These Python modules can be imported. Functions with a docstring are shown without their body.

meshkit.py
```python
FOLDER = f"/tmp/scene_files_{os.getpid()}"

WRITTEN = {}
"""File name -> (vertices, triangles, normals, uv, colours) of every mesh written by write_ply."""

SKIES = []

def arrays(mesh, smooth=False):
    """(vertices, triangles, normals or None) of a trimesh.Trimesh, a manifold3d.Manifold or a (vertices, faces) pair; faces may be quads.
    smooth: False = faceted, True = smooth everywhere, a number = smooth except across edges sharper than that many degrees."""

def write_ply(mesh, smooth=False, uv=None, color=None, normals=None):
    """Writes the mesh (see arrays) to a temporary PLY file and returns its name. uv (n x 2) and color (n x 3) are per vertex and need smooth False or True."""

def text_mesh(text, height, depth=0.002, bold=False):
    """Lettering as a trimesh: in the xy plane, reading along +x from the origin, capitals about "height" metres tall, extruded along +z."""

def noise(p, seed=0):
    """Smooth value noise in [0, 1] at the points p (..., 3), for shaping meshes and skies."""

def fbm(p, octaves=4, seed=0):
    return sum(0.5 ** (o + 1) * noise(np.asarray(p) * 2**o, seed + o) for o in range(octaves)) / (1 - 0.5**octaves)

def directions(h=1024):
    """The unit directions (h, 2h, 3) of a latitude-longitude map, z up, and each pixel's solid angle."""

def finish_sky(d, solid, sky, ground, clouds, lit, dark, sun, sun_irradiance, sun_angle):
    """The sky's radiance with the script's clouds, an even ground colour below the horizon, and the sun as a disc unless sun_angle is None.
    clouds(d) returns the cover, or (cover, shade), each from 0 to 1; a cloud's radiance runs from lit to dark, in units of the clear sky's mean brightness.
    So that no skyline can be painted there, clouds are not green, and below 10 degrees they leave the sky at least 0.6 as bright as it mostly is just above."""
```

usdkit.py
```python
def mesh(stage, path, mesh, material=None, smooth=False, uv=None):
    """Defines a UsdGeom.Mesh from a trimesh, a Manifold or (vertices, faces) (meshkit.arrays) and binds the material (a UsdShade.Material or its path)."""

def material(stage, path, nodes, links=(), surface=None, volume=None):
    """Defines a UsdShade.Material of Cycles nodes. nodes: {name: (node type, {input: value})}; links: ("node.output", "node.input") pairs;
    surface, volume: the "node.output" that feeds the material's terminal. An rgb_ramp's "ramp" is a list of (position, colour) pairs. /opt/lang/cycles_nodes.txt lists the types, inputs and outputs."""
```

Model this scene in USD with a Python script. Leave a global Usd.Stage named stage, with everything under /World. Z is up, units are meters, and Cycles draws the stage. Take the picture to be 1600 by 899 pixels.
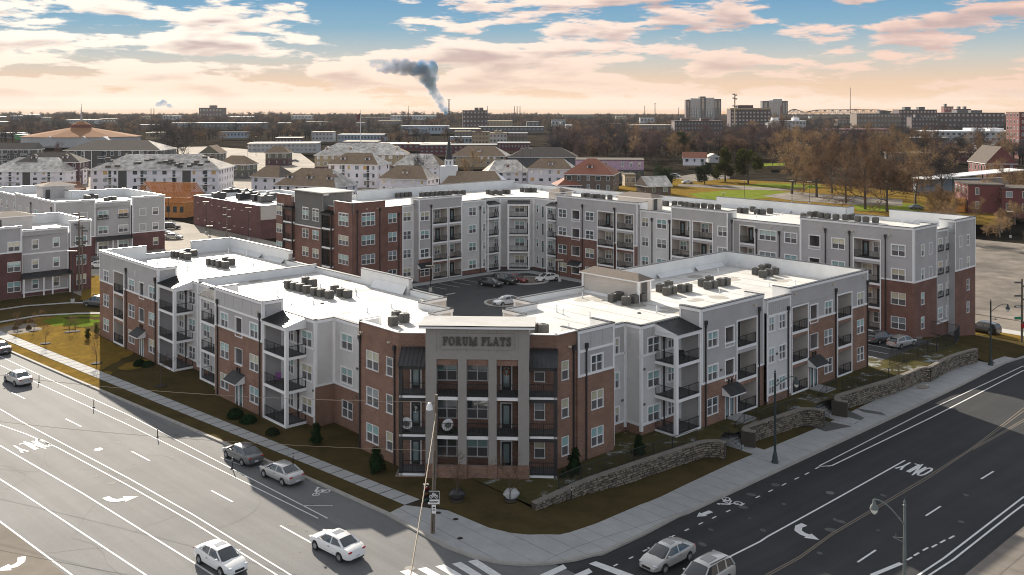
import math, random, numpy as np, trimesh, manifold3d, shapely
from shapely.geometry import Polygon, LineString, Point, box as sbox
from shapely.ops import unary_union
import shapely.prepared, shapely.affinity
from pxr import Usd, UsdGeom, UsdLux, UsdShade, Sdf, Gf, Vt
import usdkit, meshkit
R = random.Random(7); NR = np.random.RandomState(7)
stage = Usd.Stage.CreateInMemory()
UsdGeom.SetStageUpAxis(stage, 'Z'); UsdGeom.SetStageMetersPerUnit(stage, 1.0)
UsdGeom.Xform.Define(stage, '/World'); UsdGeom.Scope.Define(stage, '/World/Looks')

# ---------------------------------------------------------------- camera, sky, sun, exposure
FPX, EYE, HOR = 1488.0, 32.0, 166.0                   # focal length and horizon row of the 1600-pixel photograph, height of the drone
cam = UsdGeom.Camera.Define(stage, '/World/camera')
cam.AddTranslateOp().Set(Gf.Vec3d(0, 0, EYE)); cam.AddRotateXOp().Set(90.0)
cam.CreateHorizontalApertureAttr(36.0); cam.CreateVerticalApertureAttr(36.0 * 899 / 1600)
cam.CreateFocalLengthAttr(36.0 * FPX / 1600)
cam.CreateVerticalApertureOffsetAttr(-(449.5 - HOR) / 1600 * 36.0)
cam.CreateClippingRangeAttr(Gf.Vec2f(0.5, 60000.0))
cam.CreateExposureAttr(EXPOSURE := 0.80)
SUN_AZ, SUN_EL = math.radians(-23.4), math.radians(22.7)
SD = np.array([math.sin(SUN_AZ) * math.cos(SUN_EL), math.cos(SUN_AZ) * math.cos(SUN_EL), math.sin(SUN_EL)])
sun = UsdLux.DistantLight.Define(stage, '/World/sun')
sun.CreateIntensityAttr(1.25); sun.CreateAngleAttr(0.5); sun.CreateColorAttr(Gf.Vec3f(1.0, 0.90, 0.76)); sun.CreateNormalizeAttr(True)
_x = np.cross([0, 0, 1.0], SD); _x /= np.linalg.norm(_x); _y = np.cross(SD, _x)
_m = np.eye(4); _m[0, :3], _m[1, :3], _m[2, :3] = _x, _y, SD
sun.AddTransformOp().Set(Gf.Matrix4d(*_m.ravel().tolist()))
SKY_STRENGTH = 0.112
usdkit.material(stage, '/World/Looks/sky', {
    'tc': ('geometry', {}),
    'sky': ('sky_texture', {'sky_type': 'single_scattering', 'sun_disc': False, 'sun_elevation': SUN_EL, 'sun_rotation': SUN_AZ, 'altitude': 100.0, 'air_density': 1.0, 'aerosol_density': 1.0, 'ozone_density': 1.0}),
    'dir': ('vector_math', {'math_type': 'normalize'}),
    'sep': ('separate_xyz', {}),
    # low winter haze: a peach band close to the horizon, clear blue above it
    'sat': ('hsv', {'saturation': 0.22}),
    'blue': ('rgb_ramp', {'ramp': [(0, (4.3, 2.7, 1.55)), (0.18, (4.2, 2.95, 2.05)), (0.38, (2.9, 2.95, 2.75)), (0.62, (1.25, 2.25, 2.95)), (1, (.52, 1.6, 2.9))]}),
    'el': ('map_range', {'from_min': 0.0, 'from_max': 0.13, 'to_min': 0.0, 'to_max': 1.0, 'clamp': True}),
    'lowf': ('map_range', {'from_min': 0.12, 'from_max': 0.4, 'to_min': 1.0, 'to_max': 0.0, 'clamp': True}),
    'base': ('mix', {'mix_type': 'mix'}),
    # clouds: long flat banks seen low over the horizon
    'cs': ('mapping', {'scale': (9.0, 9.0, 46.0), 'location': (3.1, 0.4, 1.3)}),
    'n1': ('noise_texture', {'scale': 1.0, 'detail': 7.0, 'roughness': 0.6, 'distortion': 0.12}),
    'cs2': ('mapping', {'scale': (9.0, 9.0, 46.0), 'location': (3.1, 0.4, 1.62)}),
    'n2': ('noise_texture', {'scale': 1.0, 'detail': 4.0, 'roughness': 0.5, 'distortion': 0.25}),
    'amt': ('map_range', {'from_min': 0.0, 'from_max': 0.12, 'to_min': 0.075, 'to_max': -0.035, 'clamp': True}),
    'left': ('map_range', {'from_min': -0.5, 'from_max': 0.5, 'to_min': 0.05, 'to_max': -0.03, 'clamp': True}),
    'a1': ('math', {'math_type': 'add'}), 'a2': ('math', {'math_type': 'add'}),
    'cov': ('map_range', {'range_type': 'smoothstep', 'from_min': 0.49, 'from_max': 0.56, 'clamp': True}),
    'sh': ('map_range', {'range_type': 'smoothstep', 'from_min': 0.50, 'from_max': 0.72, 'clamp': True}),
        'side': ('map_range', {'from_min': -0.35, 'from_max': 0.45, 'to_min': 1.0, 'to_max': 0.0, 'clamp': True}),
    'pink': ('mix', {'mix_type': 'mix', 'color1': (4.7, 3.3, 2.8), 'color2': (6.0, 5.3, 4.6)}),
    'lowtint': ('map_range', {'from_min': 0.0, 'from_max': 0.5, 'to_min': 0.9, 'to_max': 0.0, 'clamp': True}), 'ccol3': ('mix', {'mix_type': 'mix', 'color2': (4.6, 3.25, 2.3)}),
    'ccol2': ('mix', {'mix_type': 'mix', 'color2': (2.6, 2.0, 2.0)}),
    'cov2': ('math', {'math_type': 'multiply'}),
    'mixc': ('mix', {'mix_type': 'mix'}),
    'bg': ('background_shader', {'strength': SKY_STRENGTH}),
}, [('tc.position', 'dir.vector1'), ('dir.vector', 'sep.vector'), ('sep.z', 'el.value'), ('el.result', 'blue.fac'), ('sep.z', 'lowf.value'),
    ('lowf.result', 'base.fac'), ('sky.color', 'sat.color'), ('sat.color', 'base.color1'), ('blue.color', 'base.color2'),
    ('dir.vector', 'cs.vector'), ('cs.vector', 'n1.vector'), ('dir.vector', 'cs2.vector'), ('cs2.vector', 'n2.vector'),
    ('sep.z', 'amt.value'), ('sep.x', 'left.value'), ('n1.fac', 'a1.value1'), ('amt.result', 'a1.value2'), ('a1.value', 'a2.value1'), ('left.result', 'a2.value2'),
    ('a2.value', 'cov.value'), ('n2.fac', 'sh.value'), ('sep.x', 'side.value'), ('side.result', 'pink.fac'),
    ('sh.result', 'ccol2.fac'), ('pink.color', 'ccol2.color1'), ('cov.result', 'cov2.value1'), ('lowf.result', 'cov2.value2'), ('cov2.value', 'mixc.fac'), ('base.color', 'mixc.color1'), ('el.result', 'lowtint.value'), ('lowtint.result', 'ccol3.fac'), ('ccol2.color', 'ccol3.color1'), ('ccol3.color', 'mixc.color2'), ('mixc.color', 'bg.color')], surface='bg.background')
dome = UsdLux.DomeLight.Define(stage, '/World/sky')
UsdShade.MaterialBindingAPI.Apply(dome.GetPrim()).Bind(UsdShade.Material.Get(stage, '/World/Looks/sky'))
dome.GetPrim().SetCustomDataByKey('kind', 'structure')

# ---------------------------------------------------------------- survey: street axes of the place, and pixel -> ground point
A_V = math.radians(42.6)
EV = np.array([-math.sin(A_V), math.cos(A_V)]); EU = np.array([math.cos(A_V), math.sin(A_V)]); O2 = np.array([-2.95, 81.5])
def uv(u, v): return O2 + u * EU + v * EV
def at(px, py, z=0.0):
    Y = (EYE - z) * FPX / (py - HOR)
    return np.array([(px - 800) / FPX * Y, Y])
def atY(px, Y): return np.array([(px - 800) / FPX * Y, Y])
def zY(py, Y): return EYE - (py - HOR) * Y / FPX
def to_uv(p): d = np.asarray(p, float) - O2; return d @ EU, d @ EV
def zs(u):                                             # level of the right-hand street and its pavement
    return -1.15 * np.clip((u + 3) / 13, 0, 1) - .3 * np.clip((u - 10) / 40, 0, 1) - 1.5 * np.clip((u - 78) / 20, 0, 1)
BREAKS = ((-400, -3), (-3, 10), (10, 50), (50, 78), (78, 98), (98, 500))   # where that slope changes
def z_at(p):
    u, v = to_uv(p); up = -2.9 * np.clip((u - 77) / 20, 0, 1); w = np.clip((-7.2 - v) / 1.6, 0, 1)
    return float(min(up, 0) * (1 - w) + zs(u) * w)
def ats(px, py):                                       # pixel -> point on the sloping street
    z = 0.0
    for _ in range(8): p = at(px, py, z); z = float(zs(to_uv(p)[0]))
    return p

# ---------------------------------------------------------------- mesh building
class MB:
    def __init__(s): s.v, s.f, s.n = [], [], 0
    def add(s, v, f):
        v = np.asarray(v, float); f = np.asarray(f, int)
        if f.ndim == 2 and f.shape[1] == 4: f = np.vstack([f[:, [0, 1, 2]], f[:, [0, 2, 3]]])
        s.v.append(v); s.f.append(f + s.n); s.n += len(v); return s
    def tm(s, m, T=None):
        v = np.asarray(m.vertices)
        if T is not None: v = v @ np.asarray(T)[:3, :3].T + np.asarray(T)[:3, 3]
        return s.add(v, m.faces)
    def man(s, m): q = m.to_mesh(); return s.add(np.asarray(q.vert_properties)[:, :3], np.asarray(q.tri_verts))
    def box(s, a0, a1, b0, b1, c0, c1, fr=None):
        v = np.array([(x, y, z) for x in (a0, a1) for y in (b0, b1) for z in (c0, c1)], float)
        return s.add(fr(v) if fr else v, BOXF)
    def quad(s, pts, fr=None): v = np.array(pts, float); return s.add(fr(v) if fr else v, [[0, 1, 2], [0, 2, 3]])
    def tube(s, a, b, r0, r1=None, n=6, caps=True):
        a, b = np.asarray(a, float), np.asarray(b, float); r1 = r0 if r1 is None else r1
        t = b - a; t /= np.linalg.norm(t) + 1e-12
        x = np.cross(t, [0, 0, 1.0] if abs(t[2]) < .9 else [1.0, 0, 0]); x /= np.linalg.norm(x); y = np.cross(t, x)
        an = np.arange(n) * 2 * math.pi / n; ring = np.cos(an)[:, None] * x + np.sin(an)[:, None] * y
        v = np.vstack([a + ring * r0, b + ring * r1]); i = np.arange(n); j = (i + 1) % n
        f = np.vstack([np.stack([i, j, j + n], 1), np.stack([i, j + n, i + n], 1)])
        if caps: f = np.vstack([f, [[0, k + 1, k] for k in range(1, n - 1)], [[n, n + k, n + k + 1] for k in range(1, n - 1)]])
        return s.add(v, f)
    def path(s, pts, r, n=6):
        for a, b in zip(pts[:-1], pts[1:]): s.tube(a, b, r, r, n)
        return s
    def lathe(s, prof, c=(0, 0, 0), n=12):
        prof = np.asarray(prof, float); an = np.arange(n) * 2 * math.pi / n; k = len(prof)
        v = np.stack([np.outer(np.cos(an), prof[:, 0]), np.outer(np.sin(an), prof[:, 0]), np.tile(prof[:, 1], (n, 1))], -1).reshape(-1, 3) + np.asarray(c, float)
        f = [[i * k + j, ((i + 1) % n) * k + j, ((i + 1) % n) * k + j + 1, i * k + j + 1] for i in range(n) for j in range(k - 1)]
        return s.add(v, f)
    def poly(s, pg, z, zfun=None):                      # flat sheet from a shapely polygon
        for g in getattr(pg, 'geoms', [pg]):
            if g.is_empty or g.geom_type != 'Polygon' or g.area < 1e-5: continue
            v, f = trimesh.creation.triangulate_polygon(g, engine='earcut')
            v = np.asarray(v); zz = np.full(len(v), float(z)) if zfun is None else np.array([zfun(p) + z for p in v])
            f = np.asarray(f); a, b, c = v[f[:, 0]], v[f[:, 1]], v[f[:, 2]]
            cr = (b[:, 0] - a[:, 0]) * (c[:, 1] - a[:, 1]) - (b[:, 1] - a[:, 1]) * (c[:, 0] - a[:, 0])
            f = np.where((cr < 0)[:, None], f[:, ::-1], f)
            s.add(np.column_stack([v, zz]), f)
        return s
    def prism(s, pg, z0, z1, T=None):
        for g in getattr(pg, 'geoms', [pg]):
            if g.is_empty or g.area < 1e-6: continue
            m = trimesh.creation.extrude_polygon(g, z1 - z0, engine='earcut'); m.apply_translation([0, 0, z0]); s.tm(m, T)
        return s
    def done(s): return (np.vstack(s.v), np.vstack(s.f)) if s.v else (np.zeros((0, 3)), np.zeros((0, 3), int))
BOXF = [[0, 1, 3, 2], [4, 6, 7, 5], [0, 4, 5, 1], [2, 3, 7, 6], [0, 2, 6, 4], [1, 5, 7, 3]]
class Fr:                                              # wall frame: s to the right, d outwards, z up
    def __init__(f, p1, p2):
        f.o = np.asarray(p1, float); d = np.asarray(p2, float) - f.o; f.L = float(np.hypot(*d)); f.d = d / f.L; f.n = np.array([f.d[1], -f.d[0]])
    def __call__(f, v):
        v = np.asarray(v, float); return np.column_stack([f.o[0] + v[:, 0] * f.d[0] + v[:, 1] * f.n[0], f.o[1] + v[:, 0] * f.d[1] + v[:, 1] * f.n[1], v[:, 2]])
    def pt(f, s, d, z): return f([[s, d, z]])[0]

USED, ORIGIN = {}, {}
def numbered(parent, name):
    k = (parent, name); n = USED.get(k, -1) + 1; USED[k] = n
    return name if n == 0 else f'{name}_{n:03d}'
def meta(prim, label=None, cat=None, group=None, kind=None):
    for k, x in (('label', label), ('category', cat), ('group', group), ('kind', kind)):
        if x: prim.SetCustomDataByKey(k, x)
    return prim
def put(parent, name, mb, mat, label=None, cat=None, group=None, kind=None, smooth=False, origin=None):
    """One Mesh prim under parent (a path; '' is /World). Returns its path."""
    v, f = mb.done() if isinstance(mb, MB) else mb
    if len(f) == 0: return None
    used, inv = np.unique(f, return_inverse=True); v, f = np.asarray(v)[used], inv.reshape(f.shape)
    par = '/World' + parent if not parent.startswith('/World') else parent
    path = f'{par}/{numbered(par, name)}'
    o = ORIGIN.get(par, (0, 0, 0))
    m = UsdGeom.Mesh.Define(stage, path)
    if origin is not None: m.AddTranslateOp().Set(Gf.Vec3d(*map(float, origin))); ORIGIN[path] = tuple(np.add(o, origin)); v = v - np.asarray(origin, float)
    else: ORIGIN[path] = o
    v = v - np.asarray(o, float)
    if smooth:
        v, f, n = meshkit.arrays((v, f), smooth)
        m.CreateNormalsAttr(Vt.Vec3fArray.FromNumpy(n.astype(np.float32))); m.SetNormalsInterpolation('vertex')
    m.CreatePointsAttr(Vt.Vec3fArray.FromNumpy(v.astype(np.float32)))
    m.CreateFaceVertexCountsAttr(Vt.IntArray.FromNumpy(np.full(len(f), 3, np.int32)))
    m.CreateFaceVertexIndicesAttr(Vt.IntArray.FromNumpy(f.astype(np.int32).ravel()))
    m.CreateSubdivisionSchemeAttr('none')
    UsdShade.MaterialBindingAPI.Apply(m.GetPrim()).Bind(M[mat])
    meta(m.GetPrim(), label, cat, group, kind)
    return path
def thing(name, label, cat, at3=(0, 0, 0), rot=0.0, group=None, world_coords=True, kind=None, scale=None):
    """An Xform at the thing's base. world_coords: its parts are handed over in world coordinates."""
    path = f'/World/{numbered("/World", name)}'
    x = UsdGeom.Xform.Define(stage, path); x.AddTranslateOp().Set(Gf.Vec3d(*map(float, at3)))
    if rot: x.AddRotateZOp().Set(float(rot))
    if scale: x.AddScaleOp().Set(Gf.Vec3f(*([float(scale)] * 3 if np.isscalar(scale) else map(float, scale))))
    ORIGIN[path] = tuple(map(float, at3)) if world_coords else (0, 0, 0)
    meta(x.GetPrim(), label, cat, group, kind); return path
def copy_of(src, label, at3, rot=0.0, group=None, scale=None, cat=None):
    """A copy of a finished thing with its parts: an Xform that references it."""
    p = stage.GetPrimAtPath(src); name = src.rsplit('/', 1)[1]
    base = name[:-4] if name[-4:-3] == '_' and name[-3:].isdigit() else name
    path = f'/World/{numbered("/World", base)}'
    x = UsdGeom.Xform.Define(stage, path); x.GetPrim().GetReferences().AddInternalReference(src)
    x.ClearXformOpOrder(); x.AddTranslateOp().Set(Gf.Vec3d(*map(float, at3))); x.AddRotateZOp().Set(float(rot))
    if scale: x.AddScaleOp().Set(Gf.Vec3f(*([float(scale)] * 3 if np.isscalar(scale) else map(float, scale))))
    x.GetPrim().SetInstanceable(True); meta(x.GetPrim(), label, cat or p.GetCustomDataByKey('category'), group); return path

# ---------------------------------------------------------------- materials
M = {}
def mt(name, col, rough=0.7, metal=0.0, var=0.12, scale=1.5, bump=0.0, bscale=20.0, spec=0.5, coat=0.0, big=0.0):
    """Plain painted / mineral surface with uneven tone; bump gives fine relief."""
    c = np.array(col, float)
    nodes = {'g': ('geometry', {}), 'n': ('noise_texture', {'scale': scale, 'detail': 4.0, 'roughness': 0.6}),
             'r': ('rgb_ramp', {'ramp': [(0.25, tuple(c * (1 - var))), (0.75, tuple(np.minimum(c * (1 + var), .95)))]}),
             'p': ('principled_bsdf', {'roughness': rough, 'metallic': metal, 'specular_ior_level': spec, 'coat_weight': coat})}
    links = [('g.position', 'n.vector'), ('n.fac', 'r.fac')]
    out = 'r.color'
    if big:
        nodes['n3'] = ('noise_texture', {'scale': 0.08, 'detail': 5.0, 'roughness': 0.62}); nodes['m3'] = ('map_range', {'from_min': .3, 'from_max': .7, 'to_min': 1 - big, 'to_max': 1 + big, 'clamp': True})
        nodes['mx'] = ('vector_math', {'math_type': 'scale'}); links += [('g.position', 'n3.vector'), ('n3.fac', 'm3.value'), ('r.color', 'mx.vector1'), ('m3.result', 'mx.scale')]; out = 'mx.vector'
    links.append((out, 'p.base_color'))
    if bump:
        nodes['n2'] = ('noise_texture', {'scale': bscale, 'detail': 3.0}); nodes['b'] = ('bump', {'strength': bump, 'distance': 0.02})
        links += [('g.position', 'n2.vector'), ('n2.fac', 'b.height'), ('b.normal', 'p.normal')]
    M[name] = usdkit.material(stage, f'/World/Looks/{name}', nodes, links, surface='p.BSDF')
def brick(name, c1, c2, mortar, h, w=0.21, rh=0.072):
    M[name] = usdkit.material(stage, f'/World/Looks/{name}', {
        'g': ('geometry', {}), 'd': ('vector_math', {'math_type': 'dot_product', 'vector2': (h[0], h[1], 0)}), 's': ('separate_xyz', {}), 'c': ('combine_xyz', {}),
        'b': ('brick_texture', {'scale': 1.0, 'color1': c1, 'color2': c2, 'mortar': mortar, 'mortar_size': 0.009, 'brick_width': w, 'row_height': rh, 'bias': 0.0, 'mortar_smooth': 0.3}),
        'n': ('noise_texture', {'scale': 0.5, 'detail': 6.0, 'roughness': 0.65}), 'mr': ('map_range', {'from_min': .3, 'from_max': .7, 'to_min': .78, 'to_max': 1.22}),
        'v': ('vector_math', {'math_type': 'scale'}), 'bu': ('bump', {'strength': 0.4, 'distance': 0.008, 'invert': True}),
        'p': ('principled_bsdf', {'roughness': 0.85, 'specular_ior_level': 0.25})},
        [('g.position', 'd.vector1'), ('g.position', 's.vector'), ('d.value', 'c.x'), ('s.z', 'c.y'), ('c.vector', 'b.vector'), ('g.position', 'n.vector'), ('n.fac', 'mr.value'),
         ('b.color', 'v.vector1'), ('mr.result', 'v.scale'), ('v.vector', 'p.base_color'), ('b.fac', 'bu.height'), ('bu.normal', 'p.normal')], surface='p.BSDF')
def asphalt(name, col, along, amt):
    """Asphalt with wheel-worn lanes running along the street, patches and fine grain."""
    c = np.array(col); al = np.asarray(along) / np.linalg.norm(along); ac = np.array([-al[1], al[0]])
    M[name] = usdkit.material(stage, f'/World/Looks/{name}', {'g': ('geometry', {}), 'd1': ('vector_math', {'math_type': 'dot_product', 'vector2': (al[0] * .02, al[1] * .02, 0)}), 'd2': ('vector_math', {'math_type': 'dot_product', 'vector2': (ac[0] * .55, ac[1] * .55, 0)}), 'c': ('combine_xyz', {}),
        'n': ('noise_texture', {'scale': 1.0, 'detail': 4.0, 'roughness': .6}), 'n2': ('noise_texture', {'scale': .11, 'detail': 7.0, 'roughness': .68}), 'n3': ('noise_texture', {'scale': 7.0, 'detail': 3.0}),
        'm1': ('map_range', {'from_min': .3, 'from_max': .7, 'to_min': 1 - amt, 'to_max': 1 + amt}), 'm2': ('map_range', {'from_min': .3, 'from_max': .7, 'to_min': 1 - amt * .8, 'to_max': 1 + amt * .8}), 'm3': ('map_range', {'from_min': .3, 'from_max': .7, 'to_min': .93, 'to_max': 1.07}),
        'x1': ('math', {'math_type': 'multiply'}), 'x2': ('math', {'math_type': 'multiply'}), 'v': ('vector_math', {'math_type': 'scale', 'vector1': tuple(c)}), 'b': ('bump', {'strength': .25, 'distance': .01}), 'p': ('principled_bsdf', {'roughness': .82, 'specular_ior_level': .22})},
        [('g.position', 'd1.vector1'), ('g.position', 'd2.vector1'), ('d1.value', 'c.x'), ('d2.value', 'c.y'), ('c.vector', 'n.vector'), ('g.position', 'n2.vector'), ('g.position', 'n3.vector'), ('n.fac', 'm1.value'), ('n2.fac', 'm2.value'), ('n3.fac', 'm3.value'), ('m1.result', 'x1.value1'), ('m2.result', 'x1.value2'), ('x1.value', 'x2.value1'), ('m3.result', 'x2.value2'), ('x2.value', 'v.scale'), ('v.vector', 'p.base_color'), ('n3.fac', 'b.height'), ('b.normal', 'p.normal')], surface='p.BSDF')
def siding(name, col, lap=0.18):
    c = np.array(col)
    M[name] = usdkit.material(stage, f'/World/Looks/{name}', {
        'g': ('geometry', {}), 's': ('separate_xyz', {}), 'm': ('math', {'math_type': 'multiply', 'value2': 1 / lap}), 'f': ('math', {'math_type': 'fraction'}), 'i': ('math', {'math_type': 'subtract', 'value1': 1.0}),
        'n': ('noise_texture', {'scale': 0.35, 'detail': 5.0, 'roughness': 0.6}), 'r': ('rgb_ramp', {'ramp': [(.3, tuple(c * .9)), (.7, tuple(c * 1.08))]}),
        'bu': ('bump', {'strength': 0.9, 'distance': 0.02}), 'p': ('principled_bsdf', {'roughness': 0.6, 'specular_ior_level': 0.35})},
        [('g.position', 's.vector'), ('s.z', 'm.value1'), ('m.value', 'f.value1'), ('f.value', 'i.value2'), ('i.value', 'bu.height'), ('bu.normal', 'p.normal'),
         ('g.position', 'n.vector'), ('n.fac', 'r.fac'), ('r.color', 'p.base_color')], surface='p.BSDF')
def plain(name, col, rough=0.5, metal=0.0, spec=0.5, coat=0.0, ior=1.5, emit=0.0):
    M[name] = usdkit.material(stage, f'/World/Looks/{name}', {'p': ('principled_bsdf', {'base_color': tuple(col), 'roughness': rough, 'metallic': metal, 'specular_ior_level': spec, 'coat_weight': coat, 'ior': ior, **({'emission_color': tuple(col), 'emission_strength': emit} if emit else {})})}, [], surface='p.BSDF')
HW = EU + EV; HC = EU - EV
brick('brick_wall', (.28, .135, .085), (.17, .083, .057), (.28, .235, .20), HW); brick('brick_corner', (.255, .127, .084), (.155, .078, .056), (.28, .235, .20), HC)
brick('brick_rear', (.20, .085, .06), (.14, .06, .045), (.22, .17, .15), HW); brick('brick_plum', (.15, .06, .055), (.11, .045, .042), (.15, .11, .11), HW)
siding('siding_grey', (.43, .41, .405)); siding('siding_pale', (.60, .585, .57)); siding('siding_cream', (.54, .49, .44)); siding('siding_taupe', (.32, .29, .28))
mt('panel_grey', (.46, .445, .435), .6, var=.06); mt('stucco_grey', (.285, .265, .245), .8, var=.06, bump=.15, bscale=60); mt('stucco_dark', (.13, .125, .12), .8, var=.08)
mt('trim_white', (.80, .79, .78), .5, var=.04); mt('membrane', (.64, .615, .575), .6, var=.14, scale=.3, big=.16); mt('membrane_wall', (.74, .74, .73), .6, var=.08, scale=.5)
mt('metal_black', (.022, .021, .022), .4, var=.2, spec=.5); mt('metal_seam', (.06, .062, .066), .3, metal=.75, var=.2); mt('rail_black', (.012, .012, .013), .5, var=.1)
mt('deck_floor', (.12, .12, .125), .7); mt('ac_case', (.115, .11, .10), .55, var=.15, scale=8); mt('ac_top', (.05, .048, .045), .6)
mt('concrete', (.42, .42, .415), .85, var=.10, scale=.9, bump=.1, bscale=30, big=.10, spec=.15); mt('concrete_pale', (.50, .49, .47), .85, var=.1, scale=.8, big=.08, spec=.08); mt('kerb_stone', (.36, .34, .31), .85, var=.15)
asphalt('asphalt_old', (.166, .167, .168), EV * .998 + EU * -.06, .16); asphalt('asphalt_new', (.042, .043, .045), EU, .20); mt('asphalt_lot', (.055, .057, .06), .85, var=.15, scale=.4, big=.15)
mt('asphalt_brown', (.21, .185, .155), .9, var=.12, scale=.7, big=.12, spec=.08); mt('gravel_lot', (.20, .175, .15), .95, var=.35, scale=.25, big=.4, spec=.08)
mt('paint_white', (.72, .72, .71), .7, var=.14, scale=3.0); mt('paint_yellow', (.19, .16, .12), .75, var=.2, scale=2.5)
mt('soil', (.05, .04, .03), .95, var=.3, spec=.08); mt('mulch', (.035, .024, .018), .95, var=.4, scale=6); mt('ground_far', (.034, .029, .023), .95, var=.4, scale=.02, big=.5, spec=0)
mt('ground_pale', (.34, .30, .25), .95, var=.25, scale=.06, big=.25, spec=.08); mt('stone', (.21, .18, .145), .9, var=.35, scale=1.7, bump=.3, bscale=12); mt('stone_cap', (.23, .205, .175), .9, var=.15)
mt('wood_pole', (.16, .125, .095), .85, var=.3, scale=3); mt('rust', (.30, .13, .06), .8)
def grass(name, cols, sc=.18):
    M[name] = usdkit.material(stage, f'/World/Looks/{name}', {'g': ('geometry', {}), 'n': ('noise_texture', {'scale': sc, 'detail': 8.0, 'roughness': .68}), 'r': ('rgb_ramp', {'ramp': cols}),
        'n2': ('noise_texture', {'scale': 9.0, 'detail': 4.0}), 'b': ('bump', {'strength': .6, 'distance': .06}), 'p': ('principled_bsdf', {'roughness': .95, 'specular_ior_level': .0})},
        [('g.position', 'n.vector'), ('n.fac', 'r.fac'), ('r.color', 'p.base_color'), ('g.position', 'n2.vector'), ('n2.fac', 'b.height'), ('b.normal', 'p.normal')], surface='p.BSDF')
grass('lawn_dormant', [(.25, (.046, .042, .018)), (.45, (.080, .062, .028)), (.6, (.098, .073, .033)), (.75, (.060, .058, .021))], .32)  # shaded copy of the dormant grass, building shade mixed into its colour
grass('lawn_dormant_sunlit', [(.28, (.13, .085, .024)), (.42, (.23, .15, .036)), (.5, (.17, .115, .032)), (.6, (.26, .165, .04)), (.72, (.15, .12, .03))], .32); grass('lawn_green', [(.3, (.10, .14, .025)), (.5, (.17, .21, .035)), (.7, (.20, .19, .05))])  # first one: lit copy of the dormant grass, sunlight put into its colour
grass('lawn_patch', [(.3, (.09, .14, .02)), (.7, (.15, .19, .03))], .5); grass('lawn_frost', [(.3, (.05, .05, .025)), (.46, (.09, .08, .035)), (.56, (.10, .085, .04)), (.64, (.35, .38, .38)), (.75, (.1, .1, .06))], .35)
plain('pane_teal', (.27, .41, .40), .04, spec=.9, ior=1.7); plain('pane_blind', (.46, .44, .32), .05, spec=.9, ior=1.7); plain('pane_dark', (.035, .045, .05), .03, spec=1.0, ior=1.8); plain('pane_grey', (.22, .25, .26), .04, spec=.9, ior=1.7)
plain('insect_screen', (.10, .096, .098), .35, spec=.5); plain('door_glass', (.20, .27, .28), .05, spec=.9, ior=1.7); plain('door_dark', (.03, .03, .032), .4)
plain('pane_amber', (.55, .36, .16), .1, spec=.8)
PANES = ['pane_teal'] * 5 + ['pane_blind'] * 3 + ['pane_dark'] * 2 + ['pane_grey'] * 2
mt('roof_brown', (.16, .125, .10), .9, var=.2, scale=4); plain('letter_dark', (.055, .05, .046), .5); plain('lamp_casing', (.6, .52, .4), .4); plain('cloth_purple', (.25, .09, .26), .8)
mt('seam_grey', (.40, .385, .36), .7); mt('stain_grey', (.38, .355, .31), .7, var=.2)
mt('tar', (.095, .093, .09), .8); mt('bag_white', (.42, .42, .42), .5)
mt('lot_pale', (.33, .30, .255), .9, var=.15, scale=.5, big=.2, spec=.08)
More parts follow.
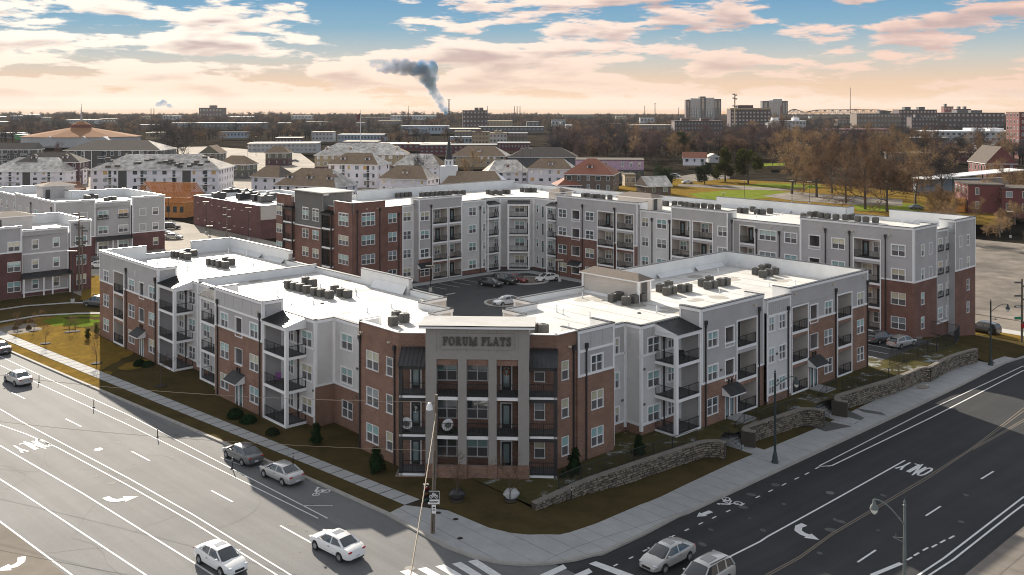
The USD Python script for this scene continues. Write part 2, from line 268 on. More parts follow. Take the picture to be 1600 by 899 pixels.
# ================================================================ the setting: ground, streets, pavements, lawns
def ribbon(pts, w, off=0.0):                           # a strip of width w along a polyline, as a polygon
    return LineString([tuple(p) for p in pts]).buffer(w / 2, cap_style=2, join_style=2)
def pline(pix): return [ats(*p) for p in pix]
WALL_LINE = [(-.4, -7.3), (6.3, -6.9), (12.7, -7.3), (17.8, -7.7), (21.1, -8.0), (22.4, -8.6), (25.2, -7.6), (25.8, -8.4), (31, -8.8), (36.9, -9.2), (37.6, -9.6), (41, -9.0), (43.7, -9.5), (54.8, -10.6), (61.6, -10.7), (67.4, -10.9), (71.4, -11.0), (76, -10.8)]
def setting():
    # base terrain, reaching the horizon
    g = np.concatenate([-np.geomspace(9000, 260, 22), np.arange(-240, 241, 5.0), np.geomspace(260, 9000, 22)])
    gy = np.concatenate([[-400, -200], np.arange(-60, 400, 5.0), np.geomspace(405, 14000, 34)])
    X, Y = np.meshgrid(g, gy, indexing='ij'); P = np.stack([X.ravel(), Y.ravel()], 1)
    U = (P - O2) @ EU; V = (P - O2) @ EV
    up = -2.9 * np.clip((U - 77) / 20, 0, 1); w = np.clip((1 - V) / 3, 0, 1)
    far = np.clip((V - 60) / 120, 0, 1) * np.clip((330 - P[:, 1]) / 60, 0, 1)
    Z = (up * (1 - w) + zs(U) * w) - 0.3 - .0075 * np.clip(P[:, 1] - 2800, 0, None)   # the land falls away to the river beyond the town
    n, m = len(g), len(gy); i, j = np.meshgrid(np.arange(n - 1), np.arange(m - 1), indexing='ij'); a = (i * m + j).ravel()
    put('', 'ground', (np.column_stack([P, Z]), np.vstack([np.stack([a, a + m, a + m + 1], 1), np.stack([a, a + m + 1, a + 1], 1)])), 'ground_far', kind='structure')
    zf = lambda p: float(zs(to_uv(p)[0]))
    def sheet(name, pg, dz, mat, kind='structure', zfun=zf, label=None):
        # split where the street's slope changes so that flush sheets stay parallel
        out = []
        for a, b in BREAKS:
            q = Polygon([uv(a, -400), uv(b, -400), uv(b, 400), uv(a, 400)]); c = pg.intersection(q)
            if not c.is_empty: out.append(c)
        mb = MB()
        for c in out: mb.poly(c, dz, zfun)
        return put('', name, mb, mat, kind=kind, label=label)
    def draped(name, pg, zfun, mat, cell=2.0, kind='stuff'):   # a sheet over uneven ground, cut into cells
        x0, y0, x1, y1 = pg.bounds; mb = MB(); pg = shapely.prepared.prep(pg) and pg
        for i in range(int((x1 - x0) / cell) + 1):
            col = pg.intersection(sbox(x0 + i * cell, y0, x0 + (i + 1) * cell, y1))
            if col.is_empty: continue
            for j in range(int((y1 - y0) / cell) + 1):
                c = col.intersection(sbox(x0 + i * cell, y0 + j * cell, x0 + (i + 1) * cell, y0 + (j + 1) * cell))
                if not c.is_empty: mb.poly(c, 0, zfun)
        return put('', name, mb, mat, kind=kind) if not name.startswith('/') else put(*name.rsplit('|', 1), mb, mat)
    # kerb line, from far left round the corner to far right
    kl = [uv(-27.0, 170), ats(11.9, 548), ats(112, 591.6), ats(300, 671.5), ats(500, 756.5), ats(607, 804.4), ats(655, 832), ats(700, 856), ats(740, 871), ats(780, 880), ats(820, 883), ats(860, 881), ats(900, 875), ats(940, 866), ats(1000, 838), ats(1060, 806.6), ats(1230, 729), ats(1400, 650), ats(1500, 603), ats(1595, 560), ats(1660, 531)]
    kerb = [tuple(p) for p in kl]
    inner_l = [uv(-25.0, 170), ats(0, 518), ats(250, 619), ats(500, 720.6), ats(700, 800), ats(764, 827), ats(800, 835.5), ats(826, 838), ats(874, 838), ats(891, 834), ats(930, 821), ats(1000, 791), ats(1070, 760), ats(1142.5, 726), ats(1283, 668), ats(1352, 634), ats(1400, 611), ats(1480, 578), ats(1545, 549), ats(1600, 527)]
    inner = [tuple(p) for p in inner_l]
    out_l = [ats(632.5, 791.5), ats(500, 736), ats(250, 633), ats(0, 529.4), uv(-26.4, 170)]
    # streets: everything on the street side of the kerb
    side = Polygon(kerb + [tuple(uv(86, -70)), tuple(uv(60, -120)), tuple(uv(-120, -90)), tuple(uv(-130, 170))])
    newreg = Polygon([tuple(ats(860, 878)), tuple(ats(905, 899)), tuple(ats(960, 960)), tuple(uv(30, -75)), tuple(uv(120, -75)), tuple(uv(120, -9)), tuple(ats(1000, 830)), tuple(ats(900, 874))])
    sheet('left_street', side.difference(newreg), -0.02, 'asphalt_old'); sheet('right_street', side.intersection(newreg), -0.02, 'asphalt_new')
    brown = Polygon([tuple(ats(-120, 738)), tuple(ats(0, 815)), tuple(ats(104, 899)), tuple(ats(200, 975)), tuple(ats(-300, 975)), tuple(ats(-300, 738))])
    sheet('turn_lane', brown, -0.010, 'asphalt_brown')
    # kerb stones: a raised strip along the kerb line
    kg = ribbon(kl, 0.32); mb = MB()
    for a, b in BREAKS:
        q = Polygon([uv(a, -400), uv(b, -400), uv(b, 400), uv(a, 400)]); c = kg.intersection(q)
        for gpoly in getattr(c, 'geoms', [c]):
            if gpoly.is_empty: continue
            v, f = trimesh.creation.triangulate_polygon(gpoly, engine='earcut'); v = np.asarray(v)
            mb.add(np.column_stack([v, [zf(p) + .125 for p in v]]), f)
            ring = np.array(gpoly.exterior.coords); zt = np.array([zf(p) for p in ring])
            mb.add(np.vstack([np.column_stack([ring, zt + .125]), np.column_stack([ring, zt - .12])]), [[i, i + 1, i + 1 + len(ring), i + len(ring)] for i in range(len(ring) - 1)])
    put('', 'kerb', mb, 'kerb_stone', kind='structure')
    # pavement slabs: one plate per bay between kerb/grass strip and lawn
    par = thing('pavement', None, None, kind='structure')
    # left run, behind the grass strip
    A = LineString([tuple(p) for p in [ats(632.5, 791.5), ats(500, 736), ats(250, 633), ats(0, 529.4), uv(-26.4, 170)]]); 
    B = LineString([tuple(p) for p in [ats(712, 805), ats(500, 720.6), ats(250, 619), ats(0, 518), uv(-25.0, 170)]])
    k = int(A.length / 1.6); bed = Polygon(list(A.coords) + list(B.coords)[::-1])
    for i in range(k):
        a0, a1 = A.interpolate(i / k + .0002, True), A.interpolate((i + 1) / k - .0002, True); dv = EU * 2.6
        q = Polygon([(a0.x - EU[0], a0.y - EU[1]), (a1.x - EU[0], a1.y - EU[1]), (a1.x + dv[0], a1.y + dv[1]), (a0.x + dv[0], a0.y + dv[1])]).intersection(bed)
        if q.is_empty or (q.centroid.x / q.centroid.y) < -.62: continue
        q = q.buffer(-.012, join_style=2)
        mb = MB().poly(q, 0.115 + R.uniform(-.004, .004)); put(par, 'slab', mb, 'concrete')
    strip = Polygon([tuple(p) for p in kl[:6][::-1]] + [tuple(ats(607, 804.4))] + [tuple(p) for p in out_l][:0] + [tuple(p) for p in [uv(-26.4, 170), ats(0, 529.4), ats(250, 633), ats(500, 736), ats(632.5, 791.5)]])
    strip = Polygon([tuple(p) for p in kl[:6]] + [tuple(ats(632.5, 791.5)), tuple(ats(500, 736)), tuple(ats(250, 633)), tuple(ats(0, 529.4)), tuple(uv(-26.4, 170))])
    corner = Polygon([tuple(p) for p in kl[5:]] + [tuple(p) for p in inner_l[::-1]][:-4] + [tuple(ats(632.5, 791.5))]).buffer(0)
    base = MB().poly(bed, 0.085); put(par, 'bed', base, 'soil'); draped(par + '|bed', corner, lambda p: zf(p) + .07, 'soil')
    # corner and right run: slabs cut square to the kerb
    cu0 = -12.0; us = np.arange(-12, 84, 1.75)
    for a, b in zip(us[:-1], us[1:]):
        for v0, v1 in ((-30, -14.4), (-14.4, 3)) if b < 84 else ((-30, 3),):
            q = Polygon([uv(a, v0), uv(b, v0), uv(b, v1), uv(a, v1)]).intersection(corner).buffer(-.012, join_style=2)
            if q.is_empty or q.area < .02: continue
            put(par, 'slab', MB().poly(q, 0.12 + R.uniform(-.003, .003), zf), 'concrete')
    # cast-iron covers and damp tactile plates on the corner
    for px, py in ((685, 804), (712, 814), (719, 844)):
        p = at(px, py); put(par, 'cover_plate', MB().poly(Point(p[0], p[1]).buffer(.22, 2), .135), 'metal_black')
    # verge between kerb and pavement, lawns
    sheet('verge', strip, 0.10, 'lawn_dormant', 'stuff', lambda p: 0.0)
    lawn = Polygon([tuple(p) for p in inner_l[:13]] [:-3] + [tuple(uv(-.4, -7.3)), tuple(uv(-.4, 6)), tuple(uv(2, 20)), tuple(uv(2, 110)), tuple(uv(-25, 110))]).buffer(0)
    zl = lambda p: 0.09 + float(np.clip((-4.5 - to_uv(p)[1]) / 4, 0, 1)) * float(zs(to_uv(p)[0]))
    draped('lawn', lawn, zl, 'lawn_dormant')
    mb = MB()                                          # raised lawn and the strips below the stone walls on the right
    up = Polygon([uv(*p) for p in WALL_LINE] + [uv(77, 2), uv(-.4, 2)]); mb.poly(up, .15)
    put('', 'raised_lawn', mb, 'lawn_frost', kind='stuff')
    low = Polygon([tuple(p) for p in inner_l[9:19]] + [tuple(uv(*p)) for p in WALL_LINE[::-1]]).buffer(0)
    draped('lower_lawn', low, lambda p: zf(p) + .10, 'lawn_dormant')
    # sun-painted lawn at the far left end of the building, with a greener patch
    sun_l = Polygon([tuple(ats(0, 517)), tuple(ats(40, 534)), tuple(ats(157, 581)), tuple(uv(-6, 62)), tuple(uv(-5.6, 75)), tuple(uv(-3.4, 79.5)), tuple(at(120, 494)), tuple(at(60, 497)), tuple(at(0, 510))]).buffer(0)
    sun_l = unary_union([sun_l] + [Point(*uv(-9 + R.uniform(-5, 3), 61 + R.uniform(-9, 4))).buffer(R.uniform(.8, 2.6), 5) for _ in range(26)]).intersection(Polygon([tuple(p) for p in inner_l[:5]] + [tuple(uv(-5.6, 30)), tuple(uv(-5.6, 110)), tuple(uv(-25, 110))]).buffer(0))  # lobed edge breaks up the join of lit and shaded grass colours
    sheet('sunny_lawn', sun_l, .106, 'lawn_dormant_sunlit', 'stuff', lambda p: 0.0)
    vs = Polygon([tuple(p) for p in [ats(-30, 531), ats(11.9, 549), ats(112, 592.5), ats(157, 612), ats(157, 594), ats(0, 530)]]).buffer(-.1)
    sheet('sunny_verge', vs, .106, 'lawn_dormant_sunlit', 'stuff', lambda p: 0.0)  # verge beyond the shadow edge, sunlight painted in as a brighter grass colour
    c = at(116, 506); patch = unary_union([Point(c[0] + R.uniform(-4, 4), c[1] + R.uniform(-2.0, 2.0)).buffer(R.uniform(.7, 1.9), 4) for _ in range(16)] + [Point(*at(x, 495)).buffer(R.uniform(.5, 1.1), 3) for x in (92, 99, 106, 115, 122, 136, 152)])
    put('', 'green_grass', MB().poly(patch, .112), 'lawn_patch', kind='stuff')
    beds = unary_union([Point(*at(x, y)).buffer(1.7, 5) for x, y in ((20, 513), (30, 519), (8, 519), (38, 511), (45, 517))]); put('', 'gravel_bed', MB().poly(beds, .113), 'gravel_lot', kind='stuff')
    # access road at the left, with its pale pavement edge
    ar = Polygon([tuple(at(*p)) for p in ((-200, 528), (-60, 512), (0, 503), (60, 493), (120, 489.5), (160, 489), (330, 486), (330, 473), (160, 475), (110, 475), (40, 480), (0, 486), (-60, 495), (-200, 512))])
    sheet('access_road', ar, .055, 'asphalt_lot', zfun=lambda p: 0.0)
    for pts in ([(-200, 530), (-60, 514), (0, 504.5), (60, 494.5), (120, 491), (160, 490.5)], [(-200, 511), (-60, 494), (0, 485), (40, 479.2), (110, 474.3), (160, 474.2)]):
        put('', 'kerb', MB().poly(ribbon([at(*p) for p in pts], .9), .12), 'concrete_pale', kind='structure')
    put('', 'pale_pavement', MB().poly(Polygon([tuple(at(*p)) for p in ((121, 489.3), (160, 489.3), (160, 473), (124, 473))]), .07), 'concrete_pale', kind='structure')
    # car park behind the left wing, courtyard, parking at the right end
    cp = Polygon([uv(2, 77), uv(19, 77), uv(19, 62), uv(36, 62), uv(36.5, 118), uv(57.6, 118), uv(57.6, 200), uv(20, 200), uv(-40, 190), uv(-12, 82)]).buffer(0)
    put('', 'car_park', MB().poly(cp, .03), 'lot_pale', kind='structure')
    strip2 = Polygon([tuple(at(*p)) for p in ((126, 470), (157, 470), (157, 432), (132, 432))]); put('', 'sunny_lawn', MB().poly(strip2, .12), 'lawn_dormant_sunlit', kind='stuff')  # strip in the grass colour with sunlight painted in
    cy = Polygon([uv(9, 8.9), uv(24, 8), uv(58, 8), uv(62, -5.6), uv(76.2, -5.6), uv(76.2, 77), uv(37, 77.6), uv(37, 62), uv(14, 62), uv(9, 12)]).buffer(0)
    put('', 'courtyard', MB().poly(cy, .165), 'asphalt_lot', kind='structure')
    wk = unary_union([ribbon([uv(39, 74.2), uv(66, 74.2), uv(73.2, 70), uv(73.2, 16)], 1.8)]); put('', 'courtyard_path', MB().prism(wk, .1, .29), 'concrete', kind='structure')
    for i, (x, y) in enumerate(((785, 475), (824, 440))):
        c = at(x, y); put('', 'kerb', MB().prism(Point(*c).buffer(3.0 if i == 0 else 4, 8).difference(Point(*c).buffer(2.6 if i == 0 else 3.6, 8)), .1, .31), 'concrete_pale', kind='structure')
        put('', 'island', MB().poly(Point(*c).buffer(2.6 if i == 0 else 3.6, 8), .27), 'gravel_lot', kind='structure')
    # end lawn falling to the side street, gravel lot and side street beyond the rear building
    el = Polygon([uv(76.2, -9.5), uv(110, -9.5), uv(110, -2), uv(76.2, -2)]); ze = lambda p: -2.9 * float(np.clip((to_uv(p)[0] - 77) / 20, 0, 1))
    def z_end(p):
        u, v = to_uv(p); k = float(np.clip((-8.5 - v) / 4, 0, 1)); return ze(p) * (1 - k) + (float(zs(u)) - .02) * k + .12
    draped('end_lawn', Polygon([uv(76.2, -13.6), uv(101, -13.0), uv(101, -1), uv(76.2, -1)]), z_end, 'lawn_dormant', 1.5)
    wet = unary_union([Polygon([tuple(ats(*p)) for p in q]) for q in (((1228, 667), (1262, 655), (1330, 668), (1290, 676), (1268, 668)), ((1290, 652), (1318, 640), (1350, 655), (1336, 664), (1316, 655)), ((1338, 640), (1376, 646), (1384, 651), (1350, 646)))])
    sheet('wet_patch', wet.buffer(.05), .128, 'wet_concrete', 'stuff')
    put('', 'end_lawn_verge', MB().poly(Polygon([uv(97.5, -11), uv(101.2, -11), uv(101.2, 30), uv(97.5, 30)]), -2.72), 'lawn_dormant_sunlit', kind='stuff')
    put('', 'side_pavement', MB().poly(Polygon([uv(101.2, -14), uv(104, -14), uv(104, 45), uv(101.2, 45)]), -2.73), 'concrete_pale', kind='structure')
    put('', 'side_street', MB().poly(Polygon([uv(104, -60), uv(112, -60), uv(112, 120), uv(104, 120)]), -2.86), 'asphalt_brown', kind='structure')
    put('', 'gravel_lot', MB().poly(Polygon([uv(112.3, -60), uv(205, -60), uv(205, 72), uv(112.3, 72)]), -2.84), 'gravel_lot', kind='structure')
    # park lawns and paths behind the rear building
    z0 = 0.0
    def px_poly(pts, z=0.0): return Polygon([tuple(at(x, y, z)) for x, y in pts]).buffer(0)
    put('', 'park_lawn', MB().poly(px_poly([(930, 300), (1000, 283), (1090, 278), (1300, 288), (1560, 315), (1560, 352), (1380, 345), (1150, 322), (1000, 312)]), -.05), 'lawn_dormant_sunlit', kind='stuff')
    put('', 'park_grass', MB().poly(px_poly([(1075, 303), (1130, 298), (1190, 296.5), (1245, 301), (1235, 307), (1170, 312), (1100, 313)]), .0), 'lawn_green', kind='stuff')
    put('', 'park_grass', MB().poly(px_poly([(1150, 291.5), (1190, 286.5), (1250, 287.5), (1290, 291), (1265, 295.5), (1190, 294)]), .0), 'lawn_green', kind='stuff')
    put('', 'park_grass', MB().poly(px_poly([(1190, 256), (1228, 254.5), (1226, 259), (1192, 260)]), .0), 'lawn_green', kind='stuff')
    put('', 'park_grass', MB().poly(px_poly([(1330, 318), (1440, 318), (1440, 330), (1340, 330)]), .0), 'lawn_green', kind='stuff')
    put('', 'park_path', MB().poly(px_poly([(1190, 306), (1240, 300), (1310, 305), (1410, 312), (1410, 322), (1330, 320), (1240, 314)]), .01), 'gravel_lot', kind='structure')
    put('', 'park_path', MB().poly(px_poly([(1060, 288), (1150, 290), (1250, 296.5), (1250, 298.5), (1140, 296), (1060, 291)]), .01), 'gravel_lot', kind='structure')
    put('', 'park_path', MB().poly(px_poly([(1045, 278), (1085, 272), (1140, 274), (1140, 279), (1090, 284)]), .01), 'gravel_lot', kind='structure')
    # pale building plots and streets among the houses on the left
    put('', 'building_plots', MB().poly(px_poly([(-80, 330), (-80, 262), (0, 250), (230, 231), (330, 229), (470, 240), (500, 262), (640, 290), (560, 306), (430, 300), (330, 296), (290, 312), (160, 306)]), -.04), 'ground_pale', kind='structure')
    # the far pavement of the right-hand street, bottom right
    fk = [ats(1330, 925), ats(1388, 893), ats(1507, 818), ats(1570, 776), ats(1640, 730)]
    far = Polygon([tuple(p) for p in [ats(1440, 960), ats(1507, 901), ats(1600, 824), ats(1680, 760), ats(1800, 800), ats(1600, 990)]])
    sheet('far_pavement', far, .10, 'pavement_brown')
    fp = thing('far_pavement_slabs', None, None, kind='structure')
    for u in np.arange(-40, 90, 1.8):
        for v in np.arange(-70, -20, 1.8):
            q = Polygon([uv(u, v), uv(u + 1.78, v), uv(u + 1.78, v + 1.78), uv(u, v + 1.78)]).intersection(far).buffer(-.01, join_style=2)
            if not q.is_empty and q.area > .05 and q.centroid.x / q.centroid.y < .58: put(fp, 'slab', MB().poly(q, .12 + R.uniform(-.004, .004), zf), 'pavement_brown')
mt('wet_concrete', (.10, .10, .098), .5, var=.15, scale=2.0); mt('pavement_brown', (.23, .205, .18), .9, var=.15, scale=.8, big=.15, spec=.08)
setting()

# ---------------------------------------------------------------- road markings (each sheet 4 mm above the asphalt)
def mark(name, pg, mat='paint_white', dz=-0.005, kind='structure'):
    mb = MB(); zf = lambda p: float(zs(to_uv(p)[0]))
    for a, b in BREAKS:
        q = Polygon([uv(a, -400), uv(b, -400), uv(b, 400), uv(a, 400)]); c = pg.intersection(q)
        if not c.is_empty: mb.poly(c, dz, zf)
    return put('', name, mb, mat, kind=kind)
def line(name, pix, w=.14, mat='paint_white'): return mark(name, ribbon(pline(pix), w), mat)
line('lane_line', [(-40, 538), (63.8, 586.9), (200, 648.1), (512, 810)], .11); line('lane_line', [(-40, 552), (51.9, 595.6), (200, 663.8), (335, 730), (497, 810)], .11)
for a, b in (((-60, 577), (-28, 592)), ((18.1, 613.1), (39, 623.3)), ((102.5, 654.6), (126.9, 666.6)), ((205, 705), (234, 720)), ((330, 766.5), (364, 784.5)), ((438.1, 821.4), (487, 848.5))): line('lane_dash', [a, b], .15)
line('centre_line', [(-30, 622), (35.6, 660), (200, 746.9), (300, 803.3), (460, 902)], .13, 'paint_white'); line('centre_line', [(-30, 655), (0, 664), (40, 678), (90, 699.5), (200, 758.5), (300, 815.5), (438, 902)], .13, 'paint_white')
line('lane_line', [(-60, 662), (0, 696.3), (130, 771.6), (307.7, 882.2), (335, 900)], .14); line('lane_line', [(-60, 713), (0, 748.8), (36, 771.6), (228.6, 899), (260, 920)], .14); line('lane_line', [(-30, 793), (0, 815), (113, 899), (150, 925)], .14)
for a, b in (((345, 715), (383, 729)), ((472, 790), (520, 790.5))): line('bay_line', [a, b], .1)
for k, x in enumerate((624, 652, 680, 706, 731)): mark('crossing_bar', Polygon([tuple(ats(*p)) for p in ((x, 893 - k * 4), (x + 14, 890 - k * 4), (x + 60, 915 - k * 3), (x + 46, 918 - k * 3))]))
for x, y in ((842, 899), (882, 905)): mark('crossing_bar', Polygon([tuple(ats(*p)) for p in ((x, y), (x + 38, y - 17), (x + 44, y - 11), (x + 8, y + 6))]))
mark('stop_bar', Polygon([tuple(ats(*p)) for p in ((920, 881), (931, 877), (992, 899), (1030, 915), (1015, 918))]))
for x, y in ((962, 883), (986, 871.5), (1008, 860), (1051, 838), (1073, 828), (1095, 818), (1116, 808.5), (1138, 798.5), (1160, 788.5), (1184, 776.5), (1204, 767), (1225, 757), (1245, 747.5), (1261, 740), (1277, 731)): line('lane_dash', [(x - 3.2, y + 1.6), (x + 3.2, y - 1.6)], .14)
line('lane_line', [(1280, 728), (1295, 720.5), (1440, 646), (1600, 572)], .13); line('lane_line', [(1283, 729), (1300, 727.5), (1450, 655), (1600, 578.5)], .16); line('lane_line', [(1280, 728.5), (1297, 728.5)], .14)
line('lane_line', [(1130, 875), (1200, 838), (1290, 788.5), (1414, 719.5)], .17)
for d in (0, 1): line('centre_line', [(1195 + d * 3, 899 + d * 2), (1300, 833 + d * 3.2), (1450 + d * 2, 744 + d * 2.5), (1512, 704.5 + d * 2), (1600, 637 + d * 5)], .10, 'paint_yellow'); line('centre_line', [(1520, 701 + d * 2), (1600, 655 + d * 3)], .10, 'paint_yellow')
for a, b in (((1340, 878.5), (1368.5, 859.5)), ((1446.5, 806), (1470, 791)), ((1533, 748.5), (1552.5, 736.5))): line('lane_dash', [a, b], .16)
line('lane_line', [(1430, 902), (1475, 872), (1540, 822), (1600, 776)], .16); line('lane_line', [(1447, 902), (1490, 874), (1580, 803), (1600, 788)], .16)
line('stop_line', [(1362, 899), (1408, 880)], .35)
for x, y in ((1421, 873), (1432, 866), (1446, 858), (1460, 853), (1473, 846), (1487, 839.5)): line('lane_dash', [(x - 4, y + 2.3), (x + 4, y - 2.3)], .16)
# painted letters, arrows and the cycle symbol
GL = {'O': [((0, .2), (0, .8), (.25, 1), (.55, 1), (.8, .8), (.8, .2), (.55, 0), (.25, 0), (0, .2))], 'N': [((0, 0), (0, 1), (.75, 0), (.75, 1))], 'L': [((0, 1), (0, 0), (.65, 0))], 'Y': [((0, 1), (.38, .5), (.76, 1)), ((.38, .5), (.38, 0))]}
def word(text, p0, right, upv, w, h, stroke=.2):
    parts, x = [], 0.0
    for ch in text:
        for pl in GL[ch]: parts.append(LineString([tuple(np.asarray(p0) + right * (x + a * w) + upv * (b * h)) for a, b in pl]).buffer(stroke / 2, cap_style=2, join_style=2))
        x += w * {'O': 1.12, 'N': 1.06, 'L': .92}.get(ch, 1)
    return unary_union(parts)
def frame_from(pix): return [ats(*p) for p in pix]
o = ats(1459, 733); W_ = float((ats(1407, 727.5) - o) @ EV); mark('painted_word', word('ONLY', o, EV, -EU, W_ / 3.9, 2.5, .2))
o = ats(63, 686); dn = -(ats(11.9, 548) - ats(607, 804.4)); dn /= np.linalg.norm(dn); ri = np.array([dn[1], -dn[0]]); W_ = float(abs((ats(16, 697) - o) @ ri)); mark('painted_word', word('ONLY', o, ri if (ats(16, 697) - o) @ ri > 0 else -ri, dn, W_ / 3.9, 2.6, .2))
def arrow_poly(pts, w, head): 
    p = [np.asarray(q, float) for q in pts]; body = LineString([tuple(q) for q in p]).buffer(w / 2, cap_style=2); d = p[-1] - p[-2]; d /= np.linalg.norm(d); n = np.array([-d[1], d[0]])
    return unary_union([body, Polygon([tuple(p[-1] + n * head * .55), tuple(p[-1] - n * head * .55), tuple(p[-1] + d * head)])])
mark('painted_arrow', arrow_poly(frame_from([(165, 777), (172, 781), (182, 782.5), (194, 780)]), .55, 1.1))
mark('painted_arrow', arrow_poly(frame_from([(1257, 819.5), (1248, 823), (1247, 829), (1254, 834), (1262, 837)]), .55, 1.0))
mark('painted_arrow', arrow_poly(frame_from([(34, 870), (33, 878), (24, 884), (16, 886)]), .5, 1.0)); mark('painted_arrow', arrow_poly(frame_from([(1111, 799), (1099, 803.5)]), .45, .8))
def cycle_symbol(c, ax, s):
    ax = ax / np.linalg.norm(ax); up = np.array([-ax[1], ax[0]]); q = lambda a, b: tuple(np.asarray(c) + ax * a * s + up * b * s)
    return unary_union([Point(q(-.5, 0)).buffer(.32 * s, 6).difference(Point(q(-.5, 0)).buffer(.22 * s, 6)), Point(q(.5, 0)).buffer(.32 * s, 6).difference(Point(q(.5, 0)).buffer(.22 * s, 6)), LineString([q(-.5, 0), q(-.1, .5), q(.4, .5), q(.5, 0)]).buffer(.05 * s), LineString([q(-.1, .5), q(.05, 0), q(.4, .5)]).buffer(.05 * s), LineString([q(-.2, .6), q(.2, .95)]).buffer(.09 * s), Point(q(.35, 1.1)).buffer(.13 * s, 4)])
mark('painted_cycle', cycle_symbol(ats(1144, 783), EV, 1.2)); mark('painted_cycle', cycle_symbol(ats(502, 770), EU, 1.0))
cr = MB()                                              # tar-sealed cracks across the old asphalt
for k in range(13):
    p = np.array(at(R.uniform(-20, 520), R.uniform(640, 900))); a = R.choice([A_V + math.pi / 2, A_V + math.pi, .1, .8]) + R.uniform(-.25, .25); pts = [p]
    for _ in range(R.randint(5, 12)): a += R.uniform(-.4, .4); p = p + np.array([math.cos(a), math.sin(a)]) * R.uniform(.5, 1.1); pts.append(p)
    cr.poly(LineString([tuple(q) for q in pts]).buffer(R.uniform(.010, .016), cap_style=2), -.008)
put('', 'asphalt_cracks', cr, 'tar', kind='stuff')
for i, (x, y) in enumerate(((405, 748.5), (268, 664), (1297, 770), (640, 888), (154, 702))):
    p = ats(x, y); mark('manhole_cover', Point(*p).buffer(.36, 6), 'ac_case', -.011)
ol = MB()                                              # drips and patches on the driving lanes
for k in range(60):
    a = R.random(); b = R.choice([(300, 700), (180, 700), (420, 800), (1250, 770), (1400, 800), (1180, 850), (90, 640), (560, 830)]); p = ats(b[0] + R.uniform(-110, 110), b[1] + R.uniform(-60, 60)); q = shapely.affinity.rotate(shapely.affinity.scale(Point(*p).buffer(R.uniform(.12, .38), 4), 1, R.uniform(.4, 1.6)), R.uniform(0, 90)); ol.poly(q, -.0135, lambda t_: float(zs(to_uv(t_)[0])))
put('', 'oil_drips', ol, 'tar', kind='stuff')
# ================================================================ building kit
FLOORS = [0.35, 3.70, 7.05, 10.40]
def wall_cells(fr, s0, s1, z0, z1, holes, mb):
    """Quads of a wall rectangle around its openings, with reveals 0.14 m deep."""
    S = sorted({s0, s1, *[x for h in holes for x in h[:2] if s0 < x < s1]}); Z = sorted({z0, z1, *[x for h in holes for x in h[2:4] if z0 < x < z1]})
    for a, b in zip(S[:-1], S[1:]):
        run = None
        for c, d in zip(Z[:-1], Z[1:]):
            m, n = (a + b) / 2, (c + d) / 2
            if any(h[0] < m < h[1] and h[2] < n < h[3] for h in holes): continue
            mb.quad([(a, 0, c), (b, 0, c), (b, 0, d), (a, 0, d)], fr)
    for h in holes:
        a, b, c, d = max(h[0], s0), min(h[1], s1), max(h[2], z0), min(h[3], z1)
        if b <= a or d <= c: continue
        e = -.14
        mb.quad([(a, 0, c), (a, 0, d), (a, e, d), (a, e, c)], fr); mb.quad([(b, 0, c), (b, e, c), (b, e, d), (b, 0, d)], fr)
        if d == h[3]: mb.quad([(a, 0, d), (b, 0, d), (b, e, d), (a, e, d)], fr)
        if c == h[2]: mb.quad([(a, 0, c), (a, e, c), (b, e, c), (b, 0, c)], fr)
def window(par, fr, s0, s1, z0, z1, n=2, trim=True, transom=False, d0=0.0, sash=True, pane=None, name='window'):
    """White framed sash window: frame mesh with its panes and insect screens below it."""
    mb = MB(); t, pr = (.15, .05) if trim else (.055, .012); a, b = s0, s1
    if trim:
        for q in ((a, a + t, z0, z1), (b - t, b, z0, z1)): mb.box(q[0], q[1], d0 - .14, d0 + pr, q[2], q[3], fr)
        mb.box(a + t, b - t, d0 - .14, d0 + pr, z1 - t, z1, fr); mb.box(a - .02, b + .02, d0 - .14, d0 + pr + .03, z0 - .02, z0 + t * .85, fr)
    else:
        for q in ((a, a + t, z0, z1), (b - t, b, z0, z1)): mb.box(q[0], q[1], d0 - .14, d0 + pr, q[2], q[3], fr)
        mb.box(a + t, b - t, d0 - .14, d0 + pr, z1 - t, z1, fr); mb.box(a - .03, b + .03, d0 - .14, d0 + .05, z0 - .02, z0 + t, fr)
    a, b, c, d = s0 + t, s1 - t, z0 + t * .85, z1 - t
    if transom: mb.box(a, b, d0 - .12, d0 - .0, d - .62, d - .54, fr); tz = d; d -= .62
    w = (b - a) / n; mid = (c + d) / 2
    for i in range(1, n): mb.box(a + i * w - .045, a + i * w + .045, d0 - .12, d0 - .01, c, d + (.54 if transom else 0), fr)
    if sash: mb.box(a, b, d0 - .12, d0 - .03, mid - .035, mid + .035, fr)
    p = put(par, name, mb, 'trim_white')
    up, lo = MB(), MB(); pm = pane or R.choice(PANES)
    for i in range(n):
        e, f = a + i * w, a + (i + 1) * w
        up.quad([(e, d0 - .09, mid if sash else c), (f, d0 - .09, mid if sash else c), (f, d0 - .09, d), (e, d0 - .09, d)], fr)
        if sash: lo.quad([(e, d0 - .10, c), (f, d0 - .10, c), (f, d0 - .10, mid), (e, d0 - .10, mid)], fr)
        if transom: lo.quad([(e, d0 - .10, d + .08), (f, d0 - .10, d + .08), (f, d0 - .10, tz), (e, d0 - .10, tz)], fr)
    put(p, 'pane', up, pm)
    if sash: put(p, 'lower_pane', lo, 'insect_screen')
    return p
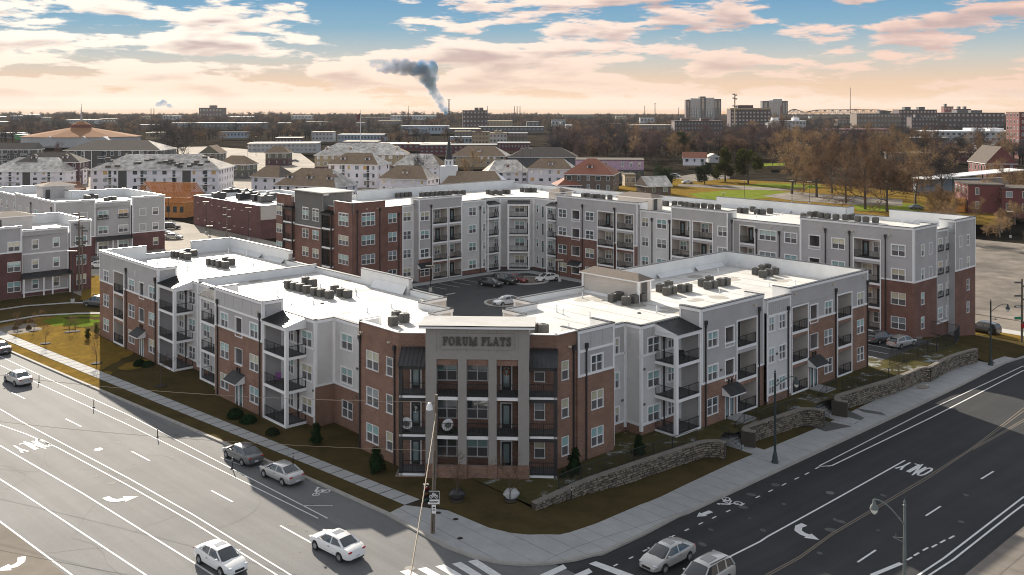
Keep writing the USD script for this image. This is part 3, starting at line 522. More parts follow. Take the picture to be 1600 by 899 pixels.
def door(par, fr, s0, s1, z0, z1, d0=0.0, white=True, name='door'):
    mb = MB(); m2 = MB()
    for q in ((s0, s0 + .1, z0, z1), (s1 - .1, s1, z0, z1), (s0 + .1, s1 - .1, z1 - .1, z1)): mb.box(q[0], q[1], d0 - .1, d0 + .03, q[2], q[3], fr)
    p = put(par, name, mb, 'trim_white' if white else 'door_dark')
    m2.box(s0 + .1, s1 - .1, d0 - .09, d0 - .03, z0, z1 - .1, fr); put(p, 'leaf', m2, 'door_dark')
    put(p, 'pane', MB().quad([(s0 + .28, d0 - .02, z0 + .3), (s1 - .28, d0 - .02, z0 + .3), (s1 - .28, d0 - .02, z1 - .3), (s0 + .28, d0 - .02, z1 - .3)], fr), 'door_glass')
    return p
def railing_mb(mb, fr, s0, s1, d, z, h=1.07, step=.16):
    mb.box(s0, s1, d - .025, d + .025, z + h - .05, z + h, fr); mb.box(s0, s1, d - .02, d + .02, z + .09, z + .13, fr)
    k = max(2, int((s1 - s0) / step))
    for i in range(k + 1):
        s = s0 + (s1 - s0) * i / k; w = .03 if i in (0, k) or (k > 12 and i == k // 2) else .011
        mb.add(fr(np.array([(s - w, d - w, z), (s + w, d - w, z), (s + w, d + w, z), (s - w, d + w, z), (s - w, d - w, z + h), (s + w, d - w, z + h), (s + w, d + w, z + h), (s - w, d + w, z + h)])), [[0, 1, 5, 4], [1, 2, 6, 5], [2, 3, 7, 6], [3, 0, 4, 7]])
    return mb
def loggia(par, fr, s0, s1, zf, zc, depth=1.9, ground=False, alcove='siding_cream', furn=None):
    """Recessed balcony: white edged floor slab > alcove walls, floor, railing, door, window."""
    b = put(par, 'balcony', MB().box(s0 + .002, s1 - .002, -depth, .045, zf - .30, zf - .01, fr), 'trim_white')
    mb = MB(); e = .012
    for q in ([(s0 + e, -depth, zf), (s1 - e, -depth, zf), (s1 - e, -depth, zc), (s0 + e, -depth, zc)], [(s0 + e, 0, zf), (s0 + e, -depth, zf), (s0 + e, -depth, zc), (s0 + e, 0, zc)], [(s1 - e, -depth, zf), (s1 - e, 0, zf), (s1 - e, 0, zc), (s1 - e, -depth, zc)], [(s0 + e, -depth, zc - e), (s1 - e, -depth, zc - e), (s1 - e, 0, zc - e), (s0 + e, 0, zc - e)]): mb.quad(q, fr)
    put(b, 'alcove_wall', mb, alcove); put(b, 'floor', MB().quad([(s0 + e, -depth, zf), (s1 - e, -depth, zf), (s1 - e, -.01, zf), (s0 + e, -.01, zf)], fr), 'deck_floor')
    put(b, 'railing', railing_mb(MB(), fr, s0 + .03, s1 - .03, -.04, zf), 'rail_black')
    w = s1 - s0; flip = R.random() < .5
    dx = (s0 + .35, s0 + 1.3) if flip else (s1 - 1.3, s1 - .35); wx = (s0 + w * .5, s1 - .25) if flip else (s0 + .25, s0 + w * .5)
    door(b, fr, dx[0], dx[1], zf, zf + 2.2, -depth + .11, False)
    if wx[1] - wx[0] > .9: window(b, fr, wx[0], wx[1], zf + .7, zf + 2.35, 2 if wx[1] - wx[0] > 1.3 else 1, True, d0=-depth + .15)
    return b
def ac_proto():
    """Rooftop condenser: round-cornered case, louvre bands, fan grille on top."""
    p = thing('air_conditioner', 'x', 'air conditioner', world_coords=False)
    sq = sbox(-.42, -.42, .42, .42).buffer(-.14).buffer(.14, 3)
    put(p, 'case', MB().prism(sq, .08, .88), 'ac_case', smooth=30)
    lv = MB()
    for k in range(7): lv.prism(sq.buffer(.012), .16 + k * .1, .20 + k * .1)
    put(p, 'louvres', lv, 'ac_top'); put(p, 'feet', MB().box(-.36, .36, -.36, -.24, 0, .08).box(-.36, .36, .24, .36, 0, .08), 'stone_cap')
    put(p, 'top_grille', MB().lathe([(.43, .88), (.43, .93), (.33, .95), (.29, .915), (.05, .915), (.05, .96), (0, .96)], n=12), 'ac_case'); put(p, 'fan', MB().lathe([(.28, .922), (.06, .922)], n=12), 'rail_black')
    put(p, 'rating_plate', MB().quad([(-.1, -.423, .62), (.12, -.423, .62), (.12, -.423, .72), (-.1, -.423, .72)]), 'rust')
    return p
AC = None
def ac_row(px_list, z, label, group):
    """Condensers whose foot stands at the given pixels on a roof at level z."""
    global AC
    for px, py in px_list:
        q = at(px, py, z); a = math.degrees(A_V) + R.choice([0, 90])
        if AC is None:
            AC = ac_proto(); x = UsdGeom.Xform(stage.GetPrimAtPath(AC)); x.ClearXformOpOrder(); x.AddTranslateOp().Set(Gf.Vec3d(q[0], q[1], z)); x.AddRotateZOp().Set(a); meta(x.GetPrim(), label, None, group)
        else: copy_of(AC, label, (q[0], q[1], z), a, group)
def downspout(par, fr, s, top, z0=.1):
    mb = MB(); mb.box(s - .15, s + .15, .02, .24, top - .42, top, fr); mb.box(s - .10, s + .10, .02, .17, top - .7, top - .42, fr); mb.box(s - .065, s + .065, .03, .14, z0, top - .7, fr)
    for z in (2.5, 5.6, 8.2):
        if z < top - 1: mb.box(s - .09, s + .09, .02, .15, z, z + .06, fr)
    return put(par, 'downspout', mb, 'metal_black')
def awning(par, fr, s0, s1, z, proj=1.15, mat='metal_black', name='awning'):
    mb = MB(); h = .75; T = .05
    mb.add(fr(np.array([(s0, 0.01, z + h), (s1, 0.01, z + h), (s1, proj, z), (s0, proj, z), (s0, .01, z + h - T), (s1, .01, z + h - T), (s1, proj, z - T), (s0, proj, z - T)])), [[0, 3, 2, 1], [4, 5, 6, 7], [0, 1, 5, 4], [2, 3, 7, 6], [1, 2, 6, 5], [3, 0, 4, 7]])
    p = put(par, name, mb, mat); rb = MB(); k = int((s1 - s0) / .28)
    for i in range(k + 1):
        s = s0 + .03 + (s1 - s0 - .06) * i / k
        rb.add(fr(np.array([(s - .02, .02, z + h), (s + .02, .02, z + h), (s + .02, proj, z), (s - .02, proj, z), (s - .02, .02, z + h + .05), (s + .02, .02, z + h + .05), (s + .02, proj, z + .05), (s - .02, proj, z + .05)])), [[0, 1, 2, 3], [4, 7, 6, 5], [0, 4, 5, 1], [1, 5, 6, 2], [2, 6, 7, 3], [3, 7, 4, 0]])
    put(p, 'seams', rb, 'metal_seam')
    br = MB()
    for s in (s0 + .03, s1 - .13):
        br.add(fr(np.array([(s, .01, z + h - .07), (s, .01, z - .18), (s, proj - .04, z - .18), (s, proj - .04, z - .06), (s + .1, .01, z + h - .07), (s + .1, .01, z - .18), (s + .1, proj - .04, z - .18), (s + .1, proj - .04, z - .06)])), [[0, 1, 2, 3], [4, 7, 6, 5], [0, 3, 7, 4], [1, 5, 6, 2], [0, 4, 5, 1], [2, 6, 7, 3]])
    br.box(s0 + .13, s1 - .13, proj - .16, proj - .03, z - .2, z - .07, fr)
    put(p, 'bracket', br, 'trim_white'); return p
def parapet(par, fr, s0, s1, deck, top, white=True, back=True, lip=.34, deep=.32):
    """Parapet: white membrane inside, white coping board outside, dark metal cap."""
    if back: put(par, 'parapet', MB().box(s0, s1, -deep + .02, -.02, deck - .2, top - .01, fr), 'membrane_wall')
    if white: put(par, 'coping_board', MB().box(s0 - .02, s1 + .02, .003, .07, top - lip, top - .035, fr), 'trim_white')
    put(par, 'cap', MB().box(s0 - .05, s1 + .05, -deep - .02, .11, top - .032, top + .03, fr), 'metal_black' if white else 'trim_white')
SCH = {'brick': 'brick_wall', 'upper': 'siding_grey', 'light': 'siding_pale', 'panel': 'panel_grey'}
def facade(par, spec, deck, nfl, sch=SCH, light=False, corner_trim=True):
    name, p1, p2, top, opt, els = spec
    fr = Fr(uv(*p1), uv(*p2)); L = fr.L; bz = opt.get('brick', 0); fl = FLOORS[:nfl]
    up = sch['light'] if (light or opt.get('batten')) else sch['upper']
    if opt.get('dark'): up = 'stucco_dark'
    holes, zt = [], top - .02
    def wz(i, T=False): return (fl[i] + .75, fl[i] + (3.05 if T and i == nfl - 1 else 2.45))
    for e in els:
        k = e[0]
        if k in 'WwTJ':
            for f in e[3]: z = wz(f - 1, k == 'T'); holes.append((max(.05, e[1]), min(L - .05, e[2]), z[0], z[1]))
        elif k == 'G':
            for f in e[3]: holes.append((max(.12, e[1]), min(L - .12, e[2]), fl[f - 1] - .29, fl[f - 1] + 2.68))
        elif k == 'O':
            for f in e[3]: holes.append((e[1], e[2], fl[f - 1] + .72, fl[f - 1] + 2.5))
        elif k == 'A': holes.append((e[1], e[2], .12, 2.62))
    bt = min(bz, zt)
    if bt > .05:
        mb = MB(); wall_cells(fr, 0, L, -3.2 if p1[0] > 60 and p1[1] < 0 else -.6, bt, holes, mb); put(par, 'brick_wall', mb, sch['brick'] if name != 'CH' else 'brick_corner')
    if zt > bt + .01:
        mb = MB(); mid = opt.get('batten')
        if mid:
            wall_cells(fr, 0, L, max(bt, 0), mid, holes, mb); put(par, 'siding_wall', mb, up); mb = MB(); wall_cells(fr, 0, L, mid, zt, holes, mb); put(par, 'siding_wall', mb, 'panel_grey'); bt2 = MB()
            for i in range(int(L / .4) + 1):
                s = .1 + i * .4
                if s < L - .05: bt2.box(s - .02, s + .02, .002, .025, mid + .12, zt - .3, fr)
            for h in []: pass
            # battens stop at the windows
            bt2 = MB()
            for i in range(int(L / .4) + 1):
                s = .1 + i * .4
                if s > L - .05: continue
                zz = [(mid + .12, zt - .3)]
                for h in holes:
                    if h[0] - .05 < s < h[1] + .05: zz = [q for c, d in zz for q in ((c, min(d, h[2] - .05)), (max(c, h[3] + .05), d)) if q[1] > q[0] + .05]
                for c, d in zz: bt2.box(s - .02, s + .02, .002, .025, c, d, fr)
            put(par, 'battens', bt2, sch['panel'])
        else:
            wall_cells(fr, 0, L, max(bt, -.6), zt, holes, mb)
            put(par, 'siding_wall', mb, up)
        if bz > .05 and bz < 20:                         # white belt course, cut at openings that cross it
            xs = [(0, L)]
            for h in holes:
                if h[2] < bz + .05 and h[3] > bz - .2: xs = [q for a, b in xs for q in ((a, min(b, h[0])), (max(a, h[1]), b)) if q[1] > q[0] + .02]
            mb = MB(); [mb.box(a, b, .002, .075, bz - .02, bz + .2, fr) for a, b in xs]; put(par, 'belt_course', mb, 'trim_white')
        if mid:
            mb = MB().box(0, L, .002, .06, mid - .04, mid + .16, fr); put(par, 'belt_course', mb, 'trim_white')
        if opt.get('panels'):
            n = opt['panels']; zb = 10.05
            for i in range(n): put(par, 'panel', MB().box(.2 + (L - .4) * i / n + .02, .2 + (L - .4) * (i + 1) / n - .02, .004, .03, zb + .12, top - .4, fr), 'panel_grey')
            put(par, 'belt_course', MB().box(0, L, .004, .075, zb - .14, zb + .1, fr), 'trim_white')
    parapet(par, fr, 0, L, deck, top, white=not (bz > 20 or opt.get('dark')))
    if corner_trim and bz < 20 and L > 1.0 and not opt.get('dark'):
        zb = max(bz if bz > 3 else .3, .3)
        for s in ((.0, .22), (L - .22, L)): put(par, 'corner_trim', MB().box(s[0], s[1], .003, .06, zb + .21, top - .36, fr), 'trim_white')
    for e in els:
        k = e[0]
        if k == 'D': downspout(par, fr, e[1], top - 1.25)
        elif k in 'WwTJ':
            for f in e[3]:
                z = wz(f - 1, k == 'T'); a, b = max(.05, e[1]), min(L - .05, e[2])
                window(par, fr, a, b, z[0], z[1], e[4], trim=(k in 'WJ' and z[0] + .3 > bz), transom=(k == 'T' and f == nfl), pane='pane_amber' if k == 'J' and R.random() < .6 else None)
                if k == 'J' and f > 1: put(par, 'window_guard', railing_mb(MB(), fr, a, b, .14, z[0] - .12, .8).box(a, b, .02, .2, z[0] - .2, z[0] - .12, fr), 'rail_black')
        elif k == 'B':
            for f in e[3]:
                z = wz(f - 1); mb = MB()
                for q in ((e[1], e[1] + .1, z[0], z[1]), (e[2] - .1, e[2], z[0], z[1])): mb.box(q[0], q[1], .002, .045, q[2], q[3], fr)
                mb.box(e[1] + .1, e[2] - .1, .002, .045, z[1] - .1, z[1], fr); mb.box(e[1] + .1, e[2] - .1, .002, .045, z[0], z[0] + .1, fr); put(par, 'blind_panel', mb, 'trim_white')
        elif k == 'O':
            for f in e[3]:
                a, b, c, d = e[1], e[2], fl[f - 1] + .72, fl[f - 1] + 2.5; mb = MB(); t = .14 if fl[f - 1] > bz - 1 else .05
                for q in ((a, a + t, c, d), (b - t, b, c, d)): mb.box(q[0], q[1], -.1, .05, q[2], q[3], fr)
                mb.box(a + t, b - t, -.1, .05, d - t, d, fr); mb.box(a - .04, b + .04, -.12, .08, c - .03, c + .12, fr)
                if t > .1 : mb.box(a, b, .003, .05, c - .42, c - .32, fr); mb.box(a, a + .12, .003, .05, c - .32, c - .03, fr); mb.box(b - .12, b, .003, .05, c - .32, c - .03, fr)
                o = put(par, 'stair_opening', mb, 'trim_white'); m2 = MB(); q = 2.2
                for Q in ([(a, -q, c), (b, -q, c), (b, -q, d), (a, -q, d)], [(a, -.14, c), (a, -q, c), (a, -q, d), (a, -.14, d)], [(b, -q, c), (b, -.14, c), (b, -.14, d), (b, -q, d)], [(a, -q, d), (b, -q, d), (b, -.14, d), (a, -.14, d)], [(a, -q, c), (b, -q, c), (b, -.14, c), (a, -.14, c)]): m2.quad(Q, fr)
                put(o, 'stairwell', m2, 'siding_taupe')
        elif k == 'A':
            d = door(par, fr, e[1], (e[1] + e[2]) / 2, .12, 2.6); door(par, fr, (e[1] + e[2]) / 2, e[2], .12, 2.6)
            m = (e[1] + e[2]) / 2; awning(par, fr, m - 1.35, m + 1.35, 2.85)
            [put(par, 'vent_hood', MB().box(m + q - .08, m + q + .08, .02, .18, 3.7, 4.15, fr), 'metal_black') for q in (-.28, .28)]
        elif k == 'X':
            for f in e[3]: door(par, fr, e[1], e[2], fl[f - 1], fl[f - 1] + 2.25, .05)
        elif k == 'G':
            a, b = max(.12, e[1]), min(L - .12, e[2]); z0 = fl[0]
            for f in e[3]: loggia(par, fr, a, b, fl[f - 1], fl[f - 1] + 2.67, alcove='siding_cream')
            mb = MB(); top_z = fl[nfl - 1] + 2.68
            for s in ((a - .16, a - .003), (b + .003, b + .16)): mb.box(s[0], s[1], .002, .07, .1, top_z + .16, fr)
            mb.box(a - .003, b + .003, .002, .07, top_z + .0, top_z + .16, fr); put(par, 'balcony_surround', mb, 'trim_white')
    return fr
def tower(par, fr, s0, s1, depth, side, floors, roof_z, wall_z, black=False, awn='metal_black', base=True):
    """Projecting stack of balconies with one free corner post; side = +1 when the free corner is at s1."""
    white = 'metal_black' if black else 'trim_white'; sp = s1 if side > 0 else s0; pw = .34
    for i, f in enumerate(floors):
        b = put(par, 'balcony', MB().box(s0 + .003, s1 - .003, -depth + .003, -.003, f - .30, f - .01, fr), 'trim_white')
        put(b, 'floor', MB().quad([(s0 + .05, -depth, f), (s1 - .05, -depth, f), (s1 - .05, -.06, f), (s0 + .05, -.06, f)], fr), 'deck_floor')
        rl = railing_mb(MB(), fr, s0 + (.05 if side > 0 else pw), s1 - (pw if side > 0 else .05), -.12, f)
        f2 = Fr(fr.pt(sp - side * .12, 0, 0)[:2], fr.pt(sp - side * .12, -depth, 0)[:2]); railing_mb(rl, f2, pw, depth - .05, 0, f); put(b, 'railing', rl, 'rail_black')
        if black: put(b, 'beam', MB().box(s0, s1, -.16, .02, f - .52, f - .31, fr), 'metal_black')
    a, b = (sp - pw, sp) if side > 0 else (sp, sp + pw)
    put(par, 'balcony_post', MB().box(a, b, -pw, 0.0, -.3, roof_z - .42, fr), white)
    q = (s0, s0 + .2) if side > 0 else (s1 - .2, s1)
    put(par, 'balcony_post', MB().box(q[0], q[1], -.2, .012, -.3, roof_z - .42, fr), white)
    e = sp - side * .2; e0, e1 = min(e, sp), max(e, sp)
    put(par, 'beam', MB().box(s0, s1, -.26, .03, roof_z - .42, roof_z, fr).box(e0, e1, -depth, -.265, roof_z - .42, roof_z, fr), white)
    put(par, 'soffit', MB().quad([(s0 + .01, -depth, roof_z - .3), (s1 - .01, -depth, roof_z - .3), (s1 - .01, -.05, roof_z - .3), (s0 + .01, -.05, roof_z - .3)], fr), 'siding_pale')
    s0b, s1b = s0 - (.06 if side < 0 else 0), s1 + (.06 if side > 0 else 0); z0, z1 = roof_z + .02, wall_z; D = depth - .02
    v = np.array([(s0b, -D, z1), (s1b, -D, z1), (s1b, .14, z0), (s0b, .14, z0), (s0b, -D, z0 - .02), (s1b, -D, z0 - .02), (s1b, .14, z0 - .05), (s0b, .14, z0 - .05)])
    aw = put(par, 'awning', MB().add(fr(v), [[0, 3, 2, 1], [2, 3, 7, 6]]), awn)
    [put(aw, 'gable', MB().add(fr(v), [g_]), white) for g_ in ([1, 2, 6, 5], [3, 0, 4, 7])]; rb = MB()
    for i in range(int((s1b - s0b) / .3) + 1):
        s = s0b + .03 + i * .3
        if s < s1b: rb.add(fr(np.array([(s - .018, -D, z1), (s + .018, -D, z1), (s + .018, .14, z0), (s - .018, .14, z0), (s - .018, -D, z1 + .05), (s + .018, -D, z1 + .05), (s + .018, .14, z0 + .05), (s - .018, .14, z0 + .05)])), [[4, 7, 6, 5], [0, 4, 5, 1], [1, 5, 6, 2], [2, 6, 7, 3], [3, 7, 4, 0]])
    put(aw, 'seams', rb, 'metal_seam')
def roof_deck(par, pts, z, name='roof'):
    return put(par, name, MB().poly(Polygon([tuple(uv(*p)) for p in pts]), z), 'membrane')
def scuppers(par, pts, z):                             # thin white vent pipes on a roof
    for px, py in pts:
        q = at(px, py, z); h = R.uniform(.45, .8); put(par, 'vent_pipe', MB().tube((q[0], q[1], z), (q[0], q[1], z + h), .06, n=7).tube((q[0], q[1], z), (q[0], q[1], z + .08), .14, .07, n=7), 'membrane_wall')
def saddle(par, fr, s0, s1, deck, h=.55):               # sloped membrane crickets leaning on the parapet's inner face
    put(par, 'cricket', MB().add(fr(np.array([(s0, -.33, deck + h), (s1, -.33, deck + h), (s1, -.95, deck + .02), (s0, -.95, deck + .02)])), [[0, 1, 2, 3]]), 'membrane_wall')
# facades: (name, left end (u,v), right end (u,v), parapet level, options, [(kind, from s, to s, floors, lights)]) measured in metres along the wall
FRONT_FACADES=[
('L1',(-5.5,74.4),(-5.5,54.4),11.95,{'brick':7.75},[('W',1.32,3.49,(1,2,3),2),('G',5.34,8.74,(1,2,3)),('D',9.79),('W',10.45,12.59,(1,2,3),2),('O',14.08,15.75,(2,3)),('A',14.12,15.65),('W',17.19,19.2,(1,2,3),2),('D',19.33)]),
('L1r',(-5.5,54.4),(-3.1,54.4),11.95,{},[]),
('L3',(-3.1,54.4),(-3.1,48.3),10.75,{'brick':1.05},[('W',.5,2.25,(1,2,3),2),('D',2.87),('W',3.4,5.51,(1,2,3),2)]),
('L4',(-3.1,48.3),(-3.1,38.1),10.75,{'brick':0.6},[('W',1.4,3.38,(1,2,3),2)]),
('L4r',(-3.1,38.1),(-5.72,38.1),11.95,{},[]),
('L5',(-5.72,38.1),(-5.72,27.2),11.95,{'brick':7.75,'panels':5},[('D',0.71),('W',1.28,3.28,(1,2,3),2),('O',4.83,6.51,(2,3)),('A',4.83,6.58),('W',8.08,10.01,(1,2,3),2),('D',10.39)]),
('L5r',(-5.72,27.2),(-3.4,27.2),11.95,{},[]),
('L7',(-3.4,27.2),(-3.4,20.8),10.75,{'brick':1.05,'batten':7.75},[('W',0.65,2.28,(1,2,3),2),('D',3.21),('W',3.66,5.92,(1,2,3),2)]),
('L7r',(-3.4,20.8),(-1.2,20.8),10.75,{'brick':4.1},[('D',2.36)]),
('L8',(-1.2,20.8),(-1.2,13.2),10.75,{'brick':4.1},[('W',1.18,3.43,(2,3),2),('w',1.4,3.34,(1,),2)]),
('L8r',(-1.2,13.2),(-3.3,13.2),11.95,{'brick':99},[]),
('L9',(-3.3,13.2),(-3.3,6.9),11.95,{'brick':99},[('D',0.27),('w',1.24,3.22,(1,2,3),2),('w',4.42,5.44,(1,2,3),1),('D',5.78)]),
('CH',(-3.3,6.9),(6.4,-3.2),11.95,{'brick':99},[('X',1.05,2.07,(1,2,3)),('w',3.4,5.23,(1,2,3),2),('w',6.08,7.95,(1,2,3),2),('X',9.05,10.1,(1,2,3)),('w',12.01,12.97,(1,2,3),1)]),
('R9',(6.4,-3.2),(8.85,-3.2),11.95,{'brick':99},[('w',0.6,1.52,(1,2,3),1),('D',2.07)]),
('R9r',(8.85,-3.2),(8.85,-3.4),11.95,{'brick':99},[]),
('R8',(8.85,-3.4),(13.75,-3.4),11.95,{'brick':7.75,'panels':3},[('D',1.05),('W',1.65,3.41,(3,),2),('w',1.77,3.43,(1,2),2)]),
('R8r',(13.75,-3.4),(13.75,-0.65),11.95,{},[]),
('R7',(13.75,-0.65),(18.5,-0.65),10.75,{'brick':1.05,'batten':7.75},[('W',2.7,3.92,(1,2,3),2)]),
('R7r',(18.5,-0.65),(18.5,-2.7),10.75,{'brick':1.05},[]),
('R6',(18.5,-2.7),(24.5,-2.7),10.75,{'brick':1.05,'batten':7.75},[('W',0.87,2.94,(1,2,3),2),('D',3.4),('W',4.0,5.49,(1,2,3),2)]),
('R6r',(24.5,-2.7),(24.5,-5.35),11.95,{},[]),
('R5',(24.5,-5.35),(35.6,-5.35),11.95,{'brick':4.4},[('D',0.65),('W',0.97,2.86,(1,2,3),2),('O',3.96,5.68,(2,3)),('A',3.99,5.64),('G',6.17,9.66,(1,2,3)),('D',10.11)]),
('R4',(35.6,-5.7),(40.3,-5.7),11.35,{'brick':1.05,'batten':9.5},[('W',.3,1.6,(1,2,3),2),('W',2.3,3.85,(1,2,3),2),('D',4.15)]),
('R3',(40.3,-5.6),(58.1,-5.6),11.95,{'brick':7.75},[('G',0.49,3.78,(1,2,3)),('O',4.22,6.0,(2,3)),('A',4.22,5.93),('W',7.43,9.31,(1,2,3),2),('D',9.93),('G',10.45,13.68,(1,2,3)),('W',15.07,16.83,(1,2,3),2),('D',17.57)]),
('Rend',(58.1,-5.6),(58.1,15.1),11.95,{'brick':7.75},[]),
]
REAR_FACADES=[
('B9',(37.6,103.5),(37.6,97.6),15.3,{'brick':99},[('T',0.08,2.78,(1,2,3,4),3)]),
('B8',(38.1,97.6),(38.1,96.5),14.1,{'brick':99},[]),
('B7',(37.6,96.5),(37.6,86.4),16.3,{'brick':9.9,'dark':1},[('T',2.71,4.92,(1,2,3,4),2),('T',6.31,8.47,(1,2,3,4),2)]),
('B6',(38.6,86.4),(38.6,83.0),14.1,{'brick':99},[]),
('B5',(37.6,83.0),(37.6,77.2),15.3,{'brick':99},[('T',1.56,4.68,(1,2,3,4),3)]),
('A1',(37.6,77.2),(44.5,77.2),15.3,{'brick':99},[('D',1.05),('T',2.0,4.77,(1,2,3,4),3),('D',5.75)]),
('A2',(44.5,77.6),(48.5,77.6),14.1,{'brick':99},[('w',0.94,2.82,(1,2,3,4),2),('D',3.24)]),
('A3',(48.5,77.6),(51,77.6),14.1,{'brick':0.9},[('W',0.12,2.09,(1,2,3,4),2)]),
('A4',(51,76.0),(61.1,76.0),15.3,{'brick':4.3},[('W',0.33,2.45,(1,2,3,4),2),('D',2.8),('G',3.26,6.59,(1,2,3,4)),('G',7.08,10.47,(1,2,3,4))]),
('A5',(61.1,76.2),(67.3,76.2),14.1,{'brick':1.0},[('W',1.79,3.78,(1,2,3,4),2),('D',4.63),('W',5.23,7.24,(1,2,3,4),2)]),
('A6',(67.3,77.4),(72,77.4),14.1,{'brick':0.5},[('W',3.04,4.55,(1,2,3,4),2),('X',5.48,6.33,(1,2,3,4)),('W',6.76,7.36,(1,2,3,4),1)]),
('A7',(72,77.4),(76.6,72.6),14.1,{'brick':0.5},[('W',2.85,4.86,(1,2,3,4),2),('X',5.18,5.99,(1,2,3,4))]),
('A8',(76.6,72.6),(76.6,64.2),14.1,{'brick':0.5},[('W',0.59,1.4,(1,2,3,4),1),('X',2.21,2.91,(1,2,3,4)),('W',3.76,5.37,(1,2,3,4),2)]),
('C1',(74.3,64.2),(74.3,44.4),15.3,{'brick':7.75},[('D',0.11),('W',0.56,2.78,(1,2,3,4),2),('O',4.07,6.13,(1,2,3,4)),('D',6.8),('W',7.44,9.66,(1,2,3,4),2),('G',10.55,14.36,(1,2,3,4)),('D',14.58),('G',15.1,18.91,(1,2,3,4))]),
('C2',(75.0,44.4),(75.0,37.4),14.1,{'brick':1.0},[('W',.25,1.9,(1,2,3,4),2),('D',2.64),('W',3.54,5.8,(1,2,3,4),2),('D',6.41)]),
('C3',(74.6,37.4),(74.6,26.1),15.3,{'brick':4.3},[('G',0.19,3.85,(1,2,3,4)),('G',4.52,8.31,(1,2,3,4)),('W',9.29,11.52,(1,2,3,4),2),('D',12.1)]),
('C4',(75.9,26.1),(75.9,14),14.1,{'brick':1.0},[('G',1.39,4.03,(1,2,3,4)),('D',4.4),('W',4.78,7.95,(1,2,3,4),3),('D',8.45),('W',9.26,11.51,(1,2,3,4),2)]),
('C5',(75.7,14),(75.7,-3.3),15.3,{'brick':7.75},[('O',1.4,3.32,(1,2,3,4)),('D',4.14),('W',5.06,7.24,(1,2,3,4),2),('D',7.91),('G',8.59,12.46,(1,2,3,4)),('D',13.27),('W',14.04,16.17,(1,2,3,4),2)]),
('E1',(75.7,-3.3),(82.9,-3.3),15.3,{'brick':7.75},[('W',2.12,3.22,(1,2,3,4),1),('B',4.56,5.68,(3,4))]),
('E2',(82.9,-2.3),(89,-2.3),14.1,{'brick':0.5},[('J',2.61,4.23,(1,2,3,4),2),('J',5.27,7.04,(1,2,3,4),2)]),
('E3',(89,-3.3),(96.3,-3.3),15.3,{'brick':7.75},[('B',1.39,2.45,(3,4)),('W',4.13,5.17,(1,2,3,4),1)]),
]
# ================================================================ the front building (three storeys, V-shaped, sign on the corner)
FB = thing('apartment_building', 'V shaped three storey brick and grey apartment building with FORUM FLATS on its corner', 'building', (O2[0], O2[1], 0))
DECK = 10.1
FRS = {s[0]: facade(FB, s, DECK, 3, light=s[0] in ('L3', 'L4', 'L7r', 'L8', 'R4', 'R6', 'R7', 'R7r')) for s in FRONT_FACADES}
outl = [(-5.5, 74.4)] + [s[2] for s in FRONT_FACADES]
court = [(58.1, 15.1), (18.4, 15.4), (18.4, 11.9), (13.8, 12.1), (13.8, 8.8), (9.1, 8.8), (7.1, 10.9), (7.1, 15.7), (10.1, 15.8), (9.6, 20.8), (13.3, 20.9), (13.3, 55.7), (13.9, 55.7), (13.9, 74.4)]
roof_deck(FB, outl + court[1:], DECK)
def back_wall(p1, p2, top, mat='siding_cream'):
    fr = Fr(uv(*p1), uv(*p2)); put(FB, 'siding_wall', MB().quad([(0, 0, 0), (fr.L, 0, 0), (fr.L, 0, top - .02), (0, 0, top - .02)], fr), mat); parapet(FB, fr, 0, fr.L, DECK, top); return fr
HI, LO = 11.95, 10.75
back_wall((58.1, 15.1), (42, 15.1), HI); back_wall((42, 15.1), (29.3, 15.1), HI); back_wall((29.3, 15.1), (18.4, 15.4), LO)
for a, b in zip(court[1:11], court[2:12]):
    back_wall(a, b, LO) if not (a == (13.3, 20.9)) else None
for a, b, h in (((13.3, 20.9), (13.3, 27.2), LO), ((13.3, 27.2), (13.3, 37.4), HI), ((13.3, 37.4), (13.3, 55.7), LO), ((13.3, 55.7), (13.9, 55.7), HI), ((13.9, 55.7), (13.9, 74.4), HI)): f = back_wall(a, b, h)
saddle(FB, f, 1.5, 6.5, DECK); saddle(FB, f, 8, 17, DECK)
saddle(FB, Fr(uv(13.3, 27.2), uv(13.3, 37.4)), .6, 7.2, DECK, 1.0)
for a, b, h in (((13.9, 74.4), (7.6, 74.4), HI), ((7.6, 74.4), (.9, 74.4), LO), ((.9, 74.4), (-5.5, 74.4), HI)): f = back_wall(a, b, h, 'siding_grey')
saddle(FB, Fr(uv(58.1, 15.1), uv(42, 15.1)), 1.5, 7.5, DECK); saddle(FB, Fr(uv(58.1, 15.1), uv(42, 15.1)), 8.5, 15.5, DECK)
def box_uv(par, name, u0, u1, v0, v1, z0, z1, mat):    # upright box aligned with the streets
    return put(par, name, MB().prism(Polygon([uv(u0, v0), uv(u1, v0), uv(u1, v1), uv(u0, v1)]), z0, z1), mat)
# parapet returns between high and low stretches, and the fire wall across the left wing
for q in ((-5.45, -3.4, 54.42, 54.74, HI), (-3.0, 13.2, 48.15, 48.45, LO + .35), (-5.6, -3.8, 27.24, 27.54, HI), (13.0, 13.3, 27.2, 27.5, HI), (8.9, 9.2, -3.3, -1.2, HI), (24.6, 24.9, -5.25, -3.0, HI), (40.35, 40.65, -5.5, -3.4, HI), (-3.0, -1.0, 13.2, 13.5, HI), (35.2, 35.5, -5.3, -3.2, HI)):
    box_uv(FB, 'parapet', q[0], q[1], q[2], q[3], DECK - .1, q[4] - .02, 'membrane_wall'); box_uv(FB, 'cap', q[0] - .04, q[1] + .04, q[2] - .05, q[3] + .05, q[4] - .018, q[4] + .035, 'metal_black')
for u in np.arange(17, 57.5, 3.05): box_uv(FB, 'roof_seam', u, u + .07, -.3 if u > 20 else 0.5, 14.7 if u > 20 else 8, DECK + .003, DECK + .016, 'seam_grey')
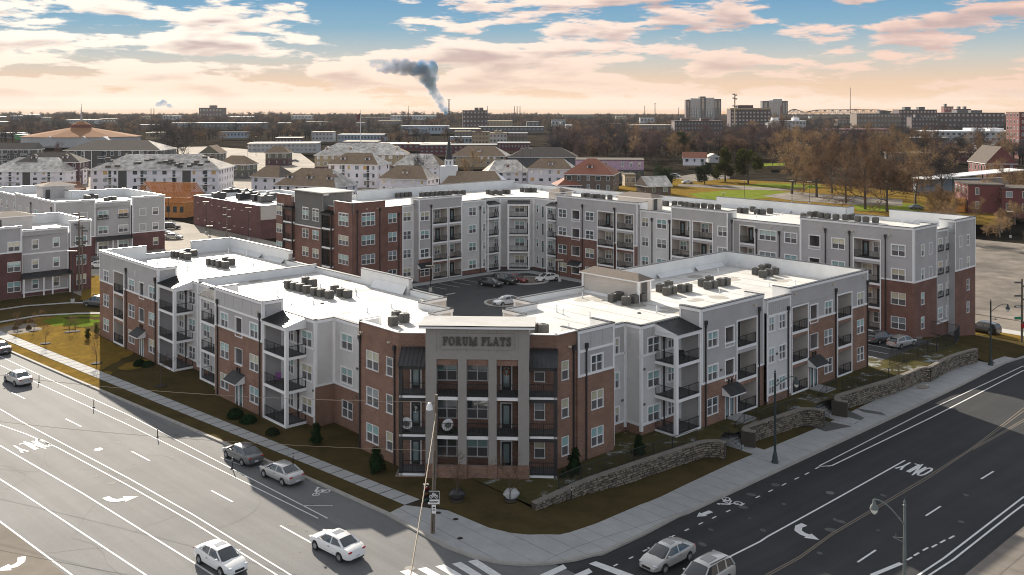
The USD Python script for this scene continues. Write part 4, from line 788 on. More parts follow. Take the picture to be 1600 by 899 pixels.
for v in np.arange(15, 74, 3.05): box_uv(FB, 'roof_seam', -2.7 if v > 30 else -.8, 13.0 if v > 22 else 6.0, v, v + .07, DECK + .003, DECK + .016, 'seam_grey')
st = MB()
for k in range(26):
    c = uv(R.uniform(18, 57), R.uniform(1, 13)) if k % 2 else uv(R.uniform(-1, 12), R.uniform(22, 72)); q = unary_union([Point(c[0] + R.uniform(-1, 1), c[1] + R.uniform(-.6, .6)).buffer(R.uniform(.3, 1.1), 5) for _ in range(4)]); st.poly(q, DECK + .002 + .0001 * k)
put(FB, 'ponding_stain', st, 'stain_grey', kind='stuff')
for p in ((25, 3), (38, 8), (52, 5), (3, 30), (6, 44), (4, 66)): c = uv(*p); put(FB, 'roof_drain', MB().lathe([(.22, DECK), (.2, DECK + .1), (.05, DECK + .14), (0, DECK + .14)], (c[0], c[1], 0), 10), 'ac_case')
# stair penthouse on the right wing
hx = [(29.2, 6.6), (31.2, 6.6), (31.2, 15.0), (29.2, 15.0)]
put(FB, 'penthouse', MB().prism(Polygon([uv(*p) for p in hx]), DECK, 12.55), 'siding_cream')
for u, v in hx: box_uv(FB, 'corner_trim', u - .12, u + .12, v - .12, v + .12, DECK, 12.54, 'trim_white')
box_uv(FB, 'penthouse_door', 29.75, 30.7, 6.53, 6.6, DECK, 12.2, 'door_dark'); box_uv(FB, 'base_trim', 29.1, 29.19, 6.8, 14.8, DECK, DECK + .3, 'trim_white')
e = .35; a, b, c, d = 29.2 - e, 31.2 + e, 6.6 - e, 15.0 + e; pts = [(a, c, 12.5), (b, c, 12.5), (b, d, 12.5), (a, d, 12.5), (30.2, c + 1.2, 13.15), (30.2, d - 1.2, 13.15)]
put(FB, 'hip_roof', MB().add([[*uv(p[0], p[1]), p[2]] for p in pts], [[0, 1, 4], [2, 3, 5], [1, 2, 5], [1, 5, 4], [3, 0, 4], [3, 4, 5]]), 'roof_brown')
box_uv(FB, 'eaves', a, b, c, d, 12.36, 12.495, 'trim_white')
# projecting balcony towers
def fr_uv(p1, p2): return Fr(uv(*p1), uv(*p2))
tower(FB, fr_uv((-5.5, 54.4), (-5.5, 49.65)), .02, 4.75, 2.4, +1, FLOORS[:3], 10.1, 10.72)
tower(FB, fr_uv((-4.5, 44.7), (-4.5, 38.12)), 0, 6.58, 1.4, -1, FLOORS[:3], 9.95, 10.6, awn='metal_seam')
tower(FB, fr_uv((-5.72, 27.2), (-5.72, 22.47)), .02, 4.73, 2.32, +1, FLOORS[:3], 10.1, 10.7)
tower(FB, fr_uv((20.55, -5.35), (24.5, -5.35)), 0, 3.93, 2.65, -1, FLOORS[:3], 10.0, 10.68, awn='metal_seam')
# the sign block: four stucco piers, three bays, brick base, cornice
SG = fr_uv((-3.13, 3.2), (3.15, -3.18)); CHF = FRS['CH']
put(FB, 'sign_block', MB().box(0, 8.88, -3.0, 0, 10.3, 13.0, SG), 'stucco_grey')
for a, b in ((0, .94), (2.79, 3.53), (5.4, 6.11), (7.95, 8.88)):
    put(FB, 'pier', MB().box(a, b, -.75, -.003, 1.32, 10.3, SG), 'stucco_grey'); put(FB, 'pier_base', MB().box(a - .04, b + .04, -.8, .06, -.4, 1.32, SG), 'brick_corner')
for a, b in ((.0, .25), (8.63, 8.88)): put(FB, 'side_wall', MB().box(a, b, -2.35, -.76, .3, 10.3, SG), 'stucco_grey')
for s in (.94, 2.79, 3.53, 5.4, 6.11, 7.95): put(FB, 'stucco_joint', MB().box(s - .012, s + .012, .0005, .006, 10.9, 12.95, SG), 'stucco_dark')
for a, b in ((.94, 2.79), (3.53, 5.4), (6.11, 7.95)):
    put(FB, 'brick_infill', MB().box(a + .045, b - .045, -.35, -.05, -.4, 1.15, SG), 'brick_corner')
    put(FB, 'lintel', MB().box(a + .003, b - .003, -.5, -.12, 9.75, 10.3, SG), 'brick_corner')
    for f in FLOORS[:3]:
        bq = put(FB, 'balcony', MB().box(a + .003, b - .003, -2.3, -.1, f - .29, f - .01, SG), 'trim_white' if f > 1 else 'deck_floor')
        put(bq, 'floor', MB().quad([(a, -2.3, f), (b, -2.3, f), (b, -.15, f), (a, -.15, f)], SG), 'deck_floor')
        if f > 1: put(bq, 'railing', railing_mb(MB(), SG, a + .01, b - .01, -.2, f), 'rail_black')
cp = put(FB, 'cornice', MB().box(-.5, 9.38, -3.3, .48, 13.003, 13.22, SG), 'trim_white'); put(cp, 'cap', MB().box(-.53, 9.41, -3.33, .51, 13.223, 13.28, SG), 'concrete_pale')
for a, b, w in ((-.53, 9.41, 0),): put(cp, 'drip_edge', MB().box(a, b, .512, .53, 13.2, 13.29, SG), 'metal_black')
# side balconies in black steel
for s0, s1, side, m in ((-2.37, -.02, -1, 'metal_black'), (8.9, 11.31, +1, 'metal_seam')):
    d = 1.95; pa, pb = (s0, s0 + .32) if side < 0 else (s1 - .32, s1)
    put(FB, 'balcony_post', MB().box(pa, pb, -.62, -.3, -.3, 9.55, SG), 'metal_black')
    for f in FLOORS[:3]:
        bq = put(FB, 'balcony', MB().box(s0 + .02, s1 - .02, -.28 - d, -.3, f - .2, f - .01, SG), 'trim_white')
        put(bq, 'beam', MB().box(s0, s1, -.5, -.32, f - .5, f - .21, SG), 'metal_black'); put(bq, 'floor', MB().quad([(s0 + .03, -.28 - d, f), (s1 - .03, -.28 - d, f), (s1 - .03, -.36, f), (s0 + .03, -.36, f)], SG), 'deck_floor')
        rl = railing_mb(MB(), SG, s0 + .05, s1 - .05, -.42, f); sp = pa + .1 if side < 0 else pb - .1; f2 = Fr(SG.pt(sp, -.45, 0)[:2], SG.pt(sp, -.3 - d, 0)[:2]); railing_mb(rl, f2, .1, d - .3, 0, f); put(bq, 'railing', rl, 'rail_black')
    put(FB, 'beam', MB().box(s0, s1, -.55, -.3, 9.3, 9.6, SG), 'metal_black')
    v = SG(np.array([(s0 - .1, -.28 - d, 10.75), (s1 + .05, -.28 - d, 10.75), (s1 + .05, -.1, 9.62), (s0 - .1, -.1, 9.62), (s0 - .1, -.28 - d, 9.6), (s1 + .05, -.28 - d, 9.6)]))
    aw = put(FB, 'awning', MB().add(v, [[0, 3, 2, 1]]).add(v, [[0, 4, 3], [1, 2, 5]]), m); rb = MB()
    for i in range(7):
        s = s0 - .05 + i * .38; rb.add(SG(np.array([(s - .025, -.28 - d, 10.76), (s + .025, -.28 - d, 10.76), (s + .025, -.1, 9.63), (s - .025, -.1, 9.63), (s - .025, -.28 - d, 10.83), (s + .025, -.28 - d, 10.83), (s + .025, -.1, 9.7), (s - .025, -.1, 9.7)])), [[4, 7, 6, 5], [0, 4, 5, 1], [1, 5, 6, 2], [2, 6, 7, 3], [3, 7, 4, 0]])
    put(aw, 'seams', rb, 'metal_seam'); put(FB, 'brick_plinth', MB().box(s0 - .3, s1, -.3 - d, -.1, -.4, .14, SG), 'brick_corner')
# lettering: slab-serif capitals standing off a raised stucco panel
def serif(ch):
    T, t, S = .26, .15, .10                            # thick and thin strokes, serif height, for capitals 1 high
    ln = lambda pts, w: LineString(pts).buffer(w / 2, cap_style=2, join_style=2); bx = lambda a, b, c, d: sbox(a, c, b, d)
    if ch == 'F': q = [bx(.1, .36, 0, 1), bx(0, .46, 0, S), bx(0, .8, 1 - .13, 1), bx(.68, .8, .66, 1), bx(.36, .6, .44, .57), bx(.5, .6, .34, .67), bx(0, .12, .9, 1)]
    elif ch == 'O': q = [shapely.affinity.scale(Point(.5, .5).buffer(.5, 12), 1.0, 1.04).difference(shapely.affinity.scale(Point(.5, .5).buffer(.5, 12), .50, .76))]
    elif ch == 'R': q = [bx(.1, .36, 0, 1), bx(0, .46, 0, S), bx(0, .5, .87, 1), ln([(.3, .935), (.55, .93), (.68, .82), (.68, .65), (.55, .53), (.3, .5)], .17), ln([(.45, .52), (.74, .05)], .24), bx(.62, .92, 0, S)]
    elif ch == 'U': q = [ln([(.23, 1), (.23, .3), (.35, .1), (.5, .07), (.66, .1), (.77, .3), (.77, 1)], .17), bx(.1, .36, .3, 1), bx(0, .46, 1 - S, 1), bx(.58, .98, 1 - S, 1)]
    elif ch == 'M': q = [bx(.08, .23, 0, 1), bx(.97, 1.23, 0, 1), ln([(.16, 1), (.63, .06), (1.1, 1)], .22), bx(0, .36, 0, S), bx(.84, 1.34, 0, S), bx(0, .3, 1 - S, 1), bx(1.0, 1.34, 1 - S, 1)]
    elif ch == 'L': q = [bx(.1, .36, 0, 1), bx(0, .78, 0, .13), bx(.66, .78, 0, .36), bx(0, .48, 1 - S, 1)]
    elif ch == 'A': q = [ln([(.14, .05), (.46, 1)], .13), ln([(.46, 1), (.82, .05)], .24), bx(.24, .7, .28, .39), bx(0, .32, 0, S), bx(.62, 1.02, 0, S)]
    elif ch == 'T': q = [bx(.32, .58, 0, 1), bx(.2, .7, 0, S), bx(0, .9, .87, 1), bx(0, .11, .66, 1), bx(.79, .9, .66, 1)]
    elif ch == 'S': q = [ln([(.68, .76), (.58, .92), (.34, .93), (.15, .8), (.18, .62), (.36, .53), (.55, .45), (.66, .28), (.56, .1), (.32, .06), (.1, .16), (.06, .26)], .2), bx(.6, .7, .66, 1.0), bx(.03, .13, 0, .36)]
    g = unary_union(q).buffer(.002); return g
WID = {'F': .86, 'O': 1.06, 'R': .96, 'U': 1.04, 'M': 1.40, 'L': .84, 'A': 1.04, 'T': .96, 'S': .78, ' ': .42}
pn = put(FB, 'sign_panel', MB().box(1.32, 7.6, .001, .07, 11.22, 12.5, SG), 'stucco_grey')
pf = MB()
for q in ((1.28, 1.36, 11.18, 12.54), (7.56, 7.64, 11.18, 12.54)): pf.box(q[0], q[1], .002, .10, q[2], q[3], SG)
pf.box(1.36, 7.56, .002, .10, 12.46, 12.54, SG).box(1.36, 7.56, .002, .10, 11.18, 11.26, SG); put(pn, 'frame', pf, 'stucco_grey')
text = 'FORUM FLATS'; tot = sum(WID[c] for c in text); k = 5.9 / tot; x = 1.5
for ch in text:
    if ch != ' ':
        g = shapely.affinity.translate(shapely.affinity.scale(serif(ch), k * .92, .74, origin=(0, 0)), x, 11.52); m = MB()
        for gg in getattr(g, 'geoms', [g]):
            tm_ = trimesh.creation.extrude_polygon(gg, .09, engine='earcut'); v = np.asarray(tm_.vertices); m.add(SG(np.column_stack([v[:, 0], .12 + v[:, 2], v[:, 1]])), tm_.faces)
        put(pn, 'letter', m, 'letter_dark')
    x += WID[ch] * k
scuppers(FB, [(211, 432), (246, 413), (279, 411), (284, 416), (293, 424), (317, 426), (357, 397), (386, 411), (396, 415), (424, 422), (385, 402)], DECK)
scuppers(FB, [(434, 464), (455, 476), (490, 476), (501, 450), (534, 450), (557, 463), (574, 489), (612, 482), (594, 507), (636, 493), (556, 456)], DECK)
scuppers(FB, [(870, 488), (880, 492), (922, 498), (910, 466), (1026, 489), (889, 516), (1122, 428), (1202, 448), (1243, 446), (1296, 434), (1153, 417), (1124, 459)], DECK)
# wall lamps, vents and meter boxes
for n, ss in {'L1': [(19.6, 10.9)], 'L5': [(10.0, 10.7)], 'L9': [(.6, 10.9), (5.0, 10.8)], 'R9': [(1.5, 10.6)], 'R5': [(9.3, 11.0)], 'R3': [(1.0, 11.2), (9.3, 11.2), (16.6, 11.2)], 'R6': [(3.0, 10.3)]}.items():
    for s, z in ss:
        if s < FRS[n].L: put(FB, 'wall_lamp', MB().box(s - .11, s + .11, .01, .26, z, z + .16, FRS[n]), 'lamp_casing')
for n, s, z in (('L8', 4.0, 3.5), ('R6', .4, 3.0), ('R6', .4, 6.4), ('R7', 4.3, 3.1), ('L7', 6.1, 3.6), ('L8', 4.2, 6.3), ('R5', 3.3, 5.2), ('R4', 1.95, 5.2), ('R4', 2.1, 2.3)): put(FB, 'dryer_vent', MB().box(s - .13, s + .13, .004, .1, z, z + .2, FRS[n]), 'ac_case')
# balcony furniture that can be made out
def chair(q, z, rot, mat, label, kind='egg'):
    t = thing('balcony_chair', label, 'chair', (q[0], q[1], z), rot, world_coords=False)
    if kind == 'egg':
        pr_ = [(.0, .0), (.2, .03), (.38, .12), (.5, .26), (.53, .30), (.47, .28), (.36, .16), (.2, .07), (0, .04)]; d = MB().lathe(pr_, n=16).done(); c, q = math.cos(.9), math.sin(.9); v = d[0]; v = np.column_stack([v[:, 0], v[:, 1] * c - v[:, 2] * q, v[:, 1] * q + v[:, 2] * c + .62])
        put(t, 'shell', (v, d[1]), mat, smooth=40); put(t, 'cushion', MB().tm(trimesh.creation.icosphere(1, .3), np.array([[1, 0, 0, 0], [0, .8 * c, -.3 * q, -.14], [0, .8 * q, .3 * c, .73], [0, 0, 0, 1]])), 'ac_case', smooth=True); put(t, 'stand', MB().lathe([(.34, 0), (.34, .04), (.05, .06), (.05, .62)]), 'rail_black')
    else:
        put(t, 'seat', MB().box(-.28, .28, -.28, .28, .36, .46), mat); put(t, 'back', MB().box(-.28, .28, .22, .3, .46, .95), mat)
        for x in (-.25, .25):
            for y in (-.25, .25): put(t, 'leg', MB().box(x - .03, x + .03, y - .03, y + .03, 0, .36), 'rail_black')
p = SG.pt(-1.85, -.95, 0); chair(p, FLOORS[1], 30, 'trim_white', 'white egg chair on the second floor balcony left of the sign block')
p = SG.pt(1.9, -.75, 0); chair(p, FLOORS[1], -20, 'trim_white', 'white round chair on the second floor balcony in the first bay under the sign')
p = FRS['R3'].pt(1.3, -.9, 0); chair(p, FLOORS[1], 60, 'rail_black', 'black chair on the middle balcony beside the downpipe of the brick right wing', 'std')
p = fr_uv((20.55, -5.35), (24.5, -5.35)).pt(2.4, -1.2, 0); chair(p, FLOORS[2], 160, 'rail_black', 'black chair on the top corner balcony of the right wing', 'std')
p = FRS['R3'].pt(12.6, -.9, 0); chair(p, FLOORS[1], 100, 'rail_black', 'black chair on the middle balcony nearest the right end of the front building', 'std')
p = fr_uv((-5.72, 27.2), (-5.72, 22.47)).pt(1.2, -1.1, 0); chair(p, FLOORS[1], 10, 'cloth_purple', 'purple covered chair on the middle corner balcony of the left wing', 'std')
def wreath(fr, s, z, mat, label):
    p = fr.pt(s, .10, z); t = thing('door_wreath', label, 'wreath', tuple(p)); rg = MB(); n = 14
    for i in range(n): a, b = i * 6.2832 / n, (i + 1) * 6.2832 / n; rg.tube(fr.pt(s + .24 * math.cos(a), .10, z + .24 * math.sin(a)), fr.pt(s + .24 * math.cos(b), .10, z + .24 * math.sin(b)), .075, n=6)
    put(t, 'ring', rg, mat); put(t, 'bow', MB().box(s - .04, s + .04, .11, .16, z - .45, z - .12, fr), 'trim_white'); return t
wreath(CHF, 9.58, FLOORS[2] + 1.6, 'rust', 'brown wreath with white ribbon on the top door in the right bay under the sign'); wreath(CHF, 1.56, FLOORS[1] + 1.65, 'metal_black', 'dark round wreath on the second floor door left of the sign block')
# rooftop condensers
G1 = 'air conditioners in the cluster near the far end of the left wing'
ac_row([(272, 402), (278, 402.5), (286, 404), (293, 406), (295, 398), (303, 400.5)], DECK, 'grey air conditioner in the first cluster from the far end of the left wing roof', G1)
ac_row([(327.5, 414), (335, 415.5), (343, 418), (352, 419.5), (352, 412), (361.5, 414.5)], DECK, 'grey air conditioner in the second cluster from the far end of the left wing roof', 'air conditioners in the second cluster of the left wing')
ac_row([(450.5, 450.5), (460, 453), (469, 455.5), (480, 458.5), (477.5, 444.5), (489, 448), (492, 462), (502, 464), (514.5, 467), (523, 458), (533, 463.5), (543.5, 466)], DECK, 'grey air conditioner in the long double row on the middle of the left wing roof', 'air conditioners in the long row of the left wing')
ac_row([(614, 509), (619.5, 500), (632, 504)], DECK, 'grey air conditioner in the trio on the brick corner roof left of the sign', 'air conditioners in the trio beside the sign')
ac_row([(834, 520), (849, 521.5)], DECK, 'grey air conditioner just right of the sign block on the corner roof', 'air conditioners right of the sign')
ac_row([(957, 472), (967, 469), (978.5, 476.5), (978, 466), (991, 474), (1003, 471.5)], DECK, 'dark air conditioner in the cluster at the foot of the roof penthouse', 'air conditioners beside the penthouse')
ac_row([(1031.5, 456), (1042, 461.5), (1051, 459.5), (1045, 451), (1065, 457), (1075, 456)], DECK, 'grey air conditioner in the cluster right of the roof penthouse', 'air conditioners right of the penthouse')
ac_row([(1097, 447.5), (1106, 452), (1115, 450.5), (1108.5, 443), (1126, 447), (1135, 446)], DECK, 'grey air conditioner in the middle cluster on the right wing roof', 'air conditioners in the middle of the right wing')
ac_row([(1181, 429.5), (1192, 434), (1202, 431.5), (1191, 425), (1200, 423.5), (1211, 429)], DECK, 'grey air conditioner in the last cluster towards the end of the right wing roof', 'air conditioners towards the end of the right wing')
# ================================================================ the four-storey building behind the courtyard
RB_ = thing('apartment_building', 'four storey brick and grey apartment building wrapping the courtyard behind the sign building', 'building', (*uv(74, 76), 0))
SCH2 = dict(SCH, brick='brick_rear'); RD = 13.45
RFS = {s[0]: facade(RB_, s, RD, 4, SCH2, light=s[0] in ('A3', 'A5', 'A6', 'A7', 'A8', 'C2')) for s in REAR_FACADES}
def link(p1, p2, top, mat):
    fr = Fr(uv(*p1), uv(*p2))
    if fr.L > .02: put(RB_, 'brick_wall' if 'brick' in mat else 'siding_wall', MB().quad([(0, 0, -3), (fr.L, 0, -3), (fr.L, 0, top - .02), (0, 0, top - .02)], fr), mat); parapet(RB_, fr, 0, fr.L, RD, top, back=fr.L > 1)
for a, b in zip(REAR_FACADES[:-1], REAR_FACADES[1:]):
    if a[2] != b[1]: link(a[2], b[1], max(a[3], b[3]), 'stucco_dark' if 'B7' in (a[0], b[0]) else 'brick_rear' if a[0] in ('B9', 'B8', 'B6', 'B5') else 'siding_grey')
back = [(96.3, -3.3), (96.3, 10), (96.3, 16.5), (94.3, 16.5), (94.3, 42), (94.3, 97.5), (70, 97.5), (52, 97.5), (52, 103.5), (37.6, 103.5)]
tops = [15.3, 14.1, 15.3, 15.3, 14.6, 15.3, 15.3, 14.5, 14.5]
for a, b, t in zip(back[:-1], back[1:], tops): link(a, b, t, 'siding_grey')
for s0, s1 in ((2, 7), (13, 20), (24, 33), (36, 43), (46, 52)): saddle(RB_, Fr(uv(94.3, 42), uv(94.3, 97.5)), s0, s1, RD)
for s0, s1 in ((1, 8), (10, 14), (16, 24)): saddle(RB_, Fr(uv(94.3, 16.5), uv(94.3, 42)), s0, s1, RD)
saddle(RB_, Fr(uv(96.3, -3.3), uv(96.3, 10)), 3, 9, RD)
out = [p for s in REAR_FACADES for p in (s[1], s[2])] + back[1:]
o2 = [out[0]] + [b for a, b in zip(out[:-1], out[1:]) if a != b]
put(RB_, 'roof', MB().poly(Polygon([tuple(uv(*p)) for p in o2]).buffer(0), RD), 'membrane')
for u0, u1, v0, v1, t in ((75.75, 78.2, 13.7, 14.0, 15.3), (74.4, 77, 64.2, 64.5, 15.3), (82.6, 82.9, -3.2, -1, 15.3), (89, 89.3, -3.2, -1, 15.3), (74.7, 77, 26.1, 26.4, 15.3), (74.7, 77, 37.1, 37.4, 15.3), (74.4, 77, 44.4, 44.7, 15.3), (60.8, 61.1, 76.1, 78.5, 15.3), (51, 51.3, 76.1, 78.5, 15.3)):
    put(RB_, 'parapet', MB().prism(Polygon([uv(u0, v0), uv(u1, v0), uv(u1, v1), uv(u0, v1)]), RD, t - .03), 'membrane_wall'); put(RB_, 'cap', MB().prism(Polygon([uv(u0 - .04, v0 - .04), uv(u1 + .04, v0 - .04), uv(u1 + .04, v1 + .04), uv(u0 - .04, v1 + .04)]), RD + (t - RD) - .028, t + .034), 'metal_black')
# penthouses
def penthouse(par, u0, u1, v0, v1, z0, h, mat, hip=True):
    put(par, 'penthouse', MB().prism(Polygon([uv(u0, v0), uv(u1, v0), uv(u1, v1), uv(u0, v1)]), z0, z0 + h), mat); e = .4
    q = [uv(u0 - e, v0 - e), uv(u1 + e, v0 - e), uv(u1 + e, v1 + e), uv(u0 - e, v1 + e)]; c = uv((u0 + u1) / 2, (v0 + v1) / 2); w = min(u1 - u0, v1 - v0) / 2 + e
    r1, r2 = (uv((u0 + u1) / 2, v0 - e + w), uv((u0 + u1) / 2, v1 + e - w)) if v1 - v0 > u1 - u0 else (uv(u0 - e + w, (v0 + v1) / 2), uv(u1 + e - w, (v0 + v1) / 2))
    V = [[*p, z0 + h] for p in q] + [[*r1, z0 + h + .7], [*r2, z0 + h + .7]]
    F = [[0, 1, 4], [1, 2, 5], [1, 5, 4], [2, 3, 5], [3, 4, 5], [3, 0, 4]] if v1 - v0 > u1 - u0 else [[0, 1, 5], [0, 5, 4], [1, 2, 5], [2, 3, 4], [2, 4, 5], [3, 0, 4]]
    put(par, 'hip_roof', MB().add(V, F), 'roof_brown')
    put(par, 'eaves', MB().prism(Polygon(q).buffer(-.02), z0 + h - .14, z0 + h - .004), 'trim_white')
    put(par, 'penthouse_door', MB().prism(Polygon([uv(u0 + .5, v0 - .05), uv(u0 + 1.5, v0 - .05), uv(u0 + 1.5, v0), uv(u0 + .5, v0)]), z0, z0 + 2.1), 'door_dark')
penthouse(RB_, 78.6, 82.0, 67.5, 70.5, RD, 1.9, 'siding_cream'); penthouse(RB_, 79.5, 82.5, 45.5, 53.5, RD, 2.2, 'siding_cream')
# corner balcony stacks in the inner corner of the courtyard
def rtower(p1, p2, s0, s1, d, side): tower(RB_, Fr(uv(*p1), uv(*p2)), s0, s1, d, side, FLOORS, 13.0, 13.5)
rtower((67.3, 75.75), (72, 75.75), .1, 3.3, 1.63, +1); rtower((75.0, 72.6), (75.0, 64.2), 5.0, 8.4, 1.58, -1)
A7 = RFS['A7']; sh = Fr(A7.pt(0, 1.7, 0)[:2], A7.pt(A7.L, 1.7, 0)[:2]); tower(RB_, sh, 1.55, 5.9, 1.68, +1, FLOORS, 13.0, 13.5); put(RB_, 'balcony_post', MB().box(1.55, 1.89, -.34, .014, -.3, 12.58, sh), 'trim_white')
# dark steel balconies on the brick end
for (p1, p2, s0, s1, side, awz) in (((37.0, 86.4), (37.0, 83.0), .05, 3.4, -1, 1), ((37.0, 97.6), (37.0, 96.5), -2.5, 1.1, +1, 1)):
    fr = Fr(uv(*p1), uv(*p2)); tower(RB_, fr, s0, s1, 1.5, -1, FLOORS, 13.0, 13.3, black=True)
put(RB_, 'cap', MB().prism(Polygon([uv(37.1, 86.0), uv(44, 86.0), uv(44, 96.9), uv(37.1, 96.9)]), 16.34, 16.5), 'concrete_pale'); put(RB_, 'dark_block', MB().prism(Polygon([uv(37.63, 86.43), uv(43.6, 86.43), uv(43.6, 96.47), uv(37.63, 96.47)]), 13, 16.3), 'stucco_dark')
for n, s, w in (('A4', .9, 0), ('C1', 5.1, 0)): awning(RB_, RFS[n], s - 1.2, s + 1.6, 2.8, mat='metal_seam')
for n, ss in {'A1': [3, 5.2], 'A4': [2.4], 'C1': [7.4, 14.2], 'C4': [2, 7, 9], 'C5': [3.6, 8.4, 13.9], 'A5': [5.2]}.items():
    for s in ss: put(RB_, 'wall_lamp', MB().box(s - .11, s + .11, .01, .26, 14.0 if n not in ('C4', 'A5') else 13.2, 14.16 if n not in ('C4', 'A5') else 13.36, RFS[n]), 'lamp_casing')
rg = lambda l: [(x, y) for x, y in l]
ac_row([(544, 311), (549, 309), (556, 311), (561, 308.5), (567, 310.5), (573, 308), (577, 309.5), (584, 308)], RD, 'dark air conditioner in the bunch on the brick end of the rear building', 'air conditioners on the brick end of the rear building')
ac_row([(621, 309), (627, 308.5), (634, 308), (640, 307.5), (659, 307.5), (667, 307), (674, 306.5), (681, 306), (688, 305.5), (695, 305.5), (702, 305), (709, 304.5), (716, 304.5), (724, 304)], RD, 'dark air conditioner in the long line on the left arm of the rear building', 'air conditioners on the left arm of the rear building')
ac_row([(763, 303.5), (769, 305), (775, 303.5), (781, 305), (787, 303), (794, 303), (816, 300), (824, 300.5), (830, 300), (835, 300.5)], RD, 'dark air conditioner in the group on the inner corner of the rear building', 'air conditioners on the inner corner of the rear building')
ac_row([(912, 309), (918, 309), (926, 310.5), (934, 310.5), (942, 311.5), (953, 312)], RD, 'dark air conditioner left of the penthouse on the right arm of the rear building', 'air conditioners left of the rear penthouse')
ac_row([(980, 315), (988, 315.5), (999, 317.5), (1008, 319), (1019, 317), (1033, 321), (1041, 322), (1054, 322), (1064, 322.5), (1073, 323.5), (1080, 325), (1089, 325.5), (1100, 325.5), (1111, 327), (1122, 327.5)], RD, 'dark air conditioner in the middle line on the right arm of the rear building', 'air conditioners in the middle line of the rear building')
ac_row([(1156, 333), (1165, 333.5), (1176, 331), (1183, 335), (1192, 335.5), (1203, 334)], RD, 'dark air conditioner in the short row before the last roof section of the rear building', 'air conditioners in the short row of the rear building')
ac_row([(1255.5, 342), (1266, 339.5), (1275, 339), (1283, 341), (1293, 342), (1306, 343.5), (1321, 344), (1331, 343.5), (1340, 346.5), (1353, 347.5), (1368, 348.5)], RD, 'dark air conditioner in the last line towards the right end of the rear building', 'air conditioners in the last line of the rear building')
scuppers(RB_, [(1213, 337), (1222, 336), (1410, 351), (1466, 351), (1476, 349), (560, 309), (1182, 340)], RD)
# ================================================================ neighbours on the left
def simple_block(name, label, segs, deck, top, back, sch, group=None):
    t = thing(name, label, 'building', (*uv(*segs[0][1]), 0)); fs = [facade(t, s, deck, 3, sch) for s in segs]
    pts = [segs[0][1]] + [s[2] for s in segs] + back
    put(t, 'roof', MB().poly(Polygon([tuple(uv(*p)) for p in pts]).buffer(0), deck), 'membrane')
    ch = [segs[-1][2]] + back + [segs[0][1]]
    for a, b in zip(ch[:-1], ch[1:]):
        fr = Fr(uv(*a), uv(*b)); put(t, 'siding_wall', MB().quad([(0, 0, 0), (fr.L, 0, 0), (fr.L, 0, top - .02), (0, 0, top - .02)], fr), sch['upper']); parapet(t, fr, 0, fr.L, deck, top)
    return t, fs
SCH3 = dict(SCH, brick='brick_plum')
N1, f1 = simple_block('apartment_building', 'nearer grey neighbour block at far left with plum brick corner and porch roof', [
    ('N0', (-20, 110.5), (-5.6, 110.5), 12.0, {'brick': 7.6}, [('W', 12.2, 14.2, (1, 2, 3), 2)]),
    ('N1', (-5.6, 111.0), (2.0, 111.0), 11.2, {'brick': .6}, [('W', 1.65, 2.8, (1, 2, 3), 1), ('W', 5.0, 6.15, (1, 2, 3), 1)]),
    ('N2', (2.0, 110.5), (5.6, 110.5), 12.2, {'brick': 7.6}, [('W', .9, 2.85, (3,), 2), ('w', 1.1, 2.75, (1, 2), 2)])], 10.2, 12.0, [(5.6, 128), (-20, 128)], SCH3)
put(N1, 'porch_roof', MB().add(f1[1](np.array([(-.05, .02, 3.95), (7.7, .02, 3.95), (7.9, 1.5, 3.35), (-.25, 1.5, 3.35), (-.05, .02, 3.7), (7.7, .02, 3.7), (7.9, 1.5, 3.15), (-.25, 1.5, 3.15)])), [[0, 3, 2, 1], [3, 7, 6, 2], [4, 5, 6, 7]]), 'metal_seam')
for s in (.1, 3.2, 4.6, 7.4): put(N1, 'porch_post', MB().box(s - .1, s + .1, 1.2, 1.4, 0, 3.2, f1[1]), 'trim_white')
put(N1, 'belt_course', MB().box(0, 7.6, .004, .07, 7.0, 7.25, f1[1]), 'trim_white')
penthouse(N1, -8, -1.5, 119, 124, 10.2, 2.6, 'siding_grey')
N2, f2 = simple_block('apartment_building', 'farther grey neighbour block at left with plum brick base and juliet balconies', [
    ('N3', (12, 195), (12, 176), 11.3, {'brick': 4}, [('W', 3, 4.5, (2, 3), 1), ('W', 8, 9.5, (2, 3), 1), ('W', 14, 15.5, (2, 3), 1)]),
    ('N4', (11, 176), (11, 148), 12.1, {'brick': 4}, [('W', 3, 4.6, (2, 3), 1), ('W', 9, 10.5, (2, 3), 1), ('W', 14, 17, (2, 3), 2), ('W', 22, 24, (2, 3), 1), ('D', 12), ('D', 26)]),
    ('N5', (11, 148), (19.2, 148), 12.1, {'brick': 4.1}, [('W', 1.8, 3.3, (2, 3), 1), ('B', 4.9, 6.6, (2, 3))]),
    ('N6', (19.2, 148.6), (27, 148.6), 11.4, {'brick': .4}, [('J', .7, 2.9, (3,), 2), ('W', .7, 2.9, (2,), 2), ('W', .7, 2.9, (1,), 2), ('J', 5.0, 7.2, (3,), 2), ('W', 5.0, 7.2, (2,), 2), ('W', 5.0, 7.2, (1,), 2)]),
    ('N7', (27, 148), (34.3, 148), 12.1, {'brick': 4.1}, [('B', 1.6, 3.1, (2, 3)), ('W', 4.4, 5.9, (2, 3), 1), ('w', 4.6, 5.8, (1,), 1)])], 10.3, 12.1, [(34.3, 172), (22, 172), (22, 195)], SCH3)
put(N2, 'porch_roof', MB().add(f2[3](np.array([(.1, .02, 3.9), (7.7, .02, 3.9), (7.9, 1.6, 3.3), (-.1, 1.6, 3.3), (-.1, 1.6, 3.1), (7.9, 1.6, 3.1)])), [[0, 3, 2, 1], [3, 4, 5, 2]]), 'metal_seam')
